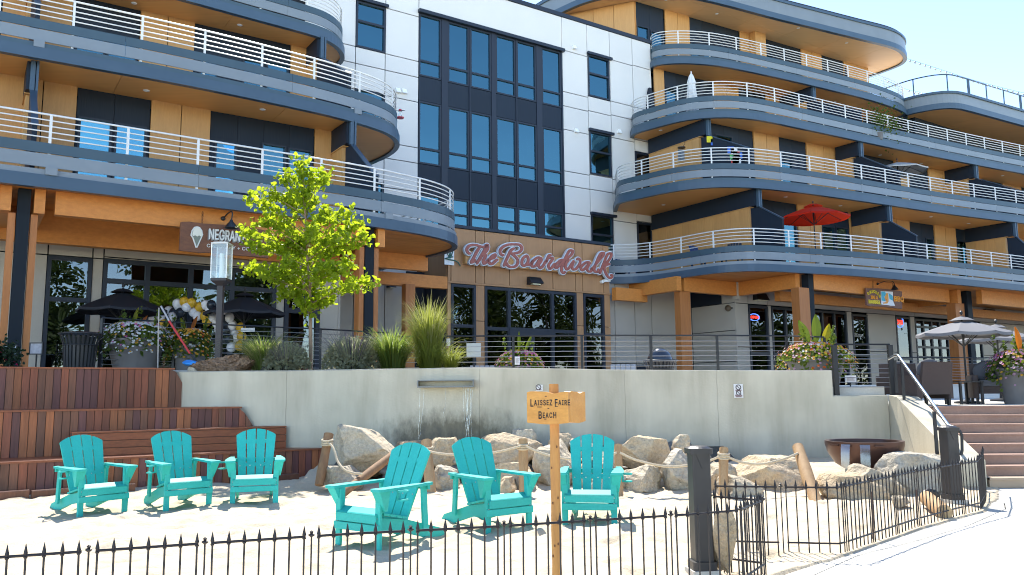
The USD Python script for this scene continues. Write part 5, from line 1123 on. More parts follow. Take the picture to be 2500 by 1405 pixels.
# ------------------------------------------------------------------ copper water bowl
bw = on_y(2112, 1120, 12.9)
bl = thing('copper_water_bowl', 'wide brown copper bowl fountain spilling water in front of the cheek wall', 'fountain', (bw[0], bw[1], -.1))
COP = mat('brown_copper', (.095, .048, .034), .35, metallic=.55, var=(2.5, .9), color2=(.07, .035, .028)); zr_ = on_y(2112, 1076, 12.9)[2]; R_ = .575
part(bl, 'bowl', MB().lathe([(.001, zr_ - .47), (.27, zr_ - .45), (.44, zr_ - .34), (.54, zr_ - .18), (R_, zr_ - .05), (R_, zr_), (R_ - .055, zr_), (R_ - .07, zr_ - .035), (R_ - .075, zr_ - .10)], (bw[0], bw[1], 0), 56), COP, smooth=40)
part(bl, 'water_surface', MB().lathe([(R_ - .072, zr_ - .075), (.001, zr_ - .075)], (bw[0], bw[1], 0), 40).get(), mat('dark_water', (.012, .010, .008), .05))
for k, a in enumerate(np.radians([-158, -138, -112, -92])):
    c = np.array([bw[0] + (R_ - .02) * math.cos(a), bw[1] + (R_ - .02) * math.sin(a), zr_ - .02]); t_ = np.array([-math.sin(a), math.cos(a), 0]); n_ = np.array([math.cos(a), math.sin(a), 0])
    part(bl, 'spill_lip', MB().bar(c - t_ * .075 - [0, 0, .03], c + t_ * .075 - [0, 0, .03], .09, .02), COP)
    if k in (1, 2):
        m = MB(); V = []
        for j in range(9):
            d = .05 + .05 * math.sqrt(j / 8); z = zr_ - .03 - .5 * (j / 8); V += [c + n_ * d - t_ * .07 + [0, 0, z - c[2]], c + n_ * d + t_ * .07 * (1 - .25 * j / 8) + [0, 0, z - c[2]]]
        part(bl, 'water_sheet', m.add(V, [[2*j, 2*j+1, 2*j+3, 2*j+2] for j in range(8)]), WATER, smooth=True)
part(bl, 'pedestal', MB().lathe([(.3, -.1), (.3, zr_ - .45)], (bw[0], bw[1], 0), 24), BLACKM)

# ------------------------------------------------------------------ stair handrail
hr = thing('stair_handrail', 'polished steel handrail on dark posts beside the stairs', 'handrail', (6.9, 13.5, 0))
ra, rb = np.array([*on_y(2192, 868, 15.1)]), np.array([*on_y(2316, 1040, 12.35)])
part(hr, 'grip_rail', MB().tube([ra + [-.06, .25, -.06], ra + [-.02, .1, -.005], ra, rb, rb + [0, -.1, -.01]], .026, 10), mat('polished_rail', (.75, .76, .78), .18, metallic=1.0), smooth=50)
for u, v0, v1, y in ((2208, 885, 985, 15.0), (2288, 1005, 1110, 12.75), (2190, 880, 960, 15.35)):
    a, c = on_y(u, v1, y), on_y(u, v0, y); c[0] = a[0]; part(hr, 'rail_post', MB().bar(a, c, .045, .03), BLACKM)
gr = thing('hand_grip', 'black loop handle at the right edge behind the far bollard', 'handrail', (*on_y(2345, 1100, 12.2)[:2], 0))
part(gr, 'loop', MB().tube([on_y(u, v, 12.2) for u, v in ((2330, 1050), (2342, 1052), (2348, 1062), (2349, 1100), (2346, 1112))], .022, 8), BLACKM, smooth=50)

# ================================================================== PLANTS
def leaf_cloud(c, n_, size, up=None, seed=0, curl=.25, pts=6):
    "n_ separate leaves around the points c, every one a folded blade of a few triangles"
    r = np.random.default_rng(seed); c = np.asarray(c, float); k = len(c)
    sz = size * r.uniform(.65, 1.25, k); nrm = r.normal(size=(k, 3)) + (up if up is not None else [0, 0, .6]); nrm /= np.linalg.norm(nrm, axis=1, keepdims=True)
    t = np.cross(nrm, r.normal(size=(k, 3))); t /= np.linalg.norm(t, axis=1, keepdims=True); b = np.cross(nrm, t)
    prof = np.array([[0, -.5], [.30, -.42], [.50, -.12], [.36, .22], [0, .62], [-.36, .22], [-.50, -.12], [-.30, -.42]])
    m = len(prof); V = c[:, None] + sz[:, None, None] * (prof[None, :, :1] * t[:, None] + prof[None, :, 1:] * b[:, None] + (np.abs(prof[None, :, :1]) * curl * 1.4 - .25 * curl) * nrm[:, None])
    F = np.array([[0, 1, 4], [1, 2, 3], [1, 3, 4], [0, 4, 7], [7, 5, 6], [7, 4, 5]])
    return V.reshape(-1, 3), (np.arange(k)[:, None, None] * m + F[None]).reshape(-1, 3)
def leafmat(name, c, tr, rnd=.3, frac=.5, hue=.0225):
    if name in _mats: return _mats[name]
    N = {'geo': ('geometry', {}), 'mr': ('map_range', {'to_min': 1 - rnd, 'to_max': 1 + rnd}), 'h1': ('hsv', {'color': tuple(c)}), 'h2': ('hsv', {'color': tuple(tr)}), 'hu': ('map_range', {'to_min': .5 - hue * 1.1, 'to_max': .5 + hue}),
         'p': ('principled_bsdf', {'roughness': .5, 'specular_ior_level': .35}), 'tl': ('translucent_bsdf', {}), 'm': ('mix_closure', {'fac': frac})}
    L = [('geo.random_per_island', 'mr.value'), ('geo.random_per_island', 'hu.value'), ('mr.result', 'h1.value'), ('mr.result', 'h2.value'), ('hu.result', 'h1.hue'), ('hu.result', 'h2.hue'), ('h1.color', 'p.base_color'), ('h2.color', 'tl.color'), ('p.BSDF', 'm.closure1'), ('tl.BSDF', 'm.closure2')]
    _mats[name] = usdkit.material(stage, LK + name, N, L, surface='m.closure'); return _mats[name]
LEAFY = leafmat('spring_green_leaf', (.19, .32, .02), (.56, .86, .035), .30, .62)
BARK = mat('young_bark', (.30, .20, .125), .85, var=(6, .8), color2=(.19, .125, .08), stretch=(3, 3, .8))
ty = 16.2
tr = thing('young_tree', 'young tree with bright yellow green rounded leaves growing on the terrace', 'tree', (*on_y(760, 895, ty)[:2], 1.7))
base = on_y(760, 898, ty); base[2] = 1.6
spine = [base, on_y(758, 800, ty), on_y(756, 700, ty), on_y(748, 600, ty), on_y(745, 500, ty), on_y(738, 405, ty)]
sp_ = PchipInterpolator(np.arange(6), np.array(spine))
part(tr, 'trunk', MB().tube(sp_(np.linspace(0, 5, 26)), np.linspace(.042, .008, 26), 10), BARK, smooth=60)
tips = [(733, 398, 0), (695, 432, .2), (650, 470, -.3), (612, 484, .1), (755, 430, -.2), (700, 480, .4), (790, 425, -.2), (760, 480, .5), (640, 540, -.5), (592, 565, .1), (690, 540, .6), (612, 600, -.3), (660, 600, .5), (605, 655, .1), (650, 672, -.6), (700, 640, -.7), (800, 515, .3), (852, 515, -.1), (880, 545, .5), (896, 582, 0), (840, 575, -.5), (800, 590, .6), (770, 560, -.7), (860, 640, .3), (903, 690, -.1), (872, 690, .4), (830, 660, -.5), (790, 650, -.8), (745, 640, .7), (720, 700, .3), (690, 715, -.2), (800, 735, .2), (745, 735, -.3), (828, 610, .1), (730, 580, .2), (740, 470, -.3), (705, 600, .1), (680, 660, .3), (775, 690, .5)]
lr_ = np.random.default_rng(12); pts = []; br = []
for u, v, dy in tips:
    tip = on_y(u, v, ty + dy * .9); k = np.clip((760 - v) / 355 * 3.2 + 1.25 - lr_.uniform(.1, .5), .9, 4.6); r0_ = sp_(k)
    q = np.linspace(0, 1, 9)[:, None]; line = r0_ + (tip - r0_) * q + np.array([0, 0, .25]) * (q * (1 - q)) * lr_.uniform(-.4, .8); br.append(line)
    part(tr, 'branch', MB().tube(line, np.linspace(.012, .004, 9), 5), BARK, smooth=60)
    L_ = np.linalg.norm(tip - r0_); n_ = int(40 + 52 * min(L_, 1.4))
    f = lr_.beta(2.2, 1.1, n_)[:, None]; p = r0_ + (tip - r0_) * f + np.array([0, 0, .25]) * (f * (1 - f)) + lr_.normal(0, .085, (n_, 3)) * [1, 1, .9]
    pts.append(p); pts.append(tip + lr_.normal(0, .085, (16, 3)))
pts = np.vstack(pts)
part(tr, 'foliage', leaf_cloud(pts, 0, .098, up=np.array([0, -.5, .5]), seed=3), LEAFY, kind='stuff')

def blades(c, n_, h, spread, droop, w, seed, base_r=.12, lean=(0, 0)):
    r = np.random.default_rng(seed); V = []; F = []; k = 0; seg = 7; q = np.linspace(0, 1, seg)
    for i in range(n_):
        a = r.uniform(0, 2 * np.pi); hh = h * r.uniform(.55, 1.05); sp = spread * r.uniform(.2, 1.1) * hh; d = np.array([math.cos(a), math.sin(a)])
        b = np.array(c[:2]) + d * r.uniform(0, base_r)
        out = sp * q ** 1.6; up = hh * (q - droop * r.uniform(.5, 1.2) * q ** 3)
        P = np.stack([b[0] + d[0] * out + lean[0] * q * hh, b[1] + d[1] * out + lean[1] * q * hh, c[2] + up], 1)
        s_ = np.array([-d[1], d[0], 0]) * math.cos(r.uniform(-1, 1)) + np.array([d[0], d[1], 0]) * .3; s_ /= np.linalg.norm(s_)
        ww = w * r.uniform(.6, 1.2) * (1 - q ** 2.2 * .93)
        V.append(np.stack([P - s_ * ww[:, None] / 2, P + s_ * ww[:, None] / 2], 1).reshape(-1, 3))
        F.append(np.array([[2*j, 2*j+1, 2*j+3, 2*j+2] for j in range(seg - 1)]) + k); k += 2 * seg
    return np.vstack(V), np.vstack(F)
GRASSY = leafmat('bright_grass_blade', (.20, .28, .05), (.45, .58, .09), .3, .5); GRASSD = leafmat('green_grass_blade', (.15, .27, .07), (.34, .56, .10), .35, .55); GRASSP = leafmat('pale_grass_blade', (.36, .40, .20), (.58, .62, .28), .25, .5); LAVG = leafmat('silver_green_leaf', (.42, .47, .33), (.62, .68, .42), .35, .55); LAVF = leafmat('lavender_spike', (.16, .12, .20), (.2, .14, .26), .3, .3); STRAW = leafmat('straw_plume', (.40, .33, .22), (.5, .42, .26), .2, .4)
def clump(name, u, v, y, layers, label, cat='grass'):
    c = on_y(u, v, y); c[2] = 1.84; t = thing(name, label, cat, c)
    for nm, n_, h, spd, dr, w, m_, sd, br_ in layers: part(t, nm, blades(c, n_, h, spd, dr, w, sd, br_, (-.06, 0)), m_, kind='stuff')
    return t, c
def bush_body(t, c, r, h, m_, n_, sz, seed):
    R = np.random.default_rng(seed); a = R.uniform(0, 6.28, n_); q = np.sqrt(R.random(n_)); z = h * np.sqrt(1 - .92 * q ** 2) * R.uniform(.25, 1, n_)
    part(t, 'foliage', leaf_cloud(np.array(c) + np.stack([r * q * np.cos(a), .7 * r * q * np.sin(a), z], 1), 0, sz, seed=seed), m_, kind='stuff')
clump('ornamental_grass', 645, 890, 15.7, [('blades', 700, 1.15, .72, .55, .013, GRASSD, 1, .2), ('pale_blades', 380, 1.2, .8, .6, .012, GRASSP, 2, .2)], 'rounded fountain of green grass right of the heap of soil')
clump('ornamental_grass', 958, 892, 15.6, [('blades', 900, 1.2, .6, .5, .015, GRASSD, 3, .24), ('pale_blades', 260, 1.25, .7, .55, .011, GRASSY, 4, .22)], 'dark green arching grass clump left of the tallest grass')
clump('ornamental_grass', 1050, 892, 15.5, [('blades', 700, 1.45, .24, .16, .013, GRASSY, 5, .2), ('arching_blades', 520, 1.85, .36, .5, .011, GRASSY, 15, .16), ('spreading_blades', 460, 1.05, .85, .7, .012, GRASSY, 6, .22), ('plumes', 420, 1.95, .34, .42, .009, GRASSP, 7, .12)], 'tallest feathery yellow green grass on the wall in front of the pavilion')
t_, c_ = clump('lavender_bush', 700, 892, 15.5, [('stems', 700, .66, .8, .15, .008, LAVG, 8, .22), ('flower_spikes', 160, .72, .7, .1, .014, LAVF, 9, .2)], 'grey green lavender bush at the foot of the young tree', 'bush'); bush_body(t_, c_, .46, .60, LAVG, 1500, .05, 81)
t_, c_ = clump('lavender_bush', 858, 892, 15.5, [('stems', 900, .80, .8, .15, .008, LAVG, 11, .3), ('flower_spikes', 300, .86, .75, .1, .013, LAVF, 12, .28), ('grass_blades', 160, .95, .5, .4, .01, GRASSD, 13, .3)], 'purple tinged lavender bush between the tree and the grasses', 'bush'); bush_body(t_, c_, .56, .70, LAVG, 2000, .05, 82)
clump('ornamental_grass', 1100, 894, 15.6, [('blades', 260, .8, .9, .6, .012, GRASSY, 14, .14)], 'small spray of grass at the right foot of the tallest grass')
# heap of soil, rocks, shovel
hp = on_y(552, 900, 15.75); v, f = boulder_mesh(77, (1.25, .8, .42), 0, .7, 4)
v += .06 * (np.random.default_rng(1).random((len(v), 3)) - .5); v += [hp[0], hp[1], 1.98]
single('soil_heap', (v, f), mat('dug_soil', (.30, .20, .13), .95, var=(14, .9), color2=(.14, .09, .06), bump=(25, .9, .05)), 'heap of dug brown soil round the foot of the lamp post', 'soil', smooth=False)
for k, (u, v_, w, lab) in enumerate(((472, 893, .22, 'pale rough rock at the left edge of the soil heap'), (655, 892, .30, 'dark grey rock between the soil heap and the lavender'))):
    c = on_y(u, v_, 15.5); vv, ff = boulder_mesh(50 + k, (w, .2, .2), 0, .5, 3); single('garden_rock', (vv + [c[0], c[1], 1.87], ff), ROCKM[0] if k == 0 else mat('dark_rock', (.06, .055, .05), .9), lab, 'rock', smooth=40)
sv = thing('garden_shovel', 'shovel with a red handle leaning from the stake to the soil heap', 'shovel', on_y(470, 885, 15.6))
SH = [on_y(393, 748, 15.75), on_y(413, 784, 15.72), on_y(464, 864, 15.62), on_y(480, 884, 15.6)]
part(sv, 'grey_grip', MB().tube(SH[:2], .019, 8), mat('grey_grip', (.35, .35, .37), .5)); part(sv, 'red_handle', MB().tube(SH[1:3], .021, 8), mat('red_handle', (.42, .03, .03), .4)); part(sv, 'shaft', MB().tube(SH[2:], .017, 8), BLACKM)
single('garden_stake', MB().tube([on_y(388, 752, 15.65), on_y(385, 903, 15.65)], .012, 6), mat('weathered_stake', (.36, .34, .31), .8), 'thin grey stake standing in front of the left flower planter', 'stake')
bt = on_y(468, 887, 15.55); vv, ff = boulder_mesh(91, (.34, .16, .13), .3, .6, 3); single('blue_bag', (vv + [bt[0], bt[1], bt[2]], ff), mat('blue_plastic', (.02, .22, .62), .35), 'crumpled bright blue plastic bag beside the soil heap', 'bag', smooth=30)

# ------------------------------------------------------------------ flower planters
PET = {'white': (.80, .80, .76), 'pink': (.70, .18, .32), 'yellow': (.78, .52, .04), 'orange': (.75, .26, .02), 'red': (.55, .02, .02), 'rose': (.62, .35, .42)}
PGREEN = leafmat('planter_leaf', (.09, .17, .025), (.22, .38, .03), .35, .4); CANNA = leafmat('canna_leaf', (.20, .26, .02), (.55, .55, .02), .25, .5); CANNAO = leafmat('orange_canna_leaf', (.42, .18, .02), (.75, .35, .02), .2, .5)
POT = mat('grey_planter', (.15, .14, .135), .7, var=(3, .5), color2=(.12, .112, .108))
def planter(c, r, h, label, cols, seed, canna=(), tall=0, fl=260, drape=.35):
    t = thing('flower_planter', label, 'planter', c); R = np.random.default_rng(seed); c = np.array(c, float)
    part(t, 'pot', MB().lathe([(.001, 0), (r * .72, 0), (r, h), (r * 1.04, h), (r * 1.04, h - .04), (r * .92, h - .03), (.001, h - .05)], c, 28), POT, smooth=40)
    n = 900; a = R.uniform(0, 2 * np.pi, n); q = np.sqrt(R.random(n)); rad = r * 1.35 * q
    z = h + .28 * np.sqrt(np.clip(1 - q ** 2, 0, 1)) - drape * np.clip(q - .62, 0, 1) * 2.2 * R.random(n) + R.normal(0, .03, n)
    P = c + np.stack([rad * np.cos(a), rad * np.sin(a), z], 1); part(t, 'foliage', leaf_cloud(P, 0, .07, seed=seed), PGREEN, kind='stuff')
    names = [k for k, w in cols for _ in range(w)]
    for cn in sorted(set(names)):
        m = int(fl * names.count(cn) / len(names)); a = R.uniform(0, 2 * np.pi, m); q = np.sqrt(R.uniform(.05, 1, m)); rad = r * 1.42 * q
        z = h + .34 * np.sqrt(np.clip(1 - q ** 2, 0, 1)) - drape * np.clip(q - .6, 0, 1) * 2.0 * R.random(m) + .02
        P = c + np.stack([rad * np.cos(a), rad * np.sin(a), z], 1)
        d = np.stack([np.cos(a), np.sin(a), .8 + 0 * a], 1); V = []; F = []
        tt = np.cross(d, [0, 0, 1.0]); tt /= np.linalg.norm(tt, axis=1, keepdims=True); d /= np.linalg.norm(d, axis=1, keepdims=True); bb = np.cross(d, tt); k5 = np.arange(10) / 10 * 2 * np.pi; s_ = .030 * R.uniform(.7, 1.2, m)
        ring = (1 - .22 * (np.arange(10) % 2))
        VV = P[:, None] + s_[:, None, None] * (ring[None, :, None] * (np.cos(k5)[None, :, None] * tt[:, None] + np.sin(k5)[None, :, None] * bb[:, None]) + .25 * d[:, None])
        VV = np.concatenate([P[:, None], VV], 1); FF = np.array([[0, 1 + j, 1 + (j + 1) % 10] for j in range(10)])
        part(t, f'{cn}_blossoms', (VV.reshape(-1, 3), (np.arange(m)[:, None, None] * 11 + FF[None]).reshape(-1, 3)), leafmat(f'{cn}_petal', PET[cn], np.array(PET[cn]) * .8, .15, .4), kind='stuff')
    if tall:
        n = tall * 40; k = R.integers(0, tall, n); bx = R.uniform(-r, r, (tall, 2)) * .9; hh = R.uniform(.3, .6, tall); f = R.random(n)
        P = c + np.c_[bx[k] * (1 + .25 * f[:, None]) + R.normal(0, .02, (n, 2)), h + .1 + hh[k] * f]; part(t, 'tall_spikes', leaf_cloud(P, 0, .05, seed=seed + 1), PGREEN, kind='stuff')
    for dx, z0, L_, ang, wd, m_ in canna:
        q = np.linspace(0, 1, 8); w = wd * np.sin(np.pi * np.clip(q * .93 + .05, 0, 1)) ** .8; x = dx + math.sin(ang) * L_ * q; zz__ = h + z0 + math.cos(ang) * L_ * q; yb = -.02 * q
        Pc = np.stack([c[0] + x, c[1] - .1 + .12 * q ** 2, c[2] + zz__], 1); sd = np.array([math.cos(ang), -.35, -math.sin(ang)])
        V = np.stack([Pc - sd * w[:, None], Pc + [0, .03, 0], Pc + sd * w[:, None]], 1).reshape(-1, 3); F = [[3*j+i, 3*j+i+1, 3*j+i+4, 3*j+i+3] for j in range(7) for i in (0, 1)]
        part(t, 'canna_leaf', (V, F), m_)
    return t
def at_base(u, y, z): p = on_y(u, 900, y); return (p[0], p[1], z)
planter(at_base(330, 16.9, TL), .56, .66, 'planter of white petunias behind the left cable railing', [('white', 9), ('yellow', 2), ('pink', 1)], 31, [(-.03, .25, .42, .05, .055, CANNA), (.08, .2, .32, .35, .05, CANNAO)], 12, 900, .6)
planter(at_base(462, 17.3, TL), .36, .55, 'planter of yellow flowers with two flame coloured leaves beside the lamp post', [('yellow', 6), ('white', 3), ('orange', 2)], 32, [(-.06, .28, .36, -.5, .05, CANNA), (.05, .28, .36, .2, .05, CANNAO)], 6, 480, .6)
planter(at_base(1268, 19.0, TZ), .42, .55, 'planter with pink flowers and a red canna in front of the pavilion doors', [('pink', 4), ('rose', 6), ('yellow', 3)], 33, [(0, .3, .5, 0, .04, PGREEN), (.12, .3, .45, .4, .04, PGREEN)], 5, 380, .3)
planter(at_base(1992, 16.9, TZ), .58, .55, 'planter of yellow and pink flowers behind the stepped end of the wall', [('yellow', 6), ('rose', 5), ('orange', 3), ('white', 2)], 34, [(-.15, .35, .5, -.3, .08, PGREEN), (.0, .35, .6, .1, .09, PGREEN), (.12, .3, .5, .45, .07, CANNA)], 8, 520, .55)
planter(at_base(2492, 15.8, PATZ), .44, .68, 'tall grey planter with pink and yellow flowers at the right edge', [('rose', 7), ('yellow', 5), ('pink', 2)], 35, [(-.05, .3, .5, .05, .05, CANNAO), (.1, .3, .45, .3, .05, CANNA)], 7, 480, .5)
pl = thing('potted_shrub', 'dark flowering shrub at the far left edge of the terrace', 'shrub', at_base(10, 14.9, TL)); R = np.random.default_rng(5); P = np.array(at_base(8, 14.9, TL)) + R.normal(0, 1, (500, 3)) * [.14, .12, .13] + [0, 0, .25]
part(pl, 'foliage', leaf_cloud(P, 0, .06, seed=4), leafmat('dark_shrub_leaf', (.02, .05, .025), (.04, .09, .03), .3, .3), kind='stuff'); part(pl, 'red_blossoms', leaf_cloud(P[:36] + [0, -.1, .05], 0, .05, seed=6), leafmat('red_petal', PET['red'], PET['red'], .2, .3), kind='stuff')

# ================================================================== TERRACE FURNITURE
def cable_rail(label, pts, n=9, post_w=.05, h=1.07, name='cable_railing', post=BLACKM):
    "pts: (x, y, top z); cables strung through the posts"
    pts = np.array(pts, float); t = thing(name, label, 'railing', (*pts.mean(0)[:2], pts[:, 2].min() - h))
    CAB = mat('steel_cable', (.34, .33, .32), .35, metallic=.8)
    for p in pts: part(t, 'rail_post', MB().bar(p - [0, 0, h + .05], p, post_w, post_w * .8, up=(0, 1, 0)), post)
    part(t, 'top_rail', MB().tube(pts + [0, 0, .012], .018, 6), post)
    for k in range(n): part(t, 'cable', MB().tube(pts - [0, 0, (h - .06) * (k + 1) / (n + 1)], .0065, 5), CAB)
    return t
def rp_(u, v, y, z=None): p = on_y(u, v, y); return p
cable_rail('cable railing across the left terrace in front of the creamery', [rp_(249, 778, 16.3), rp_(427, 789, 17.1), rp_(665, 800, 18.6), rp_(783, 805, 19.3), rp_(950, 815, 18.0)])
cable_rail('long cable railing along the top of the concrete wall in the middle', [rp_(950, 824, 16.2), rp_(1100, 823, 16.3), rp_(1253, 822, 16.4), rp_(1420, 821, 16.5), rp_(1588, 821, 16.7), rp_(1750, 821, 16.9), rp_(1920, 822, 17.3), rp_(2012, 825, 16.6)])
cable_rail('short cable railing panel on the lower step of the wall', [rp_(2036, 843, 15.8), rp_(2172, 843, 15.75)], 9, .09, .95)
cable_rail('cable railing on the low white wall behind the patio chairs', [rp_(2200, 874, 26.2), rp_(2300, 874, 26.2), rp_(2372, 875, 26.2), rp_(2450, 875, 26.2), rp_(2560, 876, 26.2)], 8, .05, .83)
def umbrella(name, u, v, half_px, v_edge, y, label, m, base_z, vent=True, segs=8, ribm=BLACKM, rot=.2):
    top = on_y(u, v, y); r = half_px * y / 2000 * .99; ze = on_y(u, v_edge, y)[2]; t = thing(name, label, 'umbrella', (top[0], top[1], base_z)); dz = top[2] - ze
    a = np.arange(segs) / segs * 2 * np.pi + rot; rings = np.linspace(.16 if vent else 0.02, 1, 6)
    for k in range(segs):                                                  # one cloth panel between two ribs
        V = []; F = []
        for i, q in enumerate(rings):
            for j in range(5):
                aa = a[k] + (a[(k + 1) % segs] - a[k]) % (2 * np.pi) * j / 4; sag = 1 - .055 * math.sin(math.pi * j / 4) * q
                V.append([top[0] + r * q * sag * math.cos(aa), top[1] + r * q * sag * math.sin(aa), top[2] - dz * q ** 1.12 - .03 * math.sin(math.pi * j / 4) * q])
        F = [[i*5+j, (i+1)*5+j, (i+1)*5+j+1, i*5+j+1] for i in range(5) for j in range(4)]
        n5 = len(V); V += [[x, y_, z - .06] for x, y_, z in V[-5:]]; F += [[n5-5+j, n5+j, n5+j+1, n5-4+j] for j in range(4)]
        part(t, 'canopy_panel', (V, F), m, smooth=30)
        e = [top[0] + r * math.cos(a[k]), top[1] + r * math.sin(a[k]), ze + .01]; part(t, 'rib', MB().tube([[top[0], top[1], top[2] - .12], [(top[0] + e[0]) / 2, (top[1] + e[1]) / 2, top[2] - dz * .46 - .02], [e[0], e[1], e[2] - .02]], .011, 5), ribm)
        part(t, 'strut', MB().tube([[top[0], top[1], top[2] - dz - .28], [top[0] + r * .5 * math.cos(a[k]), top[1] + r * .5 * math.sin(a[k]), top[2] - dz * .46 - .03]], .009, 5), ribm)
    if vent: part(t, 'vent_cap', MB().lathe([(r * .27, top[2] + .015 - dz * .10), (r * .13, top[2] + .05), (.015, top[2] + .075)], (top[0], top[1], 0), segs * 2), m)
    part(t, 'pole', MB().tube([[top[0], top[1], base_z], [top[0], top[1], top[2] + .09]], .021, 10), ribm); part(t, 'finial', MB().lathe([(.001, .1), (.03, .13), (.03, .17), (.001, .2)], top, 8), ribm)
    part(t, 'base', MB().lathe([(.001, .0), (.26, .0), (.26, .04), (.05, .07), (.03, .3), (.001, .3)], (top[0], top[1], base_z), 18), ribm)
    return t
def cloth(name, c, tr, fr=.35): return leafmat(name, c, tr, .03, fr)
BCL = mat('black_canvas', (.012, .013, .018), .85); GCL = mat('grey_canvas', (.155, .155, .165), .85)
umbrella('patio_umbrella', 300, 712, 106, 757, 19.4, 'open black umbrella behind the white petunia planter', BCL, TL)
umbrella('patio_umbrella', 598, 722, 98, 764, 20.4, 'open black umbrella between the lamp post and the young tree', BCL, TL)
umbrella('patio_umbrella', 2348, 782, 106, 814, 16.9, 'near grey umbrella open over the patio chairs', GCL, PATZ)
umbrella('patio_umbrella', 2432, 800, 84, 828, 19.5, 'grey umbrella partly hidden behind the near one at the right', GCL, PATZ)
# lamp post
ly = 15.85; lp = thing('lamp_post', 'dark post lantern with a square clear glass head in front of the creamery sign', 'lamp', (*on_y(532, 895, ly)[:2], 1.7)); lb = on_y(532, 895, ly); lx, zl0, zl1 = lb[0], on_y(534, 684, ly)[2], on_y(534, 595, ly)[2]; w = .155
POSTM = mat('brown_black_post', (.030, .024, .024), .45)
part(lp, 'pole', MB().box(lx - .055, lx + .055, ly - .055, ly + .055, 1.7, zl0 - .09), POSTM); part(lp, 'collar', MB().hexa([[lx - .06, ly - .06, zl0 - .12], [lx + .06, ly - .06, zl0 - .12], [lx + .06, ly + .06, zl0 - .12], [lx - .06, ly + .06, zl0 - .12], [lx - .15, ly - .15, zl0 - .03], [lx + .15, ly - .15, zl0 - .03], [lx + .15, ly + .15, zl0 - .03], [lx - .15, ly + .15, zl0 - .03]]).box(lx - .15, lx + .15, ly - .15, ly + .15, zl0 - .03, zl0 + .02), POSTM)
FROST = usdkit.material(stage, LK + 'lantern_glass', {'t': ('transparent_bsdf', {'color': (.93, .95, .93)}), 'g': ('glossy_bsdf', {'color': (1, 1, 1), 'roughness': .06}), 'd': ('translucent_bsdf', {'color': (.75, .78, .74)}), 'm0': ('mix_closure', {'fac': .04}), 'm': ('mix_closure', {'fac': .09})}, [('t.BSDF', 'm0.closure1'), ('d.BSDF', 'm0.closure2'), ('m0.closure', 'm.closure1'), ('g.BSDF', 'm.closure2')], surface='m.closure')
for sx, sy_ in ((1, 0), (-1, 0), (0, 1), (0, -1)):
    part(lp, 'glass_pane', MB().box(lx + sx * .145 - (.004 if sx else .145), lx + sx * .145 + (.004 if sx else .145), ly + sy_ * .145 - (.004 if sy_ else .145), ly + sy_ * .145 + (.004 if sy_ else .145), zl0 + .02, zl1 - .03), FROST)
for sx in (-1, 1):
    for sy_ in (-1, 1): part(lp, 'corner_bar', MB().box(lx + sx * .15 - .008, lx + sx * .15 + .008, ly + sy_ * .15 - .008, ly + sy_ * .15 + .008, zl0 + .02, zl1 - .03), LAMPW)
part(lp, 'lid', MB().box(lx - .165, lx + .165, ly - .165, ly + .165, zl1 - .03, zl1 - .005).box(lx - .13, lx + .13, ly - .13, ly + .13, zl1 - .004, zl1 + .012), mat('lantern_lid', (.62, .61, .56), .4)); part(lp, 'lamp_core', MB().tube([(lx, ly, zl0 + .02), (lx, ly, zl1 - .2)], .045, 12), LAMPW)
# litter bins
def bin_(u, y, z0, r, h, label, dome):
    c = at_base(u, y, z0); t = thing('litter_bin', label, 'bin', c); c = np.array(c)
    for k in range(26):
        a = k / 26 * 2 * np.pi; d = np.array([math.cos(a), math.sin(a), 0]); s_ = np.array([-d[1], d[0], 0])
        prof = [(.74, .03), (.80, .35), (.84, .68), (1.0, .94), (1.08, 1.0)]
        for (r0, q0), (r1, q1) in zip(prof[:-1], prof[1:]): pass
        V = []
        for r0, q0 in prof: V += [c + d * r * r0 - s_ * .022 + [0, 0, h * q0], c + d * r * r0 + s_ * .022 + [0, 0, h * q0], c + d * (r * r0 - .006) + s_ * .022 + [0, 0, h * q0], c + d * (r * r0 - .006) - s_ * .022 + [0, 0, h * q0]]
        part(t, 'slat', (V, [[4*j+i, 4*j+(i+1) % 4, 4*j+4+(i+1) % 4, 4*j+4+i] for j in range(4) for i in range(4)]), BLACKM)
    for q, rr in ((1.0, 1.08), (.70, .85), (.08, .76)): a = np.linspace(0, 2 * np.pi, 33); part(t, 'hoop', MB().tube(np.stack([c[0] + r * rr * np.cos(a), c[1] + r * rr * np.sin(a), 0 * a + c[2] + h * q], 1), .013, 6, False), BLACKM, smooth=True)
    part(t, 'liner', MB().lathe([(.001, .05), (r * .66, .05), (r * .72, h * .92), (r * .68, h * .92), (r * .6, .1)], c, 24), mat('dark_liner', (.012, .016, .014), .6), smooth=40)
    if dome: part(t, 'dome_lid', MB().lathe([(r * .78, h * .88)] + [(r * .80 * math.cos(x), h * .95 + r * .86 * math.sin(x)) for x in np.linspace(0, 1.56, 10)], c, 30), mat('gloss_black_dome', (.012, .016, .024), .12, coat=.6), smooth=40)
    else: part(t, 'lid_ring', MB().lathe([(r * 1.02, h * .995), (r * .8, h * 1.05), (r * .5, h * 1.06), (r * .45, h * 1.0)], c, 28), BLACKM, smooth=40)
bin_(193, 16.0, TL, .36, .72, 'black slatted litter bin beside the left shop door', False)
bin_(1612, 18.3, TZ, .36, .62, 'black litter bin with a glossy round dome behind the middle railing', True)
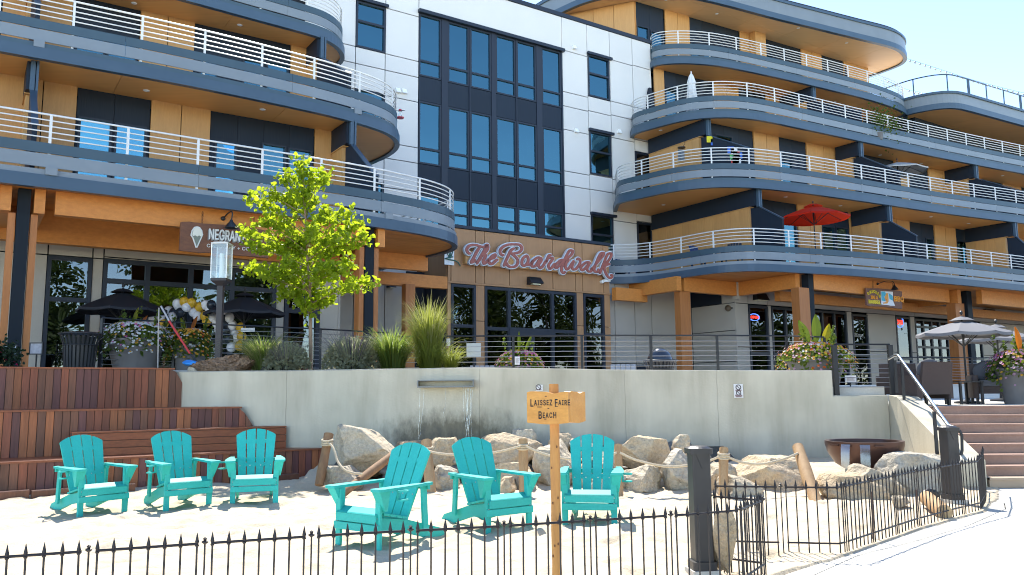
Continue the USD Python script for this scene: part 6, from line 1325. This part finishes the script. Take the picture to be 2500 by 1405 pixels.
# balloons
bg = thing('balloon_garland', 'garland of white gold and black balloons arching behind the black umbrellas', 'balloons', at_base(500, 20.6, TL))
BALM = {'w': mat('white_balloon', (.78, .74, .72), .25), 'g': mat('gold_balloon', (.62, .36, .03), .22), 'b': mat('black_balloon', (.02, .024, .03), .2)}
for u, v, k in [(375, 778, 'w'), (395, 775, 'w'), (412, 760, 'w'), (415, 778, 'b'), (436, 747, 'w'), (424, 764, 'b'), (433, 742, 'w'), (450, 737, 'g'), (455, 750, 'w'), (468, 740, 'g'), (472, 762, 'w'), (487, 750, 'g'), (440, 764, 'b'), (502, 745, 'w'), (512, 755, 'w'), (482, 772, 'w'), (500, 772, 'g'), (516, 745, 'b'), (400, 790, 'g'), (395, 797, 'g'), (520, 775, 'w'), (505, 785, 'g'), (530, 790, 'w'), (545, 775, 'b'), (560, 776, 'w'), (548, 792, 'b'), (568, 795, 'w'), (572, 812, 'w'), (588, 800, 'g'), (550, 810, 'b'), (535, 805, 'w'), (576, 825, 'w'), (590, 822, 'g'), (560, 828, 'b'), (585, 845, 'g'), (565, 848, 'w'), (545, 765, 'w'), (420, 775, 'w')]:
    c = on_y(u, v, 20.6 + (u * 7 % 5) * .04); part(bg, 'balloon', (np.array(base_c.vertices) * [.118, .118, .132] + c, base_c.faces), BALM[k], smooth=True)

# ------------------------------------------------------------------ hanging shop signs and lettering
def put_text(parent, txt, h, org, ex, ez, n, m, depth=.02, bold=True, stretch=1.0, name='lettering', slant=0.0):
    tm = meshkit.text_mesh(txt, h, depth, bold); v = np.array(tm.vertices); return part(parent, name, (np.asarray(org) + (v[:, :1] * stretch + slant * v[:, 1:2]) * ex + v[:, 1:2] * ez + v[:, 2:3] * n, tm.faces), m)
EX = np.array([D[0], D[1], 0]); EZ = np.array([0, 0, 1.0]); EN = np.array([NN[0], NN[1], 0])
SIGNWOOD = mat('live_edge_sign_wood', (.20, .075, .030), .5, var=(1.8, .9), color2=(.10, .035, .016), stretch=(1, 6, 8), fine=(10, .12)); CREAM = mat('cream_lettering', (.66, .65, .60), .5); GREYE = mat('grey_letter_edge', (.22, .22, .22), .5)
SO = 7.02
gs = lambda u, v, k=10.0, o_=SO: on_o(430 + u / k, 510 + v / k, o_)
cs = thing('creamery_sign', 'hanging live edged wooden sign with an ice cream cone for the creamery', 'sign', W(-8.5, SO, 4.9), BROT)
edge = [(95, 340), (60, 1030), (300, 1055), (560, 1085), (850, 1080), (1260, 1130), (1500, 1150), (1900, 1180), (2230, 1215), (2230, 560), (1650, 440), (1000, 395), (640, 375), (300, 330)]
part(cs, 'board', MB().face(Polygon([gs(*p) for p in edge]), SO, SO + .07), SIGNWOOD)
cone = Polygon([gs(u, v) for u, v in ((330, 660), (360, 540), (420, 460), (490, 445), (560, 465), (615, 540), (640, 650), (600, 740), (500, 965), (455, 965), (380, 740))])
part(cs, 'cone_outline', MB().face(cone, SO + .07, SO + .085), CREAM); part(cs, 'cone_ground', MB().face(cone.buffer(-.028), SO + .085, SO + .092), mat('cone_grey', (.17, .19, .15), .6))
part(cs, 'ice_cream_scoop', MB().face(Polygon([gs(u, v) for u, v in ((385, 600), (400, 530), (445, 480), (490, 470), (545, 490), (590, 560), (610, 660), (585, 700), (540, 670), (490, 695), (440, 665), (400, 690), (370, 650))]), SO + .092, SO + .10), mat('scoop_cream', (.70, .67, .56), .5))
o1, o2_ = gs(735, 775), gs(720, 950)
hN = gs(750, 530)[1] - gs(750, 775)[1]; wN = gs(1010, 640)[0] - gs(735, 640)[0]
tmw = np.ptp(np.array(meshkit.text_mesh('NE', hN, .01, True).vertices)[:, 0])
for dz_, m_, d_ in ((0, GREYE, .10), (0.02, CREAM, .115)): put_text(cs, 'NEGRANTI', hN, W(o1[0] + dz_, SO + .07, o1[1] + dz_ * 1.2), EX, EZ, EN, m_, d_ - .07, True, wN / tmw * .86)
hC = gs(750, 870)[1] - gs(750, 950)[1]; tcw = np.ptp(np.array(meshkit.text_mesh('CREAMERY + COFFEE', hC, .01).vertices)[:, 0]); put_text(cs, 'CREAMERY + COFFEE', hC, W(o2_[0], SO + .07, o2_[1]), EX, EZ, EN, CREAM, .02, False, (gs(2045, 1000)[0] - gs(720, 900)[0]) / tcw)
for u, v0, v1 in ((640, 80, 370), (1890, 215, 500)):
    a, c = gs(u, v0), gs(u, v1); m = MB()
    for k in range(9): z = a[1] + (c[1] - a[1]) * (k + .5) / 9; m.tube([W(a[0] + .014 * math.cos(x), SO + .03 + (.014 * math.cos(x) if k % 2 else 0), z + .02 * math.sin(x)) for x in np.linspace(0, 6.28, 9)], .004, 4, False)
    part(cs, 'chain', m, BLACKM)
def gooseneck(label, base, mid, tip, r):
    t = thing('gooseneck_lamp', label, 'lamp', base); base, mid, tip = map(np.array, (base, mid, tip)); q = CubicSpline([0, .55, 1], np.array([base, mid, tip]))(np.linspace(0, 1, 14))
    part(t, 'arm', MB().tube(q, .016, 8), BLACKM, smooth=60); part(t, 'wall_plate', MB().m(trimesh.creation.icosphere(2, .055).apply_translation(base)), BLACKM, smooth=True)
    part(t, 'shade', MB().lathe([(.03, .0), (.045, -.05), (r * .6, -.10), (r, -.2), (r * .95, -.2), (r * .5, -.1), (.03, -.04)], tip, 20), BLACKM, smooth=40)
a, b_, c = gs(1160, 230), gs(1250, 190), gs(1260, 330); gooseneck('black gooseneck lamp over the creamery sign', W(a[0], 6.97, a[1]), W(b_[0] + .02, SO + .3, b_[1] + .06), W(c[0], SO + .32, c[1]), .16)
# restaurant sign on the right
SO2 = 7.32
gk = lambda u, v, o_=SO2: on_o(2090 + u / 17.564, 680 + v / 17.564, o_)
ks = thing('barbecue_sign', 'hanging rustic wooden barbecue restaurant sign with a painted middle panel', 'sign', W(17, SO2, 4.6), BROT)
part(ks, 'board', MB().face(Polygon([gk(*p) for p in ((360, 430), (900, 440), (1500, 500), (1900, 570), (1915, 1320), (1400, 1250), (1000, 1215), (540, 1200), (395, 1150))]), SO2, SO2 + .07), mat('grey_brown_sign_wood', (.22, .105, .075), .7, var=(3, .9), color2=(.12, .055, .04), stretch=(1, 6, 6)))
YEL = mat('yellow_letters', (.72, .56, .02), .5); ORA = mat('orange_letters', (.80, .30, .01), .5)
def fit_text(parent, txt, u0, v0, u1, v1, m_, o_, gfun, depth=.03):
    "letters of txt from (u0, v0) bottom left to (u1) right, height up to v1"
    a, c, tp = gfun(u0, v0), gfun(u1, v0), gfun(u0, v1); h = tp[1] - a[1]; w = np.ptp(np.array(meshkit.text_mesh(txt, h, .01, True).vertices)[:, 0]); return put_text(parent, txt, h, W(a[0], o_, a[1]), EX, EZ, EN, m_, depth, True, (c[0] - a[0]) / w)
arch = [(440, 720, 0.62), (520, 660, .45), (600, 620, .2), (660, 615, .0), (740, 640, -.2), (820, 690, -.4), (890, 770, -.6)]
for ch_, (u, v, an) in zip('CHICKEN', arch):
    a = gk(u, v + 20); hh = .115; ex_ = EX * math.cos(an) + EZ * math.sin(an); ez_ = EZ * math.cos(an) - EX * math.sin(an); put_text(ks, ch_, hh, W(a[0], SO2 + .07, a[1]), ex_, ez_, EN, YEL, .03, True, .8)
fit_text(ks, 'IN A', 555, 885, 840, 750, ORA, SO2 + .07, gk); fit_text(ks, 'BARREL', 455, 1075, 960, 930, YEL, SO2 + .07, gk); fit_text(ks, 'BBQ', 1540, 985, 1945, 770, ORA, SO2 + .07, gk)
F_ = lambda pts: Polygon([gk(*p) for p in pts])
part(ks, 'panel_ground', MB().face(F_([(985, 560), (1490, 590), (1500, 980), (1590, 1190), (1390, 1185), (1320, 1160), (1005, 1135)]), SO2 + .07, SO2 + .09), mat('panel_white', (.66, .68, .72), .5))
part(ks, 'blue_patch', MB().face(F_([(990, 580), (1150, 580), (1200, 680), (1120, 820), (1180, 990), (1010, 970)]), SO2 + .09, SO2 + .094), mat('panel_blue', (.03, .36, .50), .5)); part(ks, 'blue_patch', MB().face(F_([(1300, 640), (1480, 760), (1495, 970), (1350, 900)]), SO2 + .09, SO2 + .094), mat('panel_blue', (.03, .36, .50), .5))
part(ks, 'bird_shape', MB().face(F_([(1210, 640), (1260, 640), (1290, 800), (1300, 1000), (1250, 1090), (1070, 1100), (1060, 1060), (1210, 1020), (1150, 900), (1130, 820)]), SO2 + .095, SO2 + .10), mat('bird_orange', (.72, .30, .03), .5)); part(ks, 'bird_comb', MB().face(F_([(1160, 920), (1230, 910), (1210, 960), (1170, 960)]), SO2 + .10, SO2 + .105), mat('bird_red', (.6, .05, .06), .5))
for u, v0, v1 in ((695, 90, 430), (1550, 180, 500)): a, c = gk(u, v0), gk(u, v1); part(ks, 'hanger_rod', MB().tube([W(a[0], SO2 + .03, a[1]), W(c[0], SO2 + .03, c[1])], .012, 6), BLACKM)
a, b_, c = gk(970, 230), gk(1200, 190), gk(1290, 300); gooseneck('black gooseneck lamp over the barbecue sign', W(a[0], 7.27, a[1]), W(b_[0], SO2 + .3, b_[1] + .04), W(c[0], SO2 + .36, c[1] - .02), .15)
# window lettering, neon
dn = thing('door_lettering', 'white suite number lettering on the glass of the left shop door', 'lettering', W(-5, 3.9, 3.9), BROT)
a = on_o(712, 751, 3.84); put_text(dn, 'STE #15', .155, W(a[0], 3.84, a[1]), EX, EZ, EN, CREAM, .004, False, .95)
dn2 = thing('door_lettering', 'white suite number lettering on the restaurant door glass', 'lettering', W(17, 4.05, 3.2), BROT); a = on_o(2085, 823, 4.0); put_text(dn2, 'STE #145', .15, W(a[0], 4.0, a[1]), EX, EZ, EN, CREAM, .004, False, .75)
NR, NB = emit('neon_red', (1, .06, .04), .8), emit('neon_blue', (.12, .25, 1), .8)
def neon(label, u, v, w, hgt):
    c = on_o(u, v, 3.97); t = thing('open_sign', label, 'neon sign', W(c[0], 3.97, c[1]), BROT); a = np.linspace(0, 2 * np.pi, 40); part(t, 'blue_ring', MB().tube([W(c[0] + w / 2 * math.cos(x), 3.97, c[1] + hgt / 2 * math.sin(x)) for x in a], .014, 6, False), NB, smooth=True)
    tm = meshkit.text_mesh('OPEN', hgt * .4, .01, True); vw = np.ptp(np.array(tm.vertices)[:, 0]); put_text(t, 'OPEN', hgt * .4, W(c[0] - w * .38, 3.96, c[1] - hgt * .2), EX, EZ, EN, NR, .01, True, w * .76 / vw)
neon('red and blue neon open sign in the narrow corner shop door', 1842, 775, .62, .28); neon('round neon open sign in the tall window right of the barbecue sign', 2197, 787, .66, .52)
def wall_pack(u0, u1, v0, v1, o_, label):
    a, c = on_o(u0, v1, o_), on_o(u1, v0, o_); t = thing('wall_light', label, 'light', W((a[0] + c[0]) / 2, o_, a[1]), BROT)
    part(t, 'housing', MB().hexa(WW([[a[0], o_ + .28, a[1]], [c[0], o_ + .28, a[1]], [c[0], o_, a[1]], [a[0], o_, a[1]], [a[0] + .03, o_ + .12, c[1]], [c[0] - .03, o_ + .12, c[1]], [c[0] - .03, o_, c[1]], [a[0] + .03, o_, c[1]]])), BLACKM)
    part(t, 'lens', MB().bb(a[0] + .06, c[0] - .06, o_ + .04, o_ + .24, a[1] - .03, a[1] - .002), mat('lens_pale', (.8, .75, .5), .3))
wall_pack(1838, 1866, 718, 733, RO, 'black wall light above the narrow corner shop door'); wall_pack(2088, 2112, 736, 751, RO, 'black wall light half hidden left of the barbecue sign'); wall_pack(2401, 2424, 757, 772, RO, 'black wall light on the far right shop wall'); wall_pack(943, 960, 688, 703, .3, 'pale wall light in the recessed corner left of the pavilion')
cm = thing('wall_floodlight', 'small round brown lamp on the side wall of the corner shop', 'light', W(sc_, 3, 4.3), BROT); q = on_s(1778, 753, sc_ - .1); part(cm, 'lamp_head', MB().m(trimesh.creation.icosphere(2, .13).apply_translation(W(sc_ - .12, q[0], q[1]))), mat('bronze_lamp', (.10, .07, .04), .4), smooth=True); part(cm, 'bracket', MB().tube([W(sc_, q[0] + .15, q[1]), W(sc_ - .12, q[0], q[1])], .03, 8), BLACKM)

# signs and easels on the terrace
def placard(name, u0, v0, u1, v1, y, label, cat='sign', m_='notice_white', legs=None, lines=True, frame=None):
    a, c = on_y(u0, v1, y), on_y(u1, v0, y); t = thing(name, label, cat, ((a[0] + c[0]) / 2, y, a[2] - (legs or 0)))
    part(t, 'plate', MB().box(a[0], c[0], y, y + .02, a[2], c[2]), _mats[m_])
    if lines:
        h = c[2] - a[2]; m = MB()
        for k in range(5): m.box(a[0] + .15 * (c[0] - a[0]), c[0] - (.15 + .1 * (k % 2)) * (c[0] - a[0]), y - .004, y - .001, a[2] + h * (.2 + .13 * k), a[2] + h * (.24 + .13 * k))
        part(t, 'text_lines', m, _mats['ink_faded'])
    if frame:
        part(t, 'frame', MB().box(a[0] - .02, c[0] + .02, y - .01, y + .03, c[2], c[2] + .02).box(a[0] - .02, c[0] + .02, y - .01, y + .03, a[2] - .02, a[2]).box(a[0] - .02, a[0], y - .01, y + .03, a[2], c[2]).box(c[0], c[0] + .02, y - .01, y + .03, a[2], c[2]), BLACKM)
    if legs: part(t, 'stand', MB().tube([((a[0] + c[0]) / 2, y + .03, a[2] + .05), ((a[0] + c[0]) / 2, y + .03, a[2] - legs)], .014, 6), BLACKM)
mat('pale_board', (.46, .48, .45), .5); mat('photo_board', (.20, .19, .20), .4, var=(9, .9), color2=(.42, .40, .42)); mat('blue_board', (.13, .22, .30), .4, var=(7, .9), color2=(.42, .46, .50))
placard('menu_board', 1139, 838, 1174, 872, 17.2, 'pale square board on a stand behind the railing left of the pavilion doors', m_='pale_board', legs=.6, lines=False)
placard('rail_notice', 2281, 886, 2297, 907, 26.0, 'small white notice on the cable railing behind the patio chairs', 'notice')
placard('stand_sign', 2064, 917, 2090, 934, 16.1, 'small white sign on a stand behind the short railing panel', legs=.4)
placard('rail_notice', 1257, 871, 1269, 891, 16.3, 'tiny white notice on the railing in front of the pavilion planter', 'notice'); placard('rail_notice', 1090, 827, 1099, 845, 16.2, 'tiny white notice at the left end of the middle railing by the grass', 'notice', lines=False)
placard('easel_sign', 73, 839, 103, 864, 15.9, 'small framed picture board on a stand left of the litter bin', m_='photo_board', legs=.45, lines=False, frame=True); placard('easel_sign', 10, 845, 40, 866, 15.7, 'blue picture board at the foot of the left timber columns', m_='blue_board', legs=.4, lines=False, frame=True)
placard('counter_sign', 588, 801, 622, 811, 20.2, 'white sign strip by the creamery window under the second black umbrella', lines=False)

# patio seats
WICK = mat('brown_wicker', (.075, .052, .045), .7, var=(30, .9), color2=(.035, .024, .022), stretch=(1, 1, 5), bump=(60, .7, .01)); CUSH = mat('charcoal_cushion', (.085, .085, .09), .9, bump=(14, .4, .02))
def wicker(u, y, yaw, label, back_cushion=True):
    c = at_base(u, y, PATZ); t = thing('wicker_chair', label, 'chair', c, yaw); L = dict(local=True)
    def rb(x0, x1, y0, y1, z0, z1, r=.03):
        p = sbox(x0, y0, x1, y1).buffer(-r).buffer(r); return MB().poly(p, z0, z1)
    part(t, 'seat_base', rb(-.30, .30, -.32, .30, .20, .34), WICK, **L); part(t, 'backrest', MB().hexa([[-.34, .26, .2], [.34, .26, .2], [.34, .33, .2], [-.34, .33, .2], [-.33, .38, .80], [.33, .38, .80], [.33, .44, .80], [-.33, .44, .80]]), WICK, **L)
    for sx in (-1, 1): part(t, 'arm', rb(sx * .355 - .055, sx * .355 + .055, -.34, .34, .12, .56, .04), WICK, **L); [part(t, 'leg', MB().box(sx * .33 - .025, sx * .33 + .025, yy - .025, yy + .025, 0, .125), BLACKM, **L) for yy in (-.28, .28)]
    part(t, 'seat_cushion', rb(-.29, .29, -.33, .26, .345, .46, .06), CUSH, **L)
    if back_cushion: part(t, 'back_cushion', MB().m(trimesh.creation.icosphere(3).apply_scale([.30, .09, .22]).apply_translation([0, .22, .64])), CUSH, smooth=True, **L)
wicker(2248, 15.6, 196, 'brown wicker chair seen from behind at the top of the stairs'); wicker(2195, 16.6, 150, 'wicker chair half hidden behind the stair handrail'); wicker(2421, 16.2, -20, 'wicker chair with a charcoal back cushion beside the right planter')
tb = thing('side_table', 'small dark slatted side table between the wicker chairs', 'table', at_base(2348, 16.0, PATZ), 10); L = dict(local=True)
for k in range(6): part(tb, 'table_slat', MB().box(-.27 + .09 * k, -.19 + .09 * k, -.25, .25, .42, .445), BLACKM, **L)
for sx in (-1, 1):
    for sy_ in (-1, 1): part(tb, 'leg', MB().box(sx * .23 - .02, sx * .23 + .02, sy_ * .21 - .02, sy_ * .21 + .02, 0, .418), BLACKM, **L)
for k, (u, lab) in enumerate(((1520, 'low grey slatted lounge chair back just showing above the wall, left of the dome bin'), (1185, 'grey slatted lounge chair showing above the wall left of the middle planter'))):
    c = on_y(u, 895, 17.4); t = thing('deck_chair', lab, 'chair', (c[0], c[1], TZ), 15 if k else -10)
    for j in range(5): part(t, 'back_slat', MB().bar((-.22 + .11 * j, .1, .15), (-.22 + .11 * j, .3, .52), .09, .02, up=(0, -1, .4)), mat('pale_grey_slat', (.30, .30, .31), .6), local=True)
    part(t, 'seat', MB().box(-.27, .27, -.4, .1, .2, .24), mat('pale_grey_slat', (.3, .3, .31)), local=True); part(t, 'leg', MB().box(-.25, -.2, -.38, -.33, 0, .2), BLACKM, local=True); part(t, 'leg', MB().box(.2, .25, -.38, -.33, 0, .2), BLACKM, local=True)

# ================================================================== THINGS ON THE BALCONIES
def bal(u, v, z): return on_z(u, v, z)
rb_ = W(12.2, 6.2, 0); RCL = leafmat('red_canvas', (.75, .035, .012), (.98, .055, .015), .02, .68, 0.0); CCL = mat('cream_canvas', (.42, .40, .37), .85); WCL = mat('white_canvas', (.68, .68, .66), .8)
yr = on_z(1985, 655, Z2 + .3)[1] + 1.2
umbrella('balcony_umbrella', 1985, 503, 86, 532, 31.2, 'bright red open umbrella on the lowest right balcony', RCL, Z2 + .3, rot=.35)
umbrella('balcony_umbrella', 2190, 397, 70, 418, 37.5, 'cream open umbrella on the second right balcony under the soffit', CCL, Z3 + .3, vent=False)
yu = 34.0; c = on_y(1690, 250, yu); z0, z1 = on_y(1690, 300, yu)[2], on_y(1688, 180, yu)[2]
cu = thing('folded_umbrella', 'closed white umbrella standing on the third right balcony', 'umbrella', (c[0], c[1], Z4 + .3)); rr = np.random.default_rng(4); prof = [(.02, z1), (.09, z1 - .12), (.17, z1 - .42), (.14, z1 - .48), (.18, z1 - .9), (.25, z1 - 1.5), (.23, z1 - 1.75)]
a = np.arange(24) / 24 * 2 * np.pi; fold = 1 + .16 * np.cos(a * 8); V = np.vstack([np.stack([c[0] + r_ * fold * np.cos(a), c[1] + r_ * fold * np.sin(a), 0 * a + z_], 1) for r_, z_ in prof]); part(cu, 'cloth', (V, [[i*24+j, (i+1)*24+j, (i+1)*24+(j+1) % 24, i*24+(j+1) % 24] for i in range(6) for j in range(24)]), WCL, smooth=40); part(cu, 'pole', MB().tube([(c[0], c[1], Z4 + .3), (c[0], c[1], z1 + .1)], .02, 8), LAMPW)
def shrouded(u, v0, v1, w_px, y, label, zf):
    t_, b_ = on_y(u, v0, y), on_y(u, v1, y); w = w_px * y / 2000; t = thing('covered_furniture', label, 'cover', (b_[0], b_[1], zf)); h = t_[2] - zf
    part(t, 'cover', MB().lathe([(w * .5, 0), (w * .46, h * .3), (w * .3, h * .55), (w * .17, h * .9), (w * .10, h * .98), (.001, h)], (b_[0], b_[1], zf), 16), mat('navy_cover', (.012, .018, .03), .9), smooth=40)
shrouded(1588, 214, 280, 42, 36.2, 'dark covered patio heater standing at the left end of the third balcony', Z4 + .3); shrouded(2066, 162, 200, 14, 41.5, 'slim dark covered umbrella on the top balcony', Z5 + .3)
wc = thing('wind_chime', 'silver wind chime hanging on the second right balcony', 'wind chime', on_y(1664, 395, 33.5)); 
for k in range(5): u = 1657 + 3.2 * k; a, c = on_y(u, 366, 33.5), on_y(u, 392 + (k % 3), 33.5); part(wc, 'tube', MB().tube([a, c], .028, 8), STEELR)
a = on_y(1664, 362, 33.5); part(wc, 'top_disc', MB().lathe([(.001, 0), (.17, 0), (.17, .03), (.001, .05)], a, 14), BLACKM); part(wc, 'cord', MB().tube([a, on_y(1672, 352, 33.5), on_y(1672, 345, 33.5)], .01, 5), BLACKM)
fg = thing('prayer_flags', 'string of little coloured flags on the second right balcony', 'flags', on_y(1780, 380, 34)); FC = [mat(f'flag_{n_}', c, .8) for n_, c in (('yellow', (.7, .6, .03)), ('blue', (.05, .15, .55)), ('white', (.7, .7, .7)), ('red', (.6, .06, .05)), ('green', (.05, .3, .08)))]
fl_ = [(1733, 340), (1743, 347), (1752, 352), (1760, 357), (1768, 360), (1776, 362), (1784, 366), (1792, 370), (1798, 376), (1790, 384), (1796, 390), (1804, 380), (1801, 392), (1793, 396)]
for k, (u, v) in enumerate(fl_): c = on_y(u, v, 31.3 if u > 1780 else 33); s_ = .13; part(fg, 'flag', MB().box(c[0] - s_, c[0] + s_, c[1] - .008, c[1] + .008, c[2] - s_ * 1.1, c[2] + s_ * .9), FC[k % 5])
part(fg, 'cord', MB().tube([on_y(u, v - 3, 31.3 if u > 1780 else 33) for u, v in fl_[:9]], .008, 4), LAMPW)
hb = thing('hummingbird_feeder', 'red and clear hummingbird feeder hanging off the left wing balcony', 'feeder', on_y(978, 285, 26)); 
c = on_y(977, 280, 26.0); part(hb, 'bottle', MB().lathe([(.05, -.10), (.06, 0), (.05, .12), (.03, .14), (.001, .15)], c, 12), GLASS_CLEAR); part(hb, 'red_base', MB().lathe([(.001, -.14), (.12, -.13), (.13, -.10), (.04, -.08), (.001, -.08)], c, 16), mat('feeder_red', (.45, .03, .06), .4)); part(hb, 'red_cap', MB().lathe([(.055, .12), (.05, .17), (.001, .18)], c, 12), mat('feeder_red', (.45, .03, .06))); part(hb, 'hanger', MB().tube([c + [0, 0, .17], on_y(977, 272, 26), on_y(989, 270, 26.0), on_y(960, 270, 25.9)], .008, 5), BLACKM)
BLU = mat('blue_plastic_chair', (.02, .05, .14), .5)
def balcony_chair(u, v, y, zf, label, m_, yaw):
    p = on_y(u, v, y); t = thing('balcony_chair', label, 'chair', (p[0], p[1], zf), yaw); L = dict(local=True)
    for j in range(5): part(t, 'back_slat', MB().bar((-.22 + .11 * j, .25, .3), (-.22 + .11 * j, .45, .98 - .02 * abs(j - 2)), .095, .025, up=(0, -1, .3)), m_, **L)
    part(t, 'seat', MB().box(-.28, .28, -.3, .28, .33, .37), m_, **L)
    for sx in (-1, 1): part(t, 'armrest', MB().box(sx * .33 - .06, sx * .33 + .06, -.35, .38, .58, .61), m_, **L); [part(t, 'leg', MB().box(sx * .3 - .03, sx * .3 + .03, yy - .03, yy + .03, 0, .58), m_, **L) for yy in (-.3, .3)]
balcony_chair(1512, 610, 34.0, Z2 + .3, 'dark blue slatted chair on the lowest right balcony just right of the lettering', BLU, 10); balcony_chair(1570, 612, 33.8, Z2 + .3, 'second dark blue slatted chair on the lowest right balcony in front of the glazed door', BLU, -10); balcony_chair(1715, 590, 31.0, Z2 + .3, 'blue chair on the lowest right balcony by the wooden privacy wall', BLU, 40); balcony_chair(1785, 580, 30.4, Z2 + .3, 'black chair on the lowest right balcony before the privacy wall end', BLACKM, -30)
def bpot(u, v, y, zf, label, seed, s_=.35):
    p = on_y(u, v, y); t = thing('balcony_plant', label, 'plant', (p[0], p[1], zf)); part(t, 'pot', MB().lathe([(.001, 0), (.15, 0), (.2, .35), (.17, .35), (.001, .3)], (p[0], p[1], zf), 14), POT); R = np.random.default_rng(seed)
    part(t, 'foliage', leaf_cloud(np.array([p[0], p[1], zf + .95]) + R.normal(0, 1, (260, 3)) * [s_ * .6, s_ * .6, s_], 0, .09, seed=seed), PGREEN, kind='stuff')
bpot(2168, 290, 37.8, Z4 + .3, 'leafy pot plant on the third balcony near the rounded balcony end', 61, .5); bpot(2143, 292, 37.2, Z4 + .3, 'bushy green plant beside the leafy pot on the third balcony', 62, .4)
# string lights
def string_lights(pts, y, n, label):
    q = np.array([on_y(u, v, y) for u, v in pts]); t_ = np.linspace(0, 1, len(q)); f = PchipInterpolator(t_, q); t = thing('string_lights', label, 'lights', q.mean(0)); part(t, 'wire', MB().tube(f(np.linspace(0, 1, 50)), .010, 4), mat('thin_wire', (.10, .11, .11), .6))
    for k in range(n): p = f((k + .5) / n); part(t, 'bulb', MB().lathe([(.001, -.17), (.055, -.11), (.05, -.06), (.02, -.03), (.001, 0)], p, 8), mat('bulb_glass', (.35, .36, .34), .2))
string_lights([(2216, 144), (2290, 168), (2370, 194), (2440, 213), (2520, 232)], 44, 24, 'upper strand of string lights in the sky right of the rounded roof')
string_lights([(2158, 192), (2200, 214), (2235, 224), (2252, 226)], 46, 7, 'short lower strand of string lights behind the roof terrace railing')

# ================================================================== TREES ACROSS THE PLAZA (behind the photographer; the shop windows mirror them)
TLEAF = leafmat('park_tree_leaf', (.07, .14, .035), (.15, .27, .04), .6, .4); TBARK = mat('grey_bark', (.17, .15, .13), .9)
def park_tree(base, label, seed, s_=1.0):
    t = thing('park_tree', label, 'tree', base); R = np.random.default_rng(seed); b = np.array(base)
    part(t, 'trunk', MB().tube([b, b + [.1, 0, 3 * s_], b + [-.1, .2, 7 * s_], b + [0, 0, 11 * s_]], [.28, .22, .14, .04], 8), TBARK)
    C = []
    for k in range(30):
        a = R.uniform(0, 6.28); z = R.uniform(2.0, 12) * s_; rad = (3.0 - abs(z / s_ - 6) * .28) * R.uniform(.3, 1.0) * s_; tip = b + [rad * math.cos(a), rad * math.sin(a), z]
        if k % 2 == 0: part(t, 'limb', MB().tube([b + [0, 0, max(z - 1.8, 1.2)], tip], [.07, .02], 5), TBARK)
        C.append(tip + R.normal(0, 1, (150, 3)) * [.75, .75, .55])
    part(t, 'crown', leaf_cloud(np.vstack(C), 0, .30, seed=seed), TLEAF, kind='stuff'); return t
pk = park_tree((6, -12, -.12), 'leafy park tree nearest the viewpoint on its right', 71)
for k, (x, y, r_, lab) in enumerate(((13, -13, 40, 'leafy park tree beside the nearest one behind the viewpoint'), (20, -9, 100, 'leafy park tree at the bend of the row'), (27, -5, 170, 'leafy park tree right of the bend in the row'), (33, 1, 220, 'leafy park tree level with the viewpoint far to the right'), (39, 7, 280, 'leafy park tree beyond the right end of the fence'), (45, 14, 330, 'leafy park tree second last in the row at the right'), (50, 22, 20, 'leafy park tree last in the row at the right'), (-3, -15, 75, 'leafy park tree straight behind the viewpoint'), (30, -10, 130, 'leafy park tree standing behind the bend in the row'), (36, 12, 60, 'leafy park tree just inside the row at the right'), (51, 6, 140, 'leafy park tree outside the row at the right'), (54, 15, 250, 'leafy park tree outside the right end of the row'), (56, 30, 310, 'leafy park tree by the far end of the plaza'), (61, 38, 15, 'leafy park tree at the far end of the plaza'), (41, -2, 200, 'leafy park tree in the second row at the right'))):
    copy_of(pk, (x, y, -.12), r_, lab)
